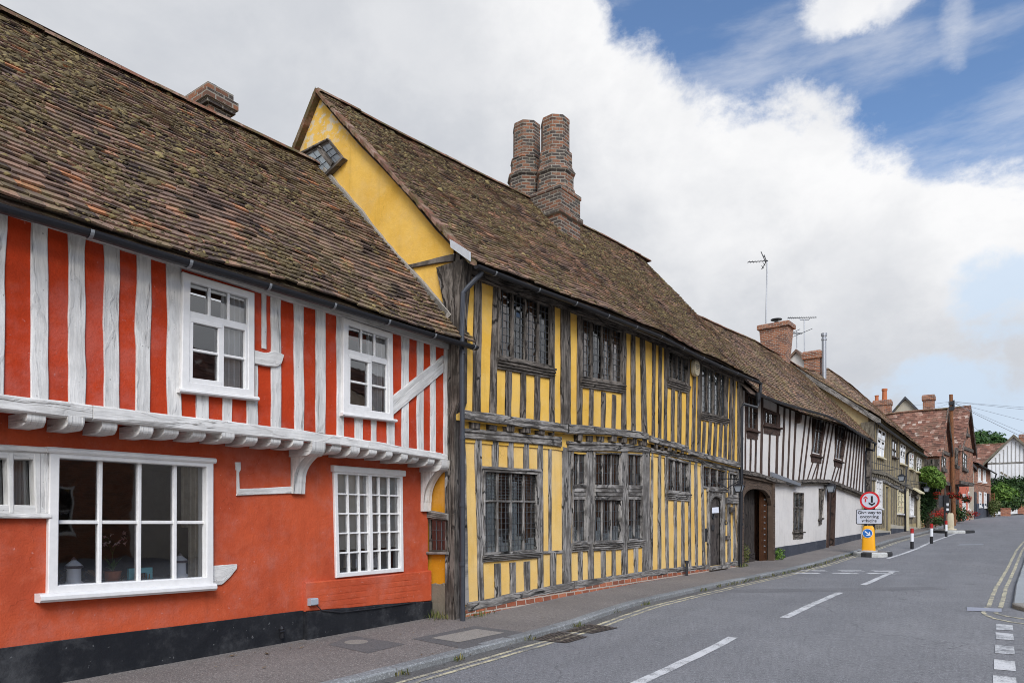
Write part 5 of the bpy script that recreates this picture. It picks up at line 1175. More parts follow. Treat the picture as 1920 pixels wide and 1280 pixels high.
TLq = [[z4(355, 340), z4(420, 355), z4(420, 655), z4(355, 650)], [z4(592, 425), z4(668, 450), z4(665, 715), z4(592, 708)], [z4(724, 480), z4(768, 492), z4(765, 735), z4(724, 735)]]
Qu = [YF.q(q, .12) for q in TWq]; Ql = [YF.q(q, .0) for q in TLq]
wall = MB()
tdoor = [(YF.S(z4(470, 0)[0]), YF.S(z4(508, 0)[0]), G(34) + .1, YF.Z(*z4(490, 420))), (YF.S(z4(803, 0)[0]), YF.S(z4(825, 0)[0]), G(44) + .1, YF.Z(*z4(815, 520)))]
wall_front(wall, YF, T0, T1, 0, lambda s: tb_t(s), 0, [hole(q, .03) for q in Ql] + tdoor, .15)
wall_front(wall, YF, T0, T1, lambda s: tb_t(s) - .12, lambda s: t_eave(s) + .3, .12, [hole(q, .03) for q in Qu], .15)
outer(wall, YF, T0, T1, GB, 0, lambda s: t_eave(s) + .40, t_ridge, .12, -2.95, 0, (1, 1))
wall.build('wall', CREAM, tim)
shell(tim, YF, T0 + .02, T1 - .02, -.17, -4, .4, 5.1, 3.2)
def clear_of(Qs, s, z0, z1, pad=.04):
    """vertical pieces of a stud at s that miss the window quads"""
    segs = [(z0, z1)]
    for q in Qs:
        a, b = min(p[0] for p in q) - pad, max(p[0] for p in q) + pad; lo, hi = min(p[1] for p in q), max(p[1] for p in q)
        if a < s < b: segs = [x for g in segs for x in ((g[0], min(g[1], lo)), (max(g[0], hi), g[1])) if x[1] - x[0] > .1]
    return segs
s = T0 + .35
while s < T1 - .1:
    for (a, b) in clear_of(Qu, s, tb_t(s) - .02, t_eave(s) + .1):
        d = random.uniform(-.03, .03); rib('timber_stud', YF, [(s - .085 + d, a), (s - .085, b)], [(s + .085 + d, a), (s + .085, b)], .10, .145, OAKB, tim, n=6, wav=.01)
    s += .43
s = T0 + .3
while s < T1 - .1:
    if not any(a - .1 < s < b + .1 for a, b, _, _ in tdoor):
        for (a, b) in clear_of(Ql, s, G(YF.xy(s)[1]) + .35, tb_t(s) - .1): rib('timber_stud', YF, [(s - .1, a), (s - .1, b)], [(s + .1, a), (s + .1, b)], -.02, .025, OAKB, tim, n=6, wav=.01)
    s += .46
beam(YF, tim, OAKB, T0, T1, lambda s: tb_t(s) + .02, lambda s: tb_t(s) - .16, -.02, .17); beam(YF, tim, OAK, T0, T1, lambda s: tb_t(s) - .30, lambda s: tb_t(s) - .46, -.02, .06)
for s in [T0 + .5 + .46 * i for i in range(33)]: rib('joist_end', YF, [(s - .07, tb_t(s) - .30), (s - .07, tb_t(s) - .14)], [(s + .07, tb_t(s) - .30), (s + .07, tb_t(s) - .14)], 0, .13, OAKB, tim, n=2)
mk(lambda m_: [ribbon(m_, YF, [(YF.S(a, .03), -.1), (YF.S(b, .03), -.1)], [(YF.S(a, .03), YF.Z(*p0, .03)), (YF.S(b, .03), YF.Z(*p1, .03))], -.02, .05, 6, .02) for a, b, p0, p1 in ((1640, 1670, z4(370, 880), z4(510, 905)), (1671, 1697, z4(530, 830), z4(690, 850)), (1705, 1727, z4(730, 850), z4(840, 870)))], 'plinth', GREYR, tim)
mk(lambda m_: [ribbon(m_, YF, [(YF.S(a, .06), -.1), (YF.S(b, .06), -.1)], [(YF.S(a, .06), YF.Z(*p0, .06)), (YF.S(b, .06), YF.Z(*p1, .06))], -.02, .06, 6, .01) for a, b, p0, p1 in ((1632, 1669, z4(300, 925), z4(510, 915)), (1672, 1698, z4(535, 870), z4(690, 880)))], 'plinth', NAVY, tim)
rib('corner_post', YF, [(T0, .4), (T0, 5.5)], [(T0 + .34, .4), (T0 + .34, 5.5)], -.05, .19, OAKD, tim, n=12, wav=.02)
for i, q in enumerate(Qu):
    dk = i == 1
    wn, Qi = window(tim, YF, .12, q, .045 if not dk else .05, OAKD if dk else WPAINT, [.5], [.33, .66] if not dk else [], .035, .02, .1, glass_o=.125, sill=(.06, .08, .14, OAKD if dk else CREAMP))
    if not dk: mk(lambda m_: fold_curtain(m_, YF, Qi, 0, 1, 0, 1, .095, .012, 5), 'curtain_or_backing', CURT, wn)  # pale folds against the glass stand in for reflected sky
for i, q in enumerate(Ql):
    wn, Qi = window(tim, YF, .0, q, .08, CREAMP if i == 1 else WPAINT, [.5], [.25, .5, .75], .05, .06, .1, glass_o=-.02, sill=(.05, .08, .12, WPAINT))
    mk(lambda m_: fold_curtain(m_, YF, Qi, 0, 1, 0, 1, -.1, .02, 5), 'curtain_or_backing', CURT, wn)
for (a, b, z0, z1) in tdoor:
    mk(lambda m_: [ribbon(m_, YF, [(lerp(a, b, i / 4) + .004, z0), (lerp(a, b, i / 4) + .004, z1)], [(lerp(a, b, (i + 1) / 4) - .004, z0), (lerp(a, b, (i + 1) / 4) - .004, z1)], -.12, -.06, 3, 0, .01) for i in range(4)], 'door', OAKB if a < 35 else DOORW, tim)
for x in (z4(698, 0)[0], z4(835, 0)[0]):
    s = YF.S(x, .05); rib('door_pilaster', YF, [(s - .2, G(44)), (s - .2, 3.0)], [(s + .25, G(44)), (s + .25, 3.0)], -.02, .12, CREAMP, tim, n=3)
s0_, s1_ = YF.S(z4(795, 0)[0], .3), YF.S(z4(850, 0)[0], .3); zz = YF.Z(*z4(820, 480), .3)
mk(lambda m_: m_.add([YF.p(s0_, zz + .35, 0), YF.p(s1_, zz + .35, 0), YF.p(s1_, zz, .5), YF.p(s0_, zz, .5), YF.p(s0_, zz + .28, 0), YF.p(s1_, zz + .28, 0), YF.p(s1_, zz - .08, .5), YF.p(s0_, zz - .08, .5)], [(0, 1, 2, 3), (4, 5, 6, 7), (2, 3, 7, 6), (0, 3, 7, 4), (1, 2, 6, 5)]), 'door_hood', CREAMP, tim)
ro = roof(tim, YF, T0 - .15, T1 + .1, .55, t_eave, -2.95, t_ridge, TILE2, .13, .2, 1400, .06, seed=11)
gp = [YF.hit(*p, .6) for p in [z3(540, 735), z3(760, 900), z3(1075, 1130), z3(1260, 1245)]]
gutter(tim, YF, gp, .6, .06, clips=50)
mk(lambda m_: tube(m_, [YF.p(*YF.hit(*z4(775, 22), .58), .58), YF.p(*YF.hit(*z4(715, 48), .22), .22), YF.p(YF.S(z4(703, 0)[0], .17), YF.Z(*z4(703, 80), .17), .17), YF.p(YF.S(z4(680, 0)[0], .15), YF.Z(*z4(680, 450), .15), .15), YF.p(YF.S(z4(684, 0)[0], .12), G(42), .12)], .05, 8), 'downpipe', GUT, tim)
# gable end facing down the street: grey barge board and weathered boards
TG = Fac(YF.xy(T0 - .01), 93.6)
A, L = resample([(.62, t_eave(T0) - .12), (-2.95, t_ridge(T0) - .05)], 12)
mk(lambda m_: ribbon(m_, TG, [(s, z - .24) for s, z in A], [(s, z) for s, z in A], .06, .19, 12, .006), 'barge_board', OAK, ro)
mk(lambda m_: ribbon(m_, TG, [(-.15, 4.6), (-.15, 5.5)], [(.3, 4.6), (.38, 5.5)], -.02, .05, 6, .02), 'weather_boarding', OAKB, tim)

# ================================================================== TWIN-GABLED BRICK HOUSE
gab = thing('gabled_house', 'brick house with two steep tiled gables behind the wooden pole', 'house', (-5, 53, 1))
def cross_wing(F, s0, s1, sa, z0, ze0, ze1, za, back, jz=None, jd=.6, tiles=TILER, rows=.14, lf=None):
    """wing with its gable towards the street; F the gable front, s0..s1 its width, sa the apex"""
    wl = MB()
    v = [F.p(s0, jz or z0, 0), F.p(s1, jz or z0, 0), F.p(s1, ze1, 0), F.p(sa, za, 0), F.p(s0, ze0, 0)]
    u = [(p[0], p[1]) for p in ((s0, jz or z0), (s1, jz or z0), (s1, ze1), (sa, za), (s0, ze0))]
    wl.add(v, [(0, 1, 2, 3, 4)], 0, 0, [u])
    for s, ze in ((s0, ze0), (s1, ze1)):
        wl.quad(F.p(s, z0, -jd), F.p(s, z0, back), F.p(s, ze, back), F.p(s, ze, -jd), 0, 0, [(0, z0), (-back, z0), (-back, ze), (0, ze)])
        wl.quad(F.p(s, jz or z0, 0), F.p(s, jz or z0, -jd), F.p(s, ze, -jd), F.p(s, ze, 0), 0, 0, [(0, z0), (jd, z0), (jd, ze), (0, ze)])
    if jz:
        wl.quad(F.p(s0, z0, -jd), F.p(s1, z0, -jd), F.p(s1, jz, -jd), F.p(s0, jz, -jd), 0, 0, [(s0, z0), (s1, z0), (s1, jz), (s0, jz)])
        wl.quad(F.p(s0, jz, 0), F.p(s1, jz, 0), F.p(s1, jz, -jd), F.p(s0, jz, -jd), 1)
    w_ = wl.build('wall', [BRKF, OAKD], gab)
    # tiled slopes: frames running along the ridge, one for each side
    rr = None
    for s, ze, sg in ((s0, ze0, -1), (s1, ze1, 1)):
        d = (F.n[0] * -sg, F.n[1] * -sg)     # direction along the eave
        o = F.xy(sa, back if sg < 0 else .25)
        ang = math.degrees(math.atan2(d[0], d[1])); RFc = Fac(o, ang)
        # out is measured from the ridge line: sign check
        w_out = abs(s - sa) + .15
        L = .25 - back
        zE = ze - .12
        rr = roof(gab, RFc, 0, L, w_out, lambda q, zE=zE: zE, 0, lambda q: za + .06, tiles, rows, .21, 0, .07, seed=int(s * 7) + 20, back=False, ridge_t=(sg < 0))
    # barge boards
    mk(lambda m_: (ribbon(m_, F, [(s0 - .15, ze0 - .35), (sa, za - .22)], [(s0 - .15, ze0 - .10), (sa, za + .05)], .18, .24, 2, 0), ribbon(m_, F, [(s1 + .15, ze1 - .35), (sa, za - .22)], [(s1 + .15, ze1 - .10), (sa, za + .05)], .18, .24, 2, 0)), 'barge_board', OAKD, gab)
    return rr
F1 = Fac((-2.47, 51.0), 6.0)
za1 = F1.Z(1771, 767, 0); e1a, e1b = F1.S(1761, 0), F1.S(1779, 0)
r1 = cross_wing(F1, e1a, e1b, 0, .8, F1.Z(1761, 851, 0), F1.Z(1779, 846, 0), za1, -9, jz=F1.Z(1768, 908, 0), jd=.5)
F2 = Fac((-1.42, 57.0), 8.0)
za2 = F2.Z(1812.5, 763, 0); e2a, e2b = -2.45, F2.S(1824.5, 0)
r2 = cross_wing(F2, e2a, e2b, 0, .9, F2.Z(1790, 838, 0), F2.Z(1824.5, 850, 0), za2, -9, jz=F2.Z(1806, 908, 0), jd=.9)
def gwin(F, pts, sillmt=OAKD, nb=2, fr=OAKD, deep=.08, hb=(.35,)):
    q = F.q(pts, .02); wn, Qi = window(gab, F, .0, q, .08, fr, [i / nb for i in range(1, nb)], hb, .05, .06, deep, glass_o=.03, sill=(.1, .22, .14, sillmt))
    mk(lambda m_: m_.quad(*[F.p(*bil(Qi, u, v), .012) for u, v in ((0, 0), (1, 0), (1, 1), (0, 1))]), 'curtain_or_backing', plain('dim_room', (.05, .05, .055), .8), wn)  # dark panel painted in for the unlit room, no curtain
gwin(F1, [(1764.5, 853), (1772.5, 858), (1772, 879), (1765, 877)])
gwin(F2, [(1804, 846), (1812.5, 853), (1812, 880), (1805, 876)]); gwin(F2, [(1808.5, 791), (1814, 797), (1815, 814), (1808.5, 811)], hb=())
gwin(F2, [(1792, 838), (1796, 841), (1795, 873), (1791, 871)])
mk(lambda m_: [ribbon(m_, F2, [(e2a, z), (e2b, z)], [(e2a, z + .22), (e2b, z + .22)], -.02, .08, 6, .01) for z in (F2.Z(1806, 908, 0), F2.Z(1806, 842, 0))] + [ribbon(m_, F1, [(e1a, z), (e1b, z)], [(e1a, z + .22), (e1b, z + .22)], -.02, .08, 6, .01) for z in (F1.Z(1768, 908, 0), F1.Z(1768, 851, 0))], 'jetty_beam', OAKD, gab)
mk(lambda m_: [ribbon(m_, F, [(lerp(a, b, t) - .12, 1.0), (lerp(a, b, t) - .12, z)], [(lerp(a, b, t) + .12, 1.0), (lerp(a, b, t) + .12, z)], -jd - .02, -jd + .06, 3, .01) for F, a, b, z, jd in ((F1, e1a, e1b, F1.Z(1768, 908, 0), .5), (F2, e2a, e2b, F2.Z(1806, 908, 0), .9)) for t in (.04, .35, .65, .96)], 'timber_stud', OAKD, gab)
mk(lambda m_: [ribbon(m_, F, [(lerp(a, b, t) - .5, 1.7), (lerp(a, b, t) + .5, 1.7)], [(lerp(a, b, t) - .5, 2.9), (lerp(a, b, t) + .5, 2.9)], -jd - .02, -jd + .03, 3, .0) for F, a, b, jd in ((F1, e1a, e1b, .5), (F2, e2a, e2b, .9)) for t in (.2, .8)], 'shop_window', IRON, gab)
# side wall of the first wing, towards the viewer: two windows, coral panel
SF = Fac(F1.xy(e1a - .02, 0), 96.0)
Lw = 5.0
mk(lambda m_: (fbox(m_, SF, -Lw, -.02, 3.55, 4.1, -.02, .03)), 'coral_panel', ORG2, gab)
for x0, x1 in ((1731, 1737.5), (1742, 1750.5)):
    q = SF.q([(x0, 860), (x1, 859), (x1, 872), (x0, 873)], .03); wn, Qi = window(gab, SF, .0, q, .08, OAKD, [], [], .05, .06, .06, glass_o=.03)
    mk(lambda m_: m_.quad(*[SF.p(*bil(Qi, u, v), .012) for u, v in ((0, 0), (1, 0), (1, 1), (0, 1))]), 'curtain_or_backing', plain('dim_green_room', (.045, .07, .055), .8), wn)  # dark green panel painted in for the dim room behind the glass
mk(lambda m_: [ribbon(m_, SF, [(SF.S(x, .03) - .13, 1.0), (SF.S(x, .03) - .13, 5.0)], [(SF.S(x, .03) + .13, 1.0), (SF.S(x, .03) + .13, 5.0)], -.02, .05, 4, .02) for x in (1729, 1739.5, 1753, 1757)], 'timber_stud', OAKD, gab)
mk(lambda m_: ribbon(m_, SF, [(-Lw, SF.Z(1745, 874, .05) - .18), (0, SF.Z(1745, 874, .05) - .18)], [(-Lw, SF.Z(1745, 874, .05)), (0, SF.Z(1745, 874, .05))], -.02, .07, 4, .01), 'rail', OAKD, gab)
# stacks on the first wing
def chim(px, pytop, y, hw, hd, base, mt, parent, capd=.06, ang=0., pots=()):
    r = ray(px, pytop); t = y / r[1]; X, Z = r[0] * t, CZ + r[2] * t
    c = mk(lambda m_: stack(m_, (X, y), ang, hw, hd, [(0, base), (0, Z - .38), (capd, Z - .36), (capd, Z - .10), (capd * .3, Z)]), 'chimney', mt, parent)
    for (dx, r_, h) in pots: mk(lambda m_: lathe(m_, (X + dx, y, Z), [(r_, -.05), (r_ * .9, h * .8), (r_ * 1.12, h * .84), (r_ * 1.12, h), (r_ * .7, h)], 12), 'chimney_pot', TERR, c)
    return c
chim(1741.5, 741, 55.5, .34, .34, 6.5, BRKC, r1)
chim(1655, 751, 56, .55, .4, 6.0, BRKC, r1, pots=((-.38, .13, .42), (.12, .17, .85)))
# grey gable of a house standing behind
rg = thing('rear_house', 'grey rendered gable end rising behind the red tiled roof', 'house', (-10.5, 66, 1))
GFz = Fac((-20, 64), 90)
ap = GFz.hit(1697.5, 748, 0); l_, r_ = GFz.hit(1675, 774, 0), GFz.hit(1720, 771, 0); hwg = 4.6; drop = (ap[1] - l_[1]) / (ap[0] - l_[0])
mk(lambda m_: (m_.add([GFz.p(ap[0] - hwg, 1, 0), GFz.p(ap[0] + hwg, 1, 0), GFz.p(ap[0] + hwg, ap[1] - hwg * drop, 0), GFz.p(ap[0], ap[1], 0), GFz.p(ap[0] - hwg, ap[1] - hwg * drop, 0)], [(0, 1, 2, 3, 4)]), [m_.quad(GFz.p(ap[0] + sg * hwg, 1, 0), GFz.p(ap[0] + sg * hwg, 1, -9), GFz.p(ap[0] + sg * hwg, ap[1] - hwg * drop, -9), GFz.p(ap[0] + sg * hwg, ap[1] - hwg * drop, 0)) for sg in (-1, 1)]), 'wall', GREYR, rg)
rgr = mk(lambda m_: [m_.add([GFz.p(ap[0], ap[1] + .22, .2), GFz.p(ap[0] + sg * (hwg + .2), ap[1] + .18 - (hwg + .2) * drop, .2), GFz.p(ap[0] + sg * (hwg + .2), ap[1] + .18 - (hwg + .2) * drop, -9), GFz.p(ap[0], ap[1] + .22, -9), GFz.p(ap[0], ap[1], .2), GFz.p(ap[0] + sg * (hwg + .2), ap[1] - .04 - (hwg + .2) * drop, .2), GFz.p(ap[0] + sg * (hwg + .2), ap[1] - .04 - (hwg + .2) * drop, -9), GFz.p(ap[0], ap[1], -9)], [(0, 1, 2, 3), (4, 5, 6, 7), (0, 1, 5, 4), (1, 2, 6, 5)]) for sg in (-1, 1)], 'roof', SLATE, rg)

# ================================================================== CORAL HOUSE AND BRICK COTTAGE
CF = Fac((-2.0, 61.0), 10.0)
cor = thing('cottage', 'narrow coral painted cottage with white door beside the brown gable', 'house', (*CF.xy(2, -2), 1.2))
s1c = CF.S(1826, 0); zc = CF.Z(1816, 872, 0)
q1 = CF.q([(1815, 921), (1820.5, 922), (1820.5, 954), (1815, 955)], .02)
wall = MB(); wall_front(wall, CF, -.8, s1c, .8, zc + .2, 0, [hole(q1, .03)]); outer(wall, CF, -.8, s1c, -5, .8, 5.6, 7.5, 0, -2.5); wall.build('wall', ORG2, cor)
wn, Qi = window(cor, CF, 0, q1, .12, WPAINT, [.5], [.33, .66], .05, .05, .1, sill=(.1, .12, .15, WPAINT)); mk(lambda m_: fold_curtain(m_, CF, Qi, 0, 1, 0, 1, -.1, .03, 4), 'curtain_or_backing', CURT, wn)
mk(lambda m_: (fbox(m_, CF, CF.S(1804.5, .03), CF.S(1811, .03), 1.15, 3.2, -.02, .05)), 'door', WPAINT, cor)
roof(cor, CF, -.8, s1c + .05, .3, lambda s: 5.75, -2.5, lambda s: 8.1, TILER, .2, .3, 0, .03, seed=31)
bco = thing('cottage', 'brick cottage with grey slate roof and white framed arched windows', 'house', (*CF.xy(8, -2), 1.4))
sB0, sB1 = s1c + .02, CF.S(1857.5, 0); b_eave = CF.line([(1826, 866), (1858, 884)], .2)
qs = [CF.q([(x0, y0), (x1, y0 + (x1 - x0) * .45), (x1, y1), (x0, y1 + .5)], .02) for x0, x1, y0, y1 in ((1834, 1838.5, 876, 901), (1843, 1848, 879, 903), (1835.5, 1840, 921, 949), (1845, 1849.5, 922, 950))]
wall = MB(); wall_front(wall, CF, sB0, sB1, .9, lambda s: b_eave(s) + .1, 0, [hole(q, .03) for q in qs]); outer(wall, CF, sB0, sB1, -6, .9, 5.4, 7.6, 0, -3); wall.build('wall', BRKF, bco)
for q in qs:
    wn, Qi = window(bco, CF, 0, q, .14, WPAINT, [], [.5], .05, .05, .1, glass_o=-.04, sill=(.1, .12, .12, WPAINT))
    mk(lambda m_: m_.quad(*[CF.p(*bil(Qi, u, v), -.3) for u, v in ((-.2, -.1), (1.2, -.1), (1.2, 1.1), (-.2, 1.1))]), 'curtain_or_backing', ROOM, wn)  # room-coloured panel closing the opening, no curtain
for x in (1829.5, 1853.5): mk(lambda m_: (fbox(m_, CF, CF.S(x - 1.6, .03), CF.S(x + 1.6, .03), 1.5, 3.45, -.02, .04), fbox(m_, CF, CF.S(x - 2.2, .03), CF.S(x - 1.4, .03), 1.5, 3.45, -.02, .07)), 'door', PBLK if x > 1840 else GUTG, bco)
mk(lambda m_: fbox(m_, CF, sB0, sB1, .9, CF.Z(1845, 944, .03), -.02, .04), 'plinth', NAVY, bco)
mk(lambda m_: fbox(m_, CF, sB0, sB1, CF.Z(1842, 909, .04), CF.Z(1842, 906, .04), -.02, .05), 'string_course', BRKF, bco)
roof(bco, CF, sB0 - .1, sB1 + .15, .3, b_eave, -3.0, lambda s: b_eave(s) + 2.6, SLATE, .2, .3, 0, .02, seed=33)
gutter(bco, CF, [(sB0, b_eave(sB0) - .05), (sB1 + .15, b_eave(sB1) - .05)], .38, .07, clips=50)
e = (sB1 + .12, b_eave(sB1) - .1)
mk(lambda m_: tube(m_, [CF.p(*e, .38), CF.p(e[0], e[1] - .3, .3), CF.p(e[0] - .05, e[1] - .6, .08)], .05, 8), 'downpipe', GUT, bco)

# ================================================================== WHITE GABLE HOUSE AT THE END
HF = Fac((-30, 86), 90)
end = thing('half_timbered_house', 'white gabled house with thin grey studs closing the view at the end of the street', 'house', (2, 90, 2))
hap = HF.hit(1900.5, 818.5, 0); hl = HF.hit(1852, 867, 0); hwd = hap[0] - hl[0]; hz = hl[1]
mk(lambda m_: (m_.add([HF.p(hap[0] - hwd, 1, 0), HF.p(hap[0] + hwd, 1, 0), HF.p(hap[0] + hwd, hz, 0), HF.p(*hap, 0), HF.p(hap[0] - hwd, hz, 0)], [(0, 1, 2, 3, 4)]), [m_.quad(HF.p(hap[0] + g * hwd, 1, 0), HF.p(hap[0] + g * hwd, 1, -8), HF.p(hap[0] + g * hwd, hz, -8), HF.p(hap[0] + g * hwd, hz, 0)) for g in (-1, 1)]), 'wall', plaster('bright_white_render', (.74, .74, .75), (.68, .68, .70), None, .3), end)
zbm = HF.Z(1880, 867.5, .05)
for i in range(12):
    s = hap[0] - hwd + .35 + i * (2 * hwd - .7) / 11; top = hap[1] - abs(s - hap[0]) * (hap[1] - hz) / hwd - .3
    if top > zbm: rib('timber_stud', HF, [(s - .055, zbm), (s - .055, top)], [(s + .055, zbm), (s + .055, top)], -.02, .02, plain('greyed_stud', (.33, .32, .31), .8, 0, 0, .3), end, n=3, wav=.02)
    rib('timber_stud', HF, [(s - .05, 2), (s - .05, zbm - .1)], [(s + .05, 2), (s + .05, zbm - .1)], -.02, .02, plain('pale_stud', (.50, .49, .48), .8, 0, 0, .3), end, n=3, wav=.03)
rib('tie_beam', HF, [(hap[0] - hwd, zbm - .08), (hap[0] + hwd, zbm - .08)], [(hap[0] - hwd, zbm + .06), (hap[0] + hwd, zbm + .06)], -.02, .05, OAK, end, n=6, wav=.02)
rib('brace', HF, [(hap[0] - hwd + 1, zbm - 1.0), (hap[0] - hwd + 3.4, zbm - 2.8)], [(hap[0] - hwd + 1.1, zbm - .85), (hap[0] - hwd + 3.5, zbm - 2.7)], -.02, .018, OAKB, end, n=6, wav=.02)
hro = None
for sg in (-1, 1):
    hr = mk(lambda m_: m_.add([HF.p(hap[0], hap[1] + .22, .3), HF.p(hap[0] + sg * (hwd + .4), hz - .1 + .0, .3), HF.p(hap[0] + sg * (hwd + .4), hz - .1, -8), HF.p(hap[0], hap[1] + .22, -8), HF.p(hap[0], hap[1] - .0, .3), HF.p(hap[0] + sg * (hwd + .4), hz - .32, .3), HF.p(hap[0] + sg * (hwd + .4), hz - .32, -8), HF.p(hap[0], hap[1], -8)], [(0, 1, 2, 3), (4, 5, 6, 7), (0, 1, 5, 4), (1, 2, 6, 5)], 0, .5), 'roof', [TILER], end)
    mk(lambda m_: ribbon(m_, HF, [(hap[0] + sg * (hwd + .4), hz - .34), (hap[0], hap[1] - .08)], [(hap[0] + sg * (hwd + .4), hz - .06), (hap[0], hap[1] + .24)], .3, .36, 2), 'barge_board', OAKB, end)
chim(1918, 814, 89, .3, .3, 8, BRKC, hr)
# tiled wing to its left
WF = Fac((-12, 88), 90)
zrw = WF.Z(1850, 832, -3); 
wng = thing('cottage', 'low wing with a plain red tiled roof left of the white gable', 'house', (-4, 90, 1.5))
mk(lambda m_: box(m_, -12, hap[0] - 30 - hwd, 88, 94, 1, 5.6), 'wall', BRKF, wng)
roof(wng, WF, 0, 12 + hap[0] - 30 - hwd + 2.5, .3, lambda s: 5.5, -3, lambda s: zrw, TILER, .22, .34, 0, .05, seed=41)

# ================================================================== opposite side of the street (seen in the window panes)
opp = thing('terraced_house', 'red brick and white terrace across the street reflected in the windows', 'house', (12, 4, 0))
OF = Fac((11.5, 19), 180)
wall = MB(); oh = [(a, a + 1.1, z, z + 1.5) for a in (1.5, 3.6, 9, 12.5, 16.5, 20) for z in (.9, 3.4)]
wall_front(wall, OF, 0, 7.2, -.1, 5.6, 0, oh[:4], .15, m=1); wall_front(wall, OF, 7.2, 23, -.1, 5.6, 0, oh[4:], .15); outer(wall, OF, 0, 23, -6, -.1, 5.6, 8.2, 0, -3)
wall.build('wall', [BRKF, WHT], opp)
for (a, b, z0, z1) in oh:
    wn, Qi = window(opp, OF, 0, [(a, z1), (b, z1), (b, z0), (a, z0)], .07, WPAINT, [.5], [.5], .04, .03, .12)
    mk(lambda m_: m_.quad(OF.p(a, z0, -.4), OF.p(b, z0, -.4), OF.p(b, z1, -.4), OF.p(a, z1, -.4)), 'curtain_or_backing', ROOM, wn)  # panel in the room colour behind each pane, no curtain
# a second terrace further up the far side
opb = thing('terraced_house', 'brown brick terrace further up the far side of the street', 'house', (9, 30, 0))
OG = Fac((9.6, 62), 183.6); wall = MB(); oh = [(a, a + 1.0, z, z + 1.4) for a in (2, 6, 10, 14, 18, 22, 26, 30, 34, 38, 42) for z in (1.2, 3.7)]
wall_front(wall, OG, 0, 44, -.1, 5.6, 0, oh, .15); outer(wall, OG, 0, 44, -6, -.1, 5.6, 7.6, 0, -3); wall.build('wall', BRKF, opb)
for (a, b, z0, z1) in oh:
    wn, Qi = window(opb, OG, 0, [(a, z1), (b, z1), (b, z0), (a, z0)], .07, WPAINT, [.5], [.5], .04, .03, .12)
    mk(lambda m_: m_.quad(OG.p(a, z0, -.4), OG.p(b, z0, -.4), OG.p(b, z1, -.4), OG.p(a, z1, -.4)), 'curtain_or_backing', ROOM, wn)  # panel in the room colour stands for the interior, no curtain
roof(opb, OG, -.2, 44.2, .3, lambda s: 5.6, -3, lambda s: 7.7, TILER, .25, .4, 0, .03, seed=52)
roof(opp, OF, -.2, 23.2, .3, lambda s: 5.6, -3, lambda s: 8.3, TILER, .25, .4, 0, .03, seed=51)
# ================================================================== GROUND, ROAD, PAVEMENT
def sheet(name, mt, rows, off=0., step=None):
    """rows: list of (y, [x...]) with equal counts; z follows the ground"""
    mb = MB(); n = len(rows[0][1]); vs = []
    for y, xs in rows: vs += [(x, y, G(y) + off) for x in xs]
    fs = [(i * n + j, i * n + j + 1, (i + 1) * n + j + 1, (i + 1) * n + j) for i in range(len(rows) - 1) for j in range(n - 1)]
    mb.add(vs, fs, 0, 0, [[(vs[k][0], vs[k][1]) for k in f] for f in fs]); return mb
ys_far = list(range(-40, 141)) + [160, 200, 260, 330, 400]
struct(sheet('ground', EARTH, [(y, [-300, -60, -12, -6.9, 30, 300] if y < 60 else [-300, -60, -12, 0, 30, 300]) for y in ys_far], -.30).build('ground', EARTH))
KL = interp([(-40, -4.5), (3.9, -4.5), (7.7, -4.52), (9.8, -4.58), (12, -4.40), (17.4, -4.10), (22.5, -3.92), (28.5, -3.55), (39, -3.0), (48.8, -2.55), (58, -2.2), (64.5, -1.7), (71, -.3), (80, 2.3), (90, 6), (110, 16), (140, 36)])
KRf = interp([(12.3, .25), (16.3, .38), (21.8, .64), (28, .95), (36, 1.5), (45, 2.3), (55, 3.4), (64, 5.2), (72, 8), (80, 12), (90, 17), (110, 28), (140, 48)])
ysr = [y for y in range(-40, 141)]
def rx(y):
    r = KRf(max(y, 12.3)) + .3 if y > 12 else 11.0
    return r
struct(sheet('road', ASPH, [(y, [KL(y) - .2, lerp(KL(y), rx(y), .33), lerp(KL(y), rx(y), .66), rx(y)]) for y in ysr], RO).build('road', ASPH))
fac_x = interp([(-40, -6.6), (7.2, -6.6), (7.3, -6.2), (17.6, -5.5), (31, -4.75), (48, -3.6), (52, -3.4), (60, -2.6), (72, -.2), (76, .8), (80, 3.5), (140, 40)])
struct(sheet('pavement', PAVE, [(y, [fac_x(y) - .35, lerp(fac_x(y), KL(y), .5), KL(y) - .12]) for y in ysr], 0).build('pavement', PAVE))
struct(sheet('pavement', PAVE, [(y, [KRf(y) + .22, KRf(y) + 2, KRf(y) + 6]) for y in [12.3] + list(range(13, 141))], 0).build('pavement', PAVE))
def kerbs(f, y0, y1, w, L, mt, side, name='kerb'):
    mb = MB(); y = y0
    while y < y1:
        b = min(y + L * random.uniform(.9, 1.1), y1); n = 3; j = random.uniform(-.006, .006)
        vs = []
        for i in range(n + 1):
            yy = lerp(y + .006, b - .006, i / n); x = f(yy) + j; g = G(yy) + .004 + random.uniform(-.002, .002)
            for (dx, dz) in ((0, RO - .04), (0, -.018), (side * .018, 0), (side * w, 0), (side * w, -.03)): vs.append((x + dx, yy, g + dz))
        fs = [(i * 5 + k, i * 5 + k + 1, (i + 1) * 5 + k + 1, (i + 1) * 5 + k) for i in range(n) for k in range(4)] + [(4, 3, 2, 1, 0), tuple(n * 5 + k for k in range(5))]
        mb.add(vs, fs, 0, random.random()); y = b
    return struct(mb.build(name, mt))
kerbs(KL, -40, 110, .14, .92, KERB, -1); kerbs(KRf, 12.75, 100, .24, 1.2, KERBP, 1)
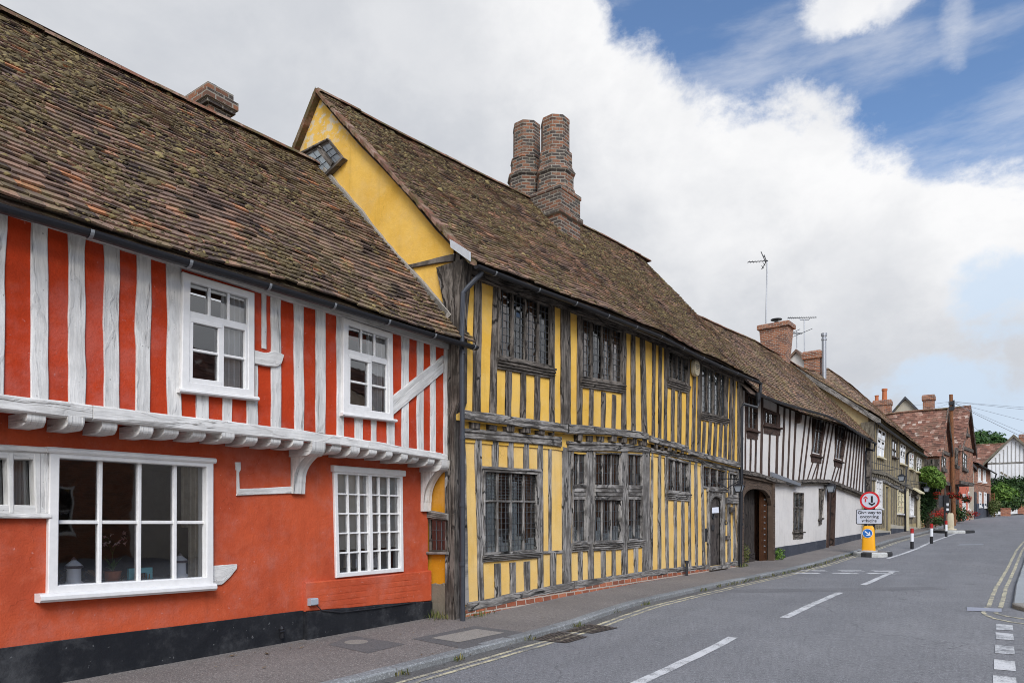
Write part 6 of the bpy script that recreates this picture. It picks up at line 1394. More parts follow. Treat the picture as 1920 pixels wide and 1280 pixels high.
# strip of dropped corner kerb into the side road
mb = MB(); vs = []; n = 10
for i in range(n + 1):
    t = i / n; a = t * 1.5; x = .25 + 1.0 * (1 - math.cos(a)); y = 12.75 - 1.0 * math.sin(a) + .02; nx, ny = -math.cos(a), -math.sin(a)
    for (d, dz) in ((0, RO - .02), (0, -.01), (-.02, .004), (-.22, .004)): vs.append((x + nx * d * -1 * -1, y + ny * d, G(y) + dz))
mb.add(vs, [(i * 4 + k, i * 4 + k + 1, (i + 1) * 4 + k + 1, (i + 1) * 4 + k) for i in range(n) for k in range(3)])
struct(mb.build('kerb', CONC))
struct(MB().add([(x, y, G(y) + .001) for x, y in [(.3, 12.75)] + [(.28 + 1.0 * (1 - math.cos(t * .15)) + .2 * math.cos(t * .15), 12.75 - 1.0 * math.sin(t * .15) + .2 * math.sin(t * .15)) for t in range(11)] + [(6, 11.9), (6, 12.9), (.3, 12.9)]], [tuple(range(15))]).build('pavement', PAVE))
def mark(pts, w, mt, name='road_marking', off=.005, closed=False):
    """painted strip along a ground polyline"""
    P2, L = resample(pts, max(2, int(sum(math.hypot(b[0] - a[0], b[1] - a[1]) for a, b in zip(pts, pts[1:])) / .3)))
    mb = MB(); vs = []; 
    for i, p in enumerate(P2):
        a, b = P2[max(0, i - 1)], P2[min(len(P2) - 1, i + 1)]; dx, dy = b[0] - a[0], b[1] - a[1]; l = math.hypot(dx, dy) or 1
        nx, ny = -dy / l * w / 2, dx / l * w / 2; jt = random.uniform(-.006, .006)
        for sg in (1, -1): x, y = p[0] + sg * nx + jt, p[1] + sg * ny; vs.append((x, y, G(y) + RO + off))
    mb.add(vs, [(2 * i, 2 * i + 1, 2 * i + 3, 2 * i + 2) for i in range(len(P2) - 1)])
    return struct(mb.build(name, mt))
def patch(pts, mt, name, off, base=0.):
    """flat convex patch on the ground, cut into strips along y so that it follows it"""
    c = [pts[0], pts[1], pts[2], pts[3]]; mb = MB(); n = max(1, int(max(p[1] for p in c) - min(p[1] for p in c)) * 3 + 1); vs = []
    for i in range(n + 1):
        t = i / n
        for a, b in ((c[0], c[3]), (c[1], c[2])): x, y = lerp(a[0], b[0], t), lerp(a[1], b[1], t); vs.append((x, y, G(y) + base + off))
    mb.add(vs, [(2 * i, 2 * i + 1, 2 * i + 3, 2 * i + 2) for i in range(n)])
    return struct(mb.build(name, mt))
g = lambda x, y: gh(x, y, RO)
patch([(KL(-40) + .005, -40), (KL(-40) + .26, -40), (-4.26, 3.9), (-4.5, 3.9)], ASPHD, 'gutter_strip', .002, RO)
yl = [(KL(y) + .27, y) for y in [-40 + 1.0 * i for i in range(88)]]
gs = MB(); vs = [];
for y in [3.9 + .5 * i for i in range(90)]: vs += [(KL(y) + .002, y, G(y) + RO + .003), (KL(y) + .20 + .04 * nz1(y, 2.2), y, G(y) + RO + .003)]
gs.add(vs, [(2 * i, 2 * i + 1, 2 * i + 3, 2 * i + 2) for i in range(89)]); struct(gs.build('gutter_strip', ASPHD))
mark([(x - .055, y) for x, y in yl if y < 42], .055, MKY); mark([(x + .055, y) for x, y in yl if y < 42], .05, MKY)
# centre dashes
for pts in ([(-2.55, 5.3), (-2.54, 8.24)], [(-2.35, 9.90), (-2.22, 13.38)], [(-2.09, 15.1), (-1.98, 19.1)], [(-2.55, .8), (-2.55, 3.2)], [(-2.5, -4), (-2.5, -1)]): mark(pts, .115, MKW)
a, b = g(1492, 1074), g(1680, 1071.5)
for dy in (0, -.95):
    for x0, x1 in ((-3.90, -3.38), (-3.12, -2.62), (-2.42, -1.92)):
        f = lambda x: lerp(18.2, 19.35, (x + 3.9) / 2.0) + dy * .9
        mark([(x0, f(x0)), (x1, f(x1))], .30, MKW)
el = [g(*p) for p in [(1664, 1047), (1720, 1028), (1760, 1011), (1785, 1002), (1803, 996)]]
mark(el, .11, MKW); mark([g(1803, 996.5), g(1797, 994.5), g(1790, 993.5)], .12, MKW)
# double lines and worn give-way dashes on the right
r1_ = [g(*p) for p in [(1851, 1141), (1876, 1090), (1893, 1050), (1905, 1026), (1917, 1008)]]
r1_ = [(KRf(y) - .30, y) for y in [12.6 + .5 * i for i in range(100)]]; r2_ = [(x + .15, y) for x, y in r1_]
mark(r1_, .06, MKY); mark(r2_, .06, MKY)
mark([(-.06, 12.45)] + [g(*p) for p in [(1842, 1150), (1862, 1159), (1890, 1165), (1925, 1170)]] + [(1.2, 10.6), (4, 10.0)], .05, MKY)
mark([(.09, 12.45)] + [g(*p) for p in [(1866, 1149), (1880, 1154), (1925, 1161)]] + [(1.2, 11.05), (4, 10.45)], .05, MKY)
patch([g(1813, 1138), g(1813, 1145), g(1878, 1147), g(1878, 1141)], plain('cover_steel', (.30, .305, .35), .5, .0, .1, .3), 'drain_cover', .007, RO)
for yy, mt in ((10.55, MKWF), (9.85, MKWF), (9.0, MKWF), (8.2, MKW), (7.45, MKW), (6.7, MKW), (5.9, MKW)):
    cx = .13 - (10.5 - yy) * .012; patch([(cx - .085, yy - .24), (cx + .085, yy - .22), (cx + .085, yy + .22), (cx - .085, yy + .24)], mt, 'road_marking', .005, RO)
patch([g(1795, 1022), g(1845, 1021), g(1843, 1018.5), g(1800, 1019)], plain('scraped_patch', (.26, .265, .27), .8, 0, .2, .5), 'road_patch', .004, RO)
a_, b_ = g(1180, 1112), g(1760, 1102)
mark([a_, b_], .5, ground_m('trench_asphalt', (.135, .132, .132), (.16, .156, .155), .6, 90, .6), 'road_patch', .0025)
# pavement repairs and covers
patch([gh(772, 1197), gh(870, 1216), gh(992, 1186), gh(890, 1173)], PATCH, 'pavement_patch', .003)
patch([gh(808, 1196), gh(860, 1204), gh(946, 1186), gh(893, 1179)], CONC, 'manhole_cover', .006)
patch([gh(615, 1208), gh(690, 1224), gh(760, 1207), gh(660, 1191)], PATCH, 'pavement_patch', .003)
mb = MB(); c = gh(668, 1203); lathe(mb, (c[0], c[1], G(c[1])), [(.13, .0), (.13, .006), (.0, .007)], 18); struct(mb.build('inspection_cover', CONC))
GRATE2 = plain('silted_pit', (.055, .048, .042), .9, 0, .1, .4)
def grate(p):
    c = [g(*q) for q in p]
    t = thing('drain_grate', '', 'drain', (c[0][0], c[0][1], G(c[0][1]) + RO))
    mb = MB(); n = 9
    def pp(u, v, h): x = lerp(lerp(c[0][0], c[1][0], u), lerp(c[3][0], c[2][0], u), v); y = lerp(lerp(c[0][1], c[1][1], u), lerp(c[3][1], c[2][1], u), v); return (x, y, G(y) + RO + h)
    mb.quad(pp(0, 0, .004), pp(1, 0, .004), pp(1, 1, .004), pp(0, 1, .004)); pit = mb.build('pit', GRATE2, t)
    m2 = MB()
    for i in range(n + 1): u = i / n; m2.quad(pp(u - .02, 0, .012), pp(u + .025, 0, .012), pp(u + .025, 1, .012), pp(u - .02, 1, .012))
    for v in (0, .33, .66, 1): m2.quad(pp(0, v - .03, .0125), pp(1, v - .03, .0125), pp(1, v + .03, .0125), pp(0, v + .03, .0125))
    m2.build('grating', GRATE, t); return t
ga = grate([(1003, 1199), (1062, 1205), (1100, 1194), (1043, 1184)]); ga['label'] = 'rusty iron drain grate in the gutter with pale paint across it'
gb = grate([(1062, 1183), (1112, 1187), (1157, 1177), (1104, 1171)]); gb['label'] = 'dark iron drain grate further up the kerb, free of paint'

# ================================================================== TRAFFIC ISLANDS, SIGNS, POSTS
def island(c, r, name_label, ang, black):
    t = thing('traffic_island', name_label, 'kerb island', (c[0], c[1], G(c[1]) + RO))
    n = 22; z = G(c[1]) + RO
    for i in range(n):
        a0, a1 = 2 * math.pi * i / n, 2 * math.pi * (i + 1) / n
    mb = MB(); vs = []; fs = []; mi = []
    prof = [(1.0, -.02), (1.0, .09), (.965, .125), (.80, .13), (0.0, .13)]
    for (k, h) in prof:
        for i in range(n): a = 2 * math.pi * i / n + ang; vs.append((c[0] + math.cos(a) * r[0] * k, c[1] + math.sin(a) * r[1] * k, z + h))
    for j in range(len(prof) - 1):
        for i in range(n): mb_i = 1 if i in black and j < 3 else 0; fs.append(((j * n + i, j * n + (i + 1) % n, (j + 1) * n + (i + 1) % n, (j + 1) * n + i), mb_i if j < 3 else 2))
    off = len(mb.v); mb.v += vs
    for f, m_ in fs: mb.f.append([off + q for q in f]); mb.m.append(m_); mb.r.append(.5); mb.u.append([(0, 0)] * 4)
    mb.build('kerb_ring', [plain('island_white', (.50, .50, .47), .8, 0, .1, .45), plain('island_black', (.03, .03, .03), .8), PAVE], t); return t
ic = g(1634, 1041)
island((ic[0] + .03, ic[1] + .05), (.56, .85), 'white and black kerbed island under the yellow bollard', .0, (15, 16, 20, 21, 0, 8, 9))
def disc(mb, fac, s, z, r0, r1, o, m=0, n=36, th=.004):
    vs = [fac.p(s + r * math.cos(2 * math.pi * i / n), z + r * math.sin(2 * math.pi * i / n), oo) for r, oo in ((r0, o), (r1, o), (r1, o - th)) for i in range(n)]
    fs = [(i, (i + 1) % n, n + (i + 1) % n, n + i) for i in range(n)] + [(n + i, n + (i + 1) % n, 2 * n + (i + 1) % n, 2 * n + i) for i in range(n)]
    if r0 == 0: fs = [tuple(range(n, 2 * n))] + fs[n:]
    mb.add(vs, fs, m)
def poly(mb, fac, pts, o, m=0, th=.003):
    n = len(pts); vs = [fac.p(s, z, oo) for oo in (o, o - th) for s, z in pts]
    mb.add(vs, [tuple(range(n))] + [(i, (i + 1) % n, n + (i + 1) % n, n + i) for i in range(n)], m)
def text(mb_parent, body, fac, s, z, size, o, mt, name='lettering'):
    cu = bpy.data.curves.new('lettering', 'FONT'); cu.body = body; cu.size = size; cu.align_x = 'CENTER'; cu.align_y = 'CENTER'; cu.extrude = .001; cu.offset = .0035
    tmp = bpy.data.objects.new('tmp', cu); COL.objects.link(tmp); dg = bpy.context.evaluated_depsgraph_get(); dg.update()
    me = bpy.data.meshes.new_from_object(tmp.evaluated_get(dg)); mb = MB()
    mb.add([fac.p(s + v.co.x, z + v.co.y, o + v.co.z) for v in me.vertices], [tuple(p.vertices) for p in me.polygons]); bpy.data.objects.remove(tmp)
    return mb.build(name, mt, mb_parent)
# priority sign, facing down the street
rr = ray(1633, 970); tS = ic[1] / rr[1]
SG = Fac((rr[0] * tS, ic[1]), 90 - 35.1 + 32)
SGs = lambda px: SG.S(px, 0); SGz = lambda px, py: SG.Z(px, py, 0)
zi = G(ic[1]) + RO + .13
sgn = thing('traffic_sign', 'round red ringed priority sign above a give way to oncoming vehicles plate', 'road sign', (SG.P[0], SG.P[1], zi))
s0 = SGs(1630.7); zc = SGz(1631, 937.5); R0 = (SGs(1649.5) - SGs(1612)) / 2
mk(lambda m_: [tube(m_, [SG.p(s0 + dx, zi - .05, -.06), SG.p(s0 + dx, zc + .15, -.06)], .03, 10) for dx in (-.10, .10)] and [tube(m_, [SG.p(s0 - .10 + dx * .2, z, -.06), SG.p(s0 + .10, z, -.06)], .012, 6) for dx, z in ((0, zc), (0, zc - .6))], 'post', PBLK, sgn)
po = [o for o in sgn.children][0]
mk(lambda m_: [tube(m_, [SG.p(s0 + dx, zi - .05, -.06), SG.p(s0 + dx, zc + .15, -.06)], .032, 10) for dx in (-.11, .12)], 'post', PBLK, sgn)
mk(lambda m_: (disc(m_, SG, s0, zc, 0, R0 * .99, .0, 0), disc(m_, SG, s0, zc, R0 * .80, R0, .004, 1), disc(m_, SG, s0, zc, 0, R0 * .98, -.006, 2)), 'round_plate', [SIGNG, SIGNR, PBLK], sgn)
def arrow(m_, fac, s, z0, z1, sw, hw, hh, o, mi):
    """vertical arrow from z0 (tail) to z1 (tip)"""
    d = 1 if z1 > z0 else -1
    poly(m_, fac, [(s - sw, z0), (s + sw, z0), (s + sw, z1 - d * hh), (s - sw, z1 - d * hh)], o, mi)
    poly(m_, fac, [(s - hw, z1 - d * hh * 1.15), (s - hw * .98, z1 - d * hh * .62), (s, z1), (s, z1 - d * hh * .60)], o + .001, mi); poly(m_, fac, [(s + hw, z1 - d * hh * 1.15), (s + hw * .98, z1 - d * hh * .62), (s, z1), (s, z1 - d * hh * .60)], o + .001, mi)
k_ = R0 / .3
mk(lambda m_: (arrow(m_, SG, s0 - .125 * k_, zc - .055 * k_, zc + .145 * k_, .022 * k_, .062 * k_, .085 * k_, .005, 0), arrow(m_, SG, s0 + .065 * k_, zc + .145 * k_, zc - .185 * k_, .031 * k_, .098 * k_, .11 * k_, .005, 1)), 'arrow_pair', [SIGNR, SIGNK], sgn)
pz0, pz1 = SGz(1630, 982.5), SGz(1630, 954); ps0, ps1 = SGs(1605), SGs(1655)
def rr_(s0, s1, z0, z1, r):
    o = []
    for cx, cz, a in ((s1 - r, z1 - r, 0), (s0 + r, z1 - r, 90), (s0 + r, z0 + r, 180), (s1 - r, z0 + r, 270)):
        for i in range(5): t = R_(a + 22.5 * i); o.append((cx + r * math.cos(t), cz + r * math.sin(t)))
    return o
mk(lambda m_: (poly(m_, SG, rr_(ps0, ps1, pz0, pz1, .05), .0, 1, .012), poly(m_, SG, rr_(ps0 + .022, ps1 - .022, pz0 + .022, pz1 - .022, .035), .004, 0)), 'text_plate', [SIGNG, SIGNK], sgn)
pm, hgt = (ps0 + ps1) / 2, pz1 - pz0
for i, tx in enumerate(('Give way to', 'oncoming', 'vehicles')): text(sgn, tx, SG, pm, pz1 - hgt * (.225 + .27 * i), .142 * k_, .006, SIGNK)
# yellow bollard
bol = thing('traffic_bollard', 'yellow traffic bollard with a blue keep right arrow disc', 'bollard', (SG.P[0], SG.P[1] - .22, zi))
SB = Fac((SG.P[0], SG.P[1] - .22), math.degrees(SG.a)); bs = SB.S(1628.5)
def bshell(m_, zb, zt, wb, wt, d, mt=0):
    prof = [(0, .92), (.04, 1.0), (.10, 1.0), (.85, None), (.93, None), (1.0, None)]
    rows = []
    for t, k in prof:
        z = lerp(zb, zt, t); w = lerp(wb, wt, t); 
        if t == .93: w *= .93
        if t == 1.0: w *= .72
        if k: w *= k
        rows.append((z, w, d * (1 if t < .9 else .7)))
    vs = []; n = 16
    for z, w, dd in rows:
        for i in range(n): a = 2 * math.pi * i / n; ca, sa = math.cos(a), math.sin(a); vs.append(SB.p(bs + math.copysign(abs(ca) ** .55, ca) * w, z, math.copysign(abs(sa) ** .55, sa) * dd))
    fs = [(j * n + i, j * n + (i + 1) % n, (j + 1) * n + (i + 1) % n, (j + 1) * n + i) for j in range(len(rows) - 1) for i in range(n)] + [tuple((len(rows) - 1) * n + i for i in range(n)), tuple(range(n))]
    m_.add(vs, fs, mt)
bz0, bz1 = SB.Z(1628, 1035.5), SB.Z(1628, 985.5)
wb_ = (SB.S(1642) - SB.S(1616)) / 2
mk(lambda m_: bshell(m_, bz0, bz1, wb_ * 1.03, wb_ * .84, .095), 'bollard_shell', BOLY, bol, True)
mk(lambda m_: lathe(m_, SB.p(bs, zi, 0), [(.27, -.01), (.27, .02), (.15, .05), (.11, bz0 - zi + .02)], 16), 'base', plain('bollard_base', (.42, .43, .42), .6, 0, .1, .3), bol)
dz = SB.Z(1626, 999); dr_ = (SB.S(1635.5) - SB.S(1617.5)) / 2; ds = SB.S(1626.5, .1)
mk(lambda m_: disc(m_, SB, ds, dz, 0, dr_ * 1.06, .104, 1), 'arrow_disc', [SIGNB, SIGNW], bol)
def darrow(m_):
    disc(m_, SB, ds, dz, 0, dr_ * .98, .1065, 0)
    c, s_ = math.cos(R_(-40)), math.sin(R_(-40)); T = lambda x, y: (ds + (x * c - y * s_) * dr_, dz + (x * s_ + y * c) * dr_)
    poly(m_, SB, [T(-.72, -.13), T(.35, -.13), T(.35, .13), T(-.72, .13)], .109, 1); poly(m_, SB, [T(.80, 0), T(.25, .52), T(-.03, .52), T(.42, 0)], .1095, 1); poly(m_, SB, [T(.80, 0), T(.42, 0), T(-.03, -.52), T(.25, -.52)], .1095, 1)
mk(darrow, 'arrow_face', [SIGNB, SIGNW], bol)
# red white black posts
def rbw(px, pyb, pyt, label):
    x, y = g(px, pyb); z = G(y) + RO; d = -math.sin(TH) * x + math.cos(TH) * y; H = (pyb - pyt) / 1280 * d; r = .055
    t = thing('verge_post', label, 'post', (x, y, z), 'red white and black posts beside the kerb build-out')
    for a, b, mt, nm in ((0, .36, PBLK, 'base'), (.36, .76, SIGNW, 'sleeve'), (.76, 1, PRED, 'cap')):
        mk(lambda m_: lathe(m_, (x, y, z), [(r * .98, H * a - (.02 if a == 0 else 0))] + [(r, H * a + .004), (r, H * b - .003)] + ([(r * .7, H * b)] if b == 1 else [(r * .98, H * b)]), 14), nm, mt, t)
    return t
rbw(1710, 1028.5, 990, 'black, white and red post nearest the yellow bollard'); rbw(1746.5, 1018.5, 981, 'middle post of the three red, white and black ones'); rbw(1774, 1006, 975.5, 'red, white and black post right against the dark sign back')
# far island with the cream bollard and the back of a sign
i2 = g(1787, 998)
island((i2[0] + .0, i2[1] + .3), (.95, 1.6), 'black and white kerbed island under the cream bollard', .5, (10, 11, 12, 13, 17, 18, 19, 20))
SB = Fac((i2[0], i2[1] + .3), 88); bs = SB.S(1782)
cb = thing('traffic_bollard', 'cream bollard seen from behind beside a dark sign', 'bollard', (*SB.xy(bs), G(i2[1])))
z0 = G(i2[1]) + RO + .13
mk(lambda m_: bshell(m_, z0 + .15, SB.Z(1782, 961.5), (SB.S(1789) - SB.S(1774.5)) / 2, (SB.S(1788) - SB.S(1775.5)) / 2 * .96, .10), 'bollard_shell', CRM, cb, True)
mk(lambda m_: lathe(m_, SB.p(bs, z0, 0), [(.30, -.01), (.28, .06), (.16, .1), (.16, .18)], 14), 'base', CRM, cb)
bk = thing('traffic_sign', 'dark backs of two sign plates on one post by the cream bollard', 'road sign', (*SB.xy(SB.S(1771.5)), z0))
bx = SB.S(1771)
mk(lambda m_: tube(m_, [SB.p(bx, z0 - .05, .0), SB.p(bx, SB.Z(1771, 927, 0), .0)], .045, 10), 'post', PBLK, bk)
mk(lambda m_: (fbox(m_, SB, SB.S(1760), SB.S(1769.5), SB.Z(1765, 950), SB.Z(1765, 928), -.08, -.05)), 'plate', plain('sign_back', (.05, .05, .055), .6), bk)
mk(lambda m_: (fbox(m_, SB, SB.S(1769.6), SB.S(1779.5), SB.Z(1775, 961), SB.Z(1775, 928), -.08, -.05)), 'plate', PBLK, bk)
mk(lambda m_: [fbox(m_, SB, SB.S(1774.5), SB.S(1779), SB.Z(1777, y1), SB.Z(1777, y0), -.05, -.04) for y0, y1 in ((943, 945.5), (946.3, 948), (952.5, 957))], 'sticker', SIGNW, bk)
# wooden pole with its cables
py_ = 53.0; px_ = ray(1788, 970)[0] / ray(1788, 970)[1] * py_
pol = thing('utility_pole', 'tall brown wooden utility pole in front of the gabled brick house', 'pole', (px_, py_, G(py_)))
dpt = -math.sin(TH) * px_ + math.cos(TH) * py_; ztop = CZ + (970 - 739) / 1280 * dpt
tp = Vector((px_ - (5 / 1280 * dpt) * RT[0], py_ - (5 / 1280 * dpt) * RT[1] * 0, ztop))
def pole_mesh(m_):
    n = 12; N = 14; vs = []; fs = []; uv = []
    for i in range(N + 1):
        t = i / N; c = Vector((px_, py_, G(py_) - .1)).lerp(tp, t); r = lerp(.145, .105, t)
        for k in range(n): vs.append(c + Vector((math.cos(k * .5236) * r, math.sin(k * .5236) * r, 0)))
    for i in range(N):
        for k in range(n): fs.append((i * n + k, i * n + (k + 1) % n, (i + 1) * n + (k + 1) % n, (i + 1) * n + k)); uv.append([(i * .6, k * .07), (i * .6, k * .07 + .07), (i * .6 + .6, k * .07 + .07), (i * .6 + .6, k * .07)])
    fs.append(tuple(N * n + k for k in range(n))); uv.append([(0, 0)] * n); m_.add(vs, fs, 0, .3, uv)
mk(pole_mesh, 'shaft', POLE, pol)
mk(lambda m_: [box(m_, tp.x - .13, tp.x + .16, tp.y - .16, tp.y - .09, tp.z - .7 - .35 * i, tp.z - .45 - .35 * i) for i in range(2)] and box(m_, tp.x + .1, tp.x + .2, tp.y - .15, tp.y + .05, tp.z - 1.0, tp.z - .4), 'junction_box', IRON, pol)
CG = 'overhead cables fanning out from the pole'
def cable(px, py, Y, sag, label, rad=.0085, zoff=.45):
    r = ray(px, py); t = Y / r[1]; e = Vector((r[0] * t, Y, CZ + r[2] * t)); s = tp - Vector((0, 0, zoff))
    if px > 1925: e = s + (e - s) * ((8.9 - s.x) / (e.x - s.x))
    pts = [s.lerp(e, i / 14) - Vector((0, 0, sag * 4 * (i / 14) * (1 - i / 14))) for i in range(15)]
    mb = MB(); tube(mb, pts, rad, 5); tag(mb.build('overhead_cable', plain('cable_sheath', (.20, .215, .24), .6), None, False, tuple(s)), label, 'cable', CG)
cable(2040, 768, 52, .1, 'topmost overhead cable running right from the pole')
cable(2040, 775, 46, .1, 'second overhead cable from the top, right of the pole')
cable(2040, 812, 50, .15, 'third overhead cable down, right of the pole')
cable(2040, 853, 46, .2, 'fourth overhead cable down, right of the pole'); cable(2040, 866, 48, .25, 'thicker overhead cable sagging below the others', .014)
cable(1858, 823, 88, .3, 'thin overhead cable dropping steeply towards the white gable'); cable(1690, 758, 60, .1, 'overhead cable running left from the pole to the grey gable'); cable(1745, 765, 50, .1, 'short overhead cable dropping left to the tiled roof')
# ================================================================== AERIALS
def at(px, py, Y):
    r = ray(px, py); t = Y / r[1]; return Vector((r[0] * t, Y, CZ + r[2] * t))
AC = at(1437, 595, YF.p(c1s + wd, 0, -3.0).y)
Y1 = AC.y
t = thing('tv_aerial', 'tall television aerial mast on the broad brick chimney', 'aerial', AC)
mk(lambda m_: tube(m_, [at(1436, 606, Y1), at(1438.5, 489, Y1)], .028, 6), 'mast', GALV, t)
def yagi(m_, a, b, n, h, up):
    tube(m_, [a, b], .018, 5)
    for i in range(n): p = a.lerp(b, (i + .3) / n); tube(m_, [p - up * h, p + up * h], .008, 4)
mk(lambda m_: (yagi(m_, at(1402, 491.5, Y1 - .5), at(1440, 489, Y1), 7, .09, Vector((.5, .2, .6))), tube(m_, [at(1427, 472, Y1), at(1436, 492, Y1), at(1428, 505, Y1)], .02, 5), tube(m_, [at(1433, 478, Y1), at(1437, 490, Y1)], .02, 5), [tube(m_, [at(x - 2, y - 3, Y1), at(x + 2, y + 2, Y1)], .012, 4) for x, y in ((1430, 501), (1433, 496), (1431, 480))]), 'antenna', IRON, t)
Y2 = YF.p(c2s, 0, -3).y + 1
t = thing('tv_aerial', 'long flat television aerial on a cradle mast beside the chimneys', 'aerial', at(1508, 655, Y2))
mk(lambda m_: (tube(m_, [at(1508.5, 662, Y2), at(1508, 600, Y2)], .03, 6), tube(m_, [at(1499, 596, Y2), at(1501, 600, Y2), at(1516, 600, Y2), at(1519, 596, Y2)], .02, 5)), 'mast', GALV, t)
mk(lambda m_: yagi(m_, at(1477, 596, Y2 - 1), at(1531, 595, Y2 + .5), 16, .07, Vector((.3, .2, .8))), 'antenna', IRON, t)
t = thing('tv_aerial', 'small low television aerial just right of the broad chimney', 'aerial', at(1494, 650, Y2 - 1))
mk(lambda m_: tube(m_, [at(1494, 652, Y2 - 1), at(1494, 621, Y2 - 1)], .026, 6), 'mast', GALV, t)
mk(lambda m_: (tube(m_, [at(1486, 625, Y2 - 1), at(1504, 625, Y2 - 1)], .03, 5), tube(m_, [at(1485, 632, Y2 - 1.5), at(1523, 616, Y2 - .5)], .014, 5), tube(m_, [at(1487, 623, Y2 - 1.5), at(1500, 617, Y2 - .5)], .014, 5)), 'antenna', IRON, t)

# ================================================================== THINGS ON THE WALLS
o = mk(lambda m_: ribbon(m_, YF, rr_(0, 0, 0, 0, 0)[:1] * 2, rr_(0, 0, 0, 0, 0)[:1] * 2, 0, .01, 1) if False else None, 'x', IRON, None) if False else None
al = thing('alarm_box', 'cream burglar alarm box under the eaves of the yellow house', 'alarm', YF.p(*YF.hit(1306, 690, YU + .1), YU + .05))
A0, A1 = YF.hit(1300.7, 688, YU + .1)[0], YF.hit(1311, 688, YU + .1)[0]; za, zb = YF.Z(1306, 674.5, YU + .1), YF.Z(1306, 705, YU + .1)
mk(lambda m_: [poly(m_, YF, [(lerp(A0, A1, .5 + .5 * k * math.copysign(abs(math.cos(t)) ** .6, math.cos(t))), lerp(zb, za, .5 + .5 * k * math.copysign(abs(math.sin(t)) ** .8, math.sin(t)))) for t in [2 * math.pi * i / 20 for i in range(20)]], o_, 0, .05) for k, o_ in ((1, YU + .09), (.9, YU + .12))], 'casing', CRM, al)
mk(lambda m_: [fbox(m_, YF, lerp(A0, A1, .3), lerp(A0, A1, .75), z, z + .02, YU + .11, YU + .1225) for z in (lerp(zb, za, .5), lerp(zb, za, .62), lerp(zb, za, .4))], 'marking', GUTG, al)
nt = MB(); poly(nt, YF, [YF.hit(1335.5, 951, -.03), YF.hit(1347.5, 950, -.03), YF.hit(1348, 961, -.03), YF.hit(1335, 961.5, -.03)], -.03)
tag(nt.build('notice', PAPER, None, False, tuple(YF.p(*YF.hit(1341, 956, -.03), -.03))), 'white paper notice pinned to the arched plank door', 'notice')
eb = thing('junction_box', 'small grey electrical box low on the orange brick apron', 'electrical box', RF.p(RF.S(590, .1), RF.Z(590, 1128, .1), .08))
mk(lambda m_: fbox(m_, RF, RF.S(582.5, .12), RF.S(596, .12), RF.Z(590, 1134, .12), RF.Z(590, 1121, .12), .05, .13, 0, .01), 'casing', BOXG, eb)
mk(lambda m_: tube(m_, [RF.p(*RF.hit(594, 1134, .1), .1), RF.p(*RF.hit(604, 1144, .1), .095), RF.p(*RF.hit(640, 1147, .1), .105), RF.p(*RF.hit(700, 1140, .1), .105), RF.p(*RF.hit(780, 1128, .1), .10)], .006, 5), 'cable', IRON, eb)
tapb = thing('wall_valve', 'black iron valve stub at the foot of the orange house plinth', 'valve', RF.p(RF.S(529, .05), .05, .05))
mk(lambda m_: (tube(m_, [RF.p(*RF.hit(529, 1195, .06), .06), RF.p(*RF.hit(528, 1178, .06), .06)], .022, 8), tube(m_, [RF.p(*RF.hit(525, 1184, .08), .08), RF.p(*RF.hit(533, 1182, .08), .08)], .012, 6), lathe(m_, RF.p(*RF.hit(528, 1178, .06), .06), [(.015, -.02), (.03, 0), (.012, .03)], 8)), 'body', PBLK, tapb)
def lantern(px, pt, pb, fac, o, hw_px, label, arm):
    s = fac.S(px, o); zt, zb = fac.Z(px, pt, o), fac.Z(px, pb, o); hw = (fac.S(px + hw_px, o) - fac.S(px - hw_px, o)) / 2 * .7; hw = max(.09, min(hw, .17)); H = zt - zb
    t = thing('wall_lantern', label, 'lantern', fac.p(s, zb, o)); c = fac.p(s, zb, o)
    mk(lambda m_: (lathe(m_, c, [(hw * .75, -.03), (hw * .8, .0)], 4, 0, .8), lathe(m_, c, [(hw * 1.35, H * .68), (hw * 1.2, H * .72), (hw * .5, H * .92), (hw * .2, H)], 4, 0, .8), [tube(m_, [c + Vector((math.cos(a) * hw * .75, math.sin(a) * hw * .75, 0)), c + Vector((math.cos(a) * hw * 1.2, math.sin(a) * hw * 1.2, H * .7))], .014, 4) for a in [.8 + 1.5708 * i for i in range(4)]]), 'cage', PBLK, t)
    mk(lambda m_: lathe(m_, c, [(hw * .68, .0), (hw * 1.1, H * .68)], 4, 0, .8), 'lantern_glass', LAMPG, t)
    mk(lambda m_: [tube(m_, [Vector(p) for p in a], .014, 5) for a in arm(fac, s, zt, o)], 'bracket', IRON, t)
lantern(1385.5, 905, 921, YF, .45, 5, 'black lantern on a scrolled bracket between the yellow house and the gate', lambda f, s, z, o: [[f.p(s - .0, z + .12, 0), f.p(s, z + .1, o)], [f.p(s - .25, z + .02, .02), f.p(s - .1, z - .12, .2), f.p(s, z + .05, o)], [f.p(s, z + .1, o), f.p(s, z, o)]])
lantern(1690.5, 888, 901, YF, .95, 5, 'black lantern hung from a long scroll bracket on the beige house', lambda f, s, z, o: [[f.p(s - 2.6, z + .45, .1), f.p(s, z + .2, o)], [f.p(s - 2.6, z + .1, .1), f.p(s - 1.2, z + .1, .5), f.p(s - .3, z + .2, o - .1)], [f.p(s, z + .2, o), f.p(s, z, o)]])
lantern(1737.5, 911, 921, YF, 1.3, 5, 'grey lantern projecting in front of the dark green ivy', lambda f, s, z, o: [[f.p(s - 2.4, z + .35, .1), f.p(s, z + .15, o)], [f.p(s - 2.4, z - .1, .1), f.p(s - 1.0, z + .05, .6), f.p(s, z + .15, o)], [f.p(s, z + .15, o), f.p(s, z, o)]])
lantern(1558.5, 905, 922, YF, .12, 4, 'square black lamp above the leaning black door', lambda f, s, z, o: [[f.p(s, z - .1, -.1), f.p(s, z - .1, o)]])

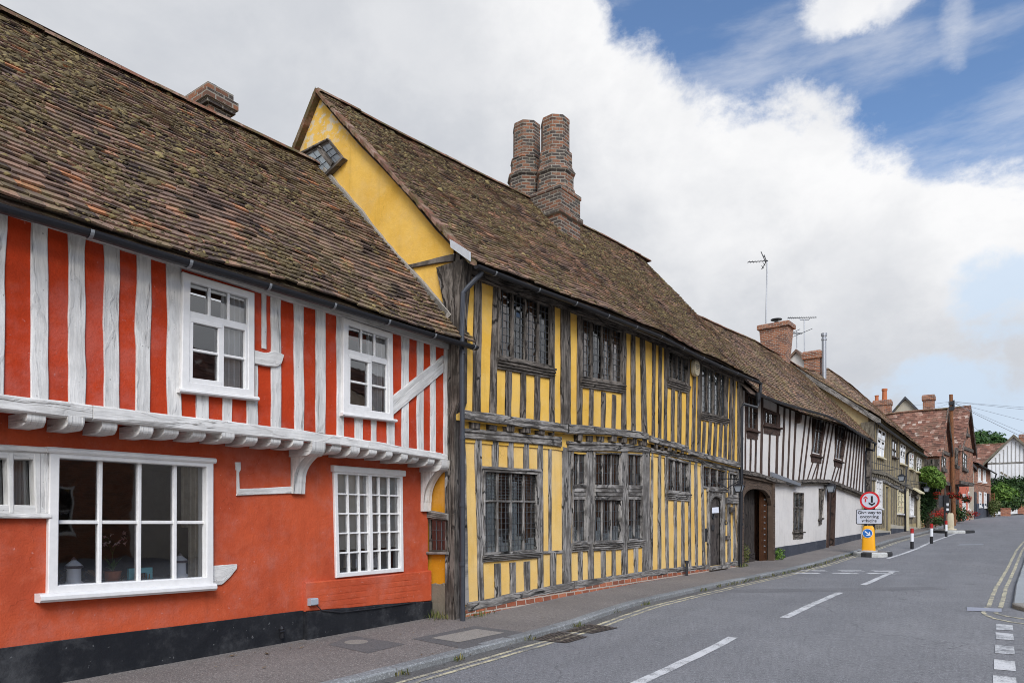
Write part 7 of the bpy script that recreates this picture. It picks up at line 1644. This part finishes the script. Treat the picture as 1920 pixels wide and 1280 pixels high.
# ================================================================== IN THE WINDOWS
wz = Qbig[3][1] + .14
def urn(px, py0, py1, label):
    o = -.115; s = RF.S(px, o); z0, z1 = RF.Z(px, py1, o), RF.Z(px, py0, o); H = z1 - z0; r = .07
    t = thing('lidded_urn', label, 'urn', RF.p(s, z0, o), 'white lidded urns in the shop window'); c = RF.p(s, z0, o)
    mk(lambda m_: lathe(m_, c, [(r * 1.05, 0), (r * 1.1, H * .10), (r * .8, H * .16), (r * .80, H * .56), (r * .84, H * .60)], 18), 'body', CER, t, True)
    mk(lambda m_: lathe(m_, c, [(r * .98, H * .60), (r * 1.06, H * .62), (r * 1.06, H * .67), (r * .98, H * .69)], 18), 'band', plain('dull_pewter', (.15, .12, .12), .5, .3), t, True)
    mk(lambda m_: lathe(m_, c, [(r * .98, H * .69), (r * .86, H * .74), (r * .42, H * .84), (r * .28, H * .88)], 18), 'lid', CER, t, True)
    mk(lambda m_: lathe(m_, c, [(r * .2, H * .87), (r * .32, H * .91), (r * .16, H * .96), (r * .03, H)], 12), 'knob', plain('pewter', (.20, .16, .16), .4, .3), t, True)
    for sg in (-1, 1): mk(lambda m_: tube(m_, [RF.p(s + sg * r * .8, z0 + H * .55, o), RF.p(s + sg * r * 1.5, z0 + H * .5, o), RF.p(s + sg * r * 1.15, z0 + H * .36, o), RF.p(s + sg * r * 1.6, z0 + H * .24, o), RF.p(s + sg * r * 1.0, z0 + H * .12, o)], .007, 5), 'handle', IRON, t)
urn(138.5, 1043, 1097, 'white lidded urn at the left end of the shop window sill'); urn(337.5, 1035, 1082, 'white lidded urn at the right end of the shop window sill')
mk_ = MB(); ribbon(mk_, RF, [bil(Qbig, .05, .975), bil(Qbig, .95, .975)], [bil(Qbig, .05, .945), bil(Qbig, .95, .945)], -.45, -.10, 2, 0); mk_.build('window_shelf', WPAINT, red)
so = -.22; ps = RF.S(211, so); pz = RF.Z(211, 1090, so)
orc = thing('potted_orchid', 'potted orchid with drooping pink flowers behind the shop window', 'plant', RF.p(ps, pz, so)); pc = RF.p(ps, pz, so)
mk(lambda m_: lathe(m_, pc, [(.055, 0), (.075, .09), (.08, .1), (.07, .1)], 14), 'pot', TERR, orc)
rn = random.Random(3)
def leaf_blade(m_, base, tip, wdt, n=5, r=.5):
    d = (tip - base); side = d.cross(Vector((0, 0, 1))); side = side.normalized() if side.length > 1e-4 else Vector((1, 0, 0)); vs = []
    for i in range(n + 1):
        t = i / n; p = base.lerp(tip, t) + Vector((0, 0, .25 * d.length * math.sin(t * 2.6))); ww = wdt * math.sin(min(1, t * 1.15 + .12) * math.pi) ; vs += [p - side * ww, p + side * ww]
    m_.add(vs, [(2 * i, 2 * i + 1, 2 * i + 3, 2 * i + 2) for i in range(n)], 0, r)
mk(lambda m_: [leaf_blade(m_, pc + Vector((0, 0, .1)), pc + Vector((rn.uniform(-.1, .1), rn.uniform(-.13, .13), rn.uniform(.12, .26))), .014, r=rn.random()) for _ in range(14)] + [tube(m_, [pc + Vector((0, 0, .1)), pc + Vector((0, .0, .26)), pc + Vector((.01, sg * .05, .40)), pc + Vector((.02, sg * .13, .40))], .004, 5) for sg in (-1, 1)], 'leaves', LEAF, orc)
mk(lambda m_: [leaf_blade(m_, c_, c_ + Vector((rn.uniform(-.03, .03), rn.uniform(-.04, .04), rn.uniform(-.035, .03))), .013, 3, rn.random()) for c_ in [pc + Vector((.01, rn.uniform(-.16, .14), .40 + rn.uniform(-.06, .04))) for _ in range(16)] for k in range(5)], 'flowers', PINK, orc)
mk(lambda m_: [tube(m_, [pc + Vector((0, -.10, .02)), pc + Vector((rn.uniform(-.03, .03), -.16 + rn.uniform(-.1, .06), .12))], .003, 4) for _ in range(10)] + [tube(m_, [pc + Vector((.02, .02 * i - .08, .0)), pc + Vector((.02, .02 * i - .05, .05))], .004, 4) for i in range(8)], 'sticks', DRYST, orc)
co = -.24
chr_ = thing('chair', 'turquoise painted chair back showing through the shop window', 'chair', RF.p(RF.S(262, co), .2, co))
cs0, cs1 = RF.S(240, co), RF.S(284, co); cz = RF.Z(262, 1064, co)
mk(lambda m_: (fbox(m_, RF, cs0, cs1, cz - .05, cz, co - .02, co + .02), fbox(m_, RF, cs0, cs0 + .05, cz - .95, cz - .05, co - .02, co + .02), fbox(m_, RF, cs1 - .05, cs1, cz - .95, cz - .05, co - .02, co + .02)), 'backrest', TURQ, chr_)
mk(lambda m_: (fbox(m_, RF, cs0, cs1, cz - .50, cz - .46, co - .44, co + .02)), 'seat', TURQ, chr_)
for a_, d_ in ((cs0, -.42), (cs1 - .04, -.42)): mk(lambda m_: fbox(m_, RF, a_, a_ + .04, cz - .95, cz - .5, co + d_ - .02, co + d_ + .02), 'leg', TURQ, chr_)
mk(lambda m_: [tube(m_, [RF.p(lerp(cs0, cs1, .25 + .1 * i), cz - .25, co + .05), RF.p(lerp(cs0, cs1, .2 + .12 * i), cz - .06, co + .05)], .006, 4) for i in range(6)], 'wicker_rail', DRYST, chr_)
so = -.13
for px, w_, h_, mt, lb_ in ((652, 14, 24, plain('kraft_card', (.36, .28, .19), .8), 'brown framed card propped on the small window sill'), (670, 7, 16, PAPER, 'small white folded card on the window sill'), (704, 10, 26, CER, 'white bird figurine behind the small paned window')):
    s = RF.S(px, so); ds_ = RF.S(px + w_ / 2, so) - s; z0 = RF.Z(px, 1063, so) ; hh = h_ / 1280 * 9.0
    mb = MB()
    if 'bird' in lb_: lathe(mb, RF.p(s, z0, so), [(ds_ * .9, 0), (ds_ * 1.0, hh * .2), (ds_ * .7, hh * .5), (ds_ * .25, hh * .75), (ds_ * .34, hh * .88), (ds_ * .05, hh)], 12)
    else: ribbon(mb, RF, [(s - ds_, z0), (s - ds_ * .9, z0 + hh)], [(s + ds_, z0), (s + ds_ * .9, z0 + hh)], so - .01, so + .01, 2, 0, .004)
    tag(mb.build('sill_card' if 'card' in lb_ else 'figurine', mt, None, False, tuple(RF.p(s, z0, so))), lb_, 'card' if 'card' in lb_ else 'figurine')

# ================================================================== PLANTS
def leaves(mb, blobs, n, size, rnd, dark=.5, up=.3):
    """leaf clumps through the volume of several ellipsoids (cx,cy,cz,rx,ry,rz)"""
    tot = sum(b[3] * b[4] * b[5] for b in blobs)
    for b in blobs:
        for _ in range(max(1, int(n * b[3] * b[4] * b[5] / tot))):
            v = Vector((rnd.gauss(0, 1), rnd.gauss(0, 1), rnd.gauss(0, 1))).normalized(); r = rnd.random() ** .32 * (1 + .22 * noise.noise(v * 2.3 + Vector((b[0], b[1], b[2]))))
            c = Vector((b[0] + v.x * b[3] * r, b[1] + v.y * b[4] * r, b[2] + v.z * b[5] * r))
            nn = (v + Vector((rnd.uniform(-.8, .8), rnd.uniform(-.8, .8), rnd.uniform(-.4, .9)))).normalized(); a = nn.orthogonal().normalized(); q = nn.cross(a); th = rnd.uniform(0, 6.28); a, q = a * math.cos(th) + q * math.sin(th), q * math.cos(th) - a * math.sin(th)
            s = size * rnd.uniform(.6, 1.3); rv = min(1, max(0, rnd.gauss(dark, .25)))
            mb.add([c - a * s, c - q * s * .45 + nn * s * .1, c + a * s, c + q * s * .45 + nn * s * .1], [(0, 1, 2), (0, 2, 3)], 0, rv)
def bush(name, label, cat, blobs, n, size, mt, stem=None, group=None, seed=1, part='leaves', dark=.5):
    b0 = blobs[0]; rnd = random.Random(seed); zb = min(b[2] - b[5] for b in blobs); base = (b0[0], b0[1], zb)
    t = thing(name, label, cat, base, group)
    mb = MB(); leaves(mb, blobs, n, size, rnd, dark); mb.build(part, mt, t)
    if stem: mk(lambda m_: [tube(m_, [Vector((b[0] * .3 + b0[0] * .7, b[1] * .3 + b0[1] * .7, stem[0])), Vector((b[0], b[1], b[2]))], [stem[1], stem[1] * .5], 7) for b in blobs], 'stem', BARK, t)
    return t
ivp = lambda px, py, Y, rx, rz, ry=.6: (*at(px, py, Y), rx, ry, rz)
bush('climbing_shrub', 'bright green climbing shrub over dark ivy beside the brick gable', 'shrub', [ivp(1741, 892, 46.6, .62, .55), ivp(1752, 898, 46.6, .55, .55), ivp(1733, 888, 46.6, .4, .4), ivp(1760, 906, 46.8, .4, .35), ivp(1745, 880, 46.6, .35, .25)], 3400, .085, LEAF, seed=5, dark=.6)
bush('ivy', 'dark green ivy hanging below the bright climbing shrub', 'ivy', [ivp(1738, 925, 47.2, .62, .95, .4), ivp(1748, 915, 47.2, .5, .7, .4), ivp(1733, 955, 47.2, .42, 1.0, .4), ivp(1742, 940, 47.2, .4, .6, .4)], 4200, .075, IVY, (.8, .05), seed=6, dark=.4)
for i, (px, py, Y, r, lb_) in enumerate(((1757, 927, 46.5, .24, 'hanging basket of red flowers nearest the ivy'), (1783, 927, 50.5, .25, 'hanging basket of red flowers just left of the wooden pole'), (1797, 928, 52, .26, 'hanging basket of red flowers just right of the wooden pole'), (1812, 934, 54, .34, 'large hanging basket of red flowers by the coral cottage'))):
    c = at(px, py, Y); t = thing('hanging_basket', lb_, 'hanging basket', c, 'red flower baskets along the gabled house'); rnd = random.Random(i + 50)
    mb = MB(); leaves(mb, [(*c, r, r, r * .75), (c.x, c.y, c.z - r * .6, r * .7, r * .7, r * .5)], 170, .06, rnd, .5); mb.build('flowers', FLOW, t)
    mb = MB(); leaves(mb, [(c.x, c.y, c.z - r * .15, r * .85, r * .85, r * .7)], 200, .07, rnd, .3); mb.build('foliage', IVY, t)
    mk(lambda m_: (lathe(m_, c, [(.03, -r * .8), (r * .5, -r * .55), (r * .65, -.1)], 10), [tube(m_, [c + Vector((math.cos(a) * r * .6, math.sin(a) * r * .6, -.05)), c + Vector((0, 0, r + .35))], .008, 4) for a in (0, 2.1, 4.2)]), 'wire_basket', IRON, t)
bush('flower_bed', 'low planter of orange red flowers at the foot of the gabled house', 'planter', [ivp(1758, 965, 45.8, .40, .34, .4), ivp(1763, 963, 46.2, .35, .32, .4)], 260, .06, FLOW, seed=12, part='flowers')
bush('flower_bed', 'green foliage spilling under the orange red flowers', 'planter', [ivp(1759, 976, 45.6, .42, .30, .4)], 320, .07, HEDGE, seed=13)
bush('shrub', 'small dark shrub right of the pole base', 'shrub', [ivp(1799, 960, 56.5, .45, .62), ivp(1805, 966, 56.5, .5, .4)], 700, .08, HEDGE, seed=14, dark=.35)
bush('flower_pot', 'dark red flowers in pots before the coral cottage', 'planter', [ivp(1816, 963, 60, .45, .32), ivp(1822, 964, 61, .4, .25), ivp(1829, 963, 62, .3, .25)], 240, .06, FLOW, seed=15, dark=.2)
bush('garden_shrub', 'large bright green garden shrub before the white gable', 'shrub', [ivp(1876, 926, 76, 1.0, 1.0, 1), ivp(1887, 932, 76, 1.0, 1.0, 1), ivp(1868, 938, 76, .6, .9, 1)], 2600, .16, LEAF, (2, .06), seed=16, dark=.45)
bush('garden_shrub', 'dark green garden shrub right of the bright one', 'shrub', [ivp(1900, 931, 77, .9, 1.0, 1), ivp(1896, 940, 76, .9, .8, 1), ivp(1874, 948, 75, .9, .5, 1)], 1900, .16, HEDGE, (2, .06), seed=17, dark=.4)
bush('climbing_plant', 'dark climbing plant along the foot of the white gable', 'climber', [ivp(1862 + 9 * i, 908 + 4 * math.sin(i * 2.1), 85.4, .75, .75, .3) for i in range(9)], 2600, .15, IVY, seed=18, dark=.6)
bush('garden_shrub', 'brownish green shrub at the end of the brick cottage', 'shrub', [ivp(1862, 952, 70, .35, .75, .4), ivp(1866, 945, 71, .4, .5, .4)], 700, .10, WEED, seed=19, dark=.2)
tr_ = bush('tree', 'dense dark green tree crown beyond the rooftops', 'tree', [ivp(1838, 829, 118, 3.0, 1.7, 2), ivp(1852, 834, 118, 2.4, 1.4, 2), ivp(1828, 834, 118, 2.0, 1.6, 2), ivp(1843, 840, 118, 3.0, 2.0, 2)], 5200, .34, TREEL, (3, .3), seed=20, part='crown')
rt = random.Random(77); tl = MB(); leaves(tl, [(12 + 5.5 * i + rt.uniform(-1, 1), 96 + rt.uniform(-6, 14), 3.4 + rt.uniform(0, 2.5), 4.2, 3.5, rt.uniform(2.6, 4.8)) for i in range(16)], 6500, .42, rt, .45)
tw_ = tl.build('treeline', TREEL); tw_['kind'] = 'stuff'; tw_['label'] = 'far line of trees beyond the bend of the road'; tw_['category'] = 'trees'
# garden walls and trellis
def gwall(px0, px1, pt, Y, label):
    a, b = at(px0, pt, Y), at(px1, pt, Y); t = thing('garden_wall', label, 'wall', (a.x, Y, G(Y)))
    Fw = Fac((a.x, Y), 90); L = b.x - a.x; mk(lambda m_: box(m_, a.x, b.x, Y, Y + .3, G(Y) - .4, a.z - .06), 'brickwork', BRKW, t); mk(lambda m_: box(m_, a.x - .04, b.x + .04, Y - .04, Y + .34, a.z - .06, a.z), 'coping', BRKW, t)
gwall(1876, 1895, 951.5, 73.5, 'low red brick garden wall below the bright shrub'); gwall(1908, 1990, 940, 79, 'taller pale brick garden wall at the bend of the road')
a = at(1865.5, 955, 71.5)
tre = thing('trellis', 'diamond trellis screen beside the brick cottage', 'fence', (a.x, a.y, G(71)))
TF = Fac((at(1857.5, 960, 71.5).x, 71.5), 90); Lx = a.x - at(1857.5, 960, 71.5).x; zt_ = TF.Z(1862, 926)
mk(lambda m_: [ribbon(m_, TF, [(s, z), (min(Lx, s + 1.2), z + 1.2 if s + 1.2 < Lx else z + Lx - s)], [(s, z + .05), (min(Lx, s + 1.2), (z + 1.2 if s + 1.2 < Lx else z + Lx - s) + .05)], 0, .03, 1, 0) for s in (0,) for z in [1.6 + .17 * i for i in range(9)]] + [ribbon(m_, TF, [(0, z), (Lx, z - Lx)], [(0, z + .05), (Lx, z - Lx + .05)], .03, .05, 1, 0) for z in [2.0 + .17 * i for i in range(9)]] + [fbox(m_, TF, 0, Lx, zt_, zt_ + .07, -.01, .06)], 'lattice', POLE, tre)
mk(lambda m_: fbox(m_, TF, Lx - .08, Lx, 1.3, zt_ + .1, -.02, .07), 'post', POLE, tre)
# weeds in the gutter and at the wall foot, fallen leaves
rw = random.Random(9)
def weeds(name, spots, label=None, h=.07, mt=WEED):
    mb = MB()
    for (x, y, z, k, sp) in spots:
        for _ in range(k):
            b = Vector((x + rw.gauss(0, sp), y + rw.gauss(0, sp * 1.6), z)); leaf_blade(mb, b, b + Vector((rw.uniform(-.05, .05), rw.uniform(-.05, .05), rw.uniform(.3, 1) * h)), rw.uniform(.004, .010), 3, rw.random())
    o = mb.build(name, mt); o['kind'] = 'stuff'; o['label'] = label; o['category'] = 'weeds'; return o
sp = [(KL(y) + rw.uniform(.01, .06), y, G(y) + RO, 22, .035) for y in (4.6, 5.4, 6.75, 7.9, 9.15, 10.1, 12.3, 13.1)] + [(KL(y) + rw.uniform(.0, .1), y, G(y) + RO, 9, .05) for y in [13.5 + .22 * i for i in range(70)]]
weeds('kerb_weeds', sp, 'dry weeds and tufts along the foot of the kerb')
sp = [(YF.xy(s, .16)[0], YF.xy(s, .16)[1], G(YF.xy(s)[1]), 16, .05) for s in (.25, .4, .55, 10.5, 10.7, 10.8)] + [(-6.35 + .05 * i, 7.1, .02, 12, .05) for i in range(6)]
weeds('wall_weeds', sp, 'dry weeds at the foot of the yellow house corner', .11)
c = gh(1469, 1049)
bush('wall_plant', 'small green weed against the dark plinth by the gate', 'plant', [(c[0] - .12, c[1], G(c[1]) + .16, .16, .3, .2)], 160, .05, LEAF, seed=25)
c = gh(1394, 1058)
bush('wall_plant', 'straggly brown and green weed at the left foot of the gate', 'plant', [(c[0], c[1] + .2, G(c[1]) + .28, .12, .15, .3)], 140, .04, WEED, seed=26)
mb = MB()
for _ in range(220):
    y = rw.uniform(3, 20); x = rw.choice([KL(y) + rw.uniform(.0, .2), KL(y) - rw.uniform(.1, 1.5) ** 1.0, fac_x(y) + .35 + abs(rw.gauss(0, .12))]); z = G(y) + (RO if x > KL(y) else 0) + .012
    a = rw.uniform(0, 6.28); s = rw.uniform(.008, .022) * (2.2 if rw.random() < .06 else 1); dx, dy = math.cos(a) * s, math.sin(a) * s
    mb.add([(x - dx, y - dy, z), (x + dy * .4, y - dx * .4, z + .004), (x + dx, y + dy, z + .006), (x - dy * .4, y + dx * .4, z + .004)], [(0, 1, 2, 3)], 0, rw.random())
lo = mb.build('leaf_litter', leafm('dead_leaves', (.10, .07, .035), (.20, .13, .06), (.34, .27, .15))); lo['kind'] = 'stuff'; lo['label'] = 'dead leaves and crumbs scattered along the pavement'; lo['category'] = 'leaf litter'
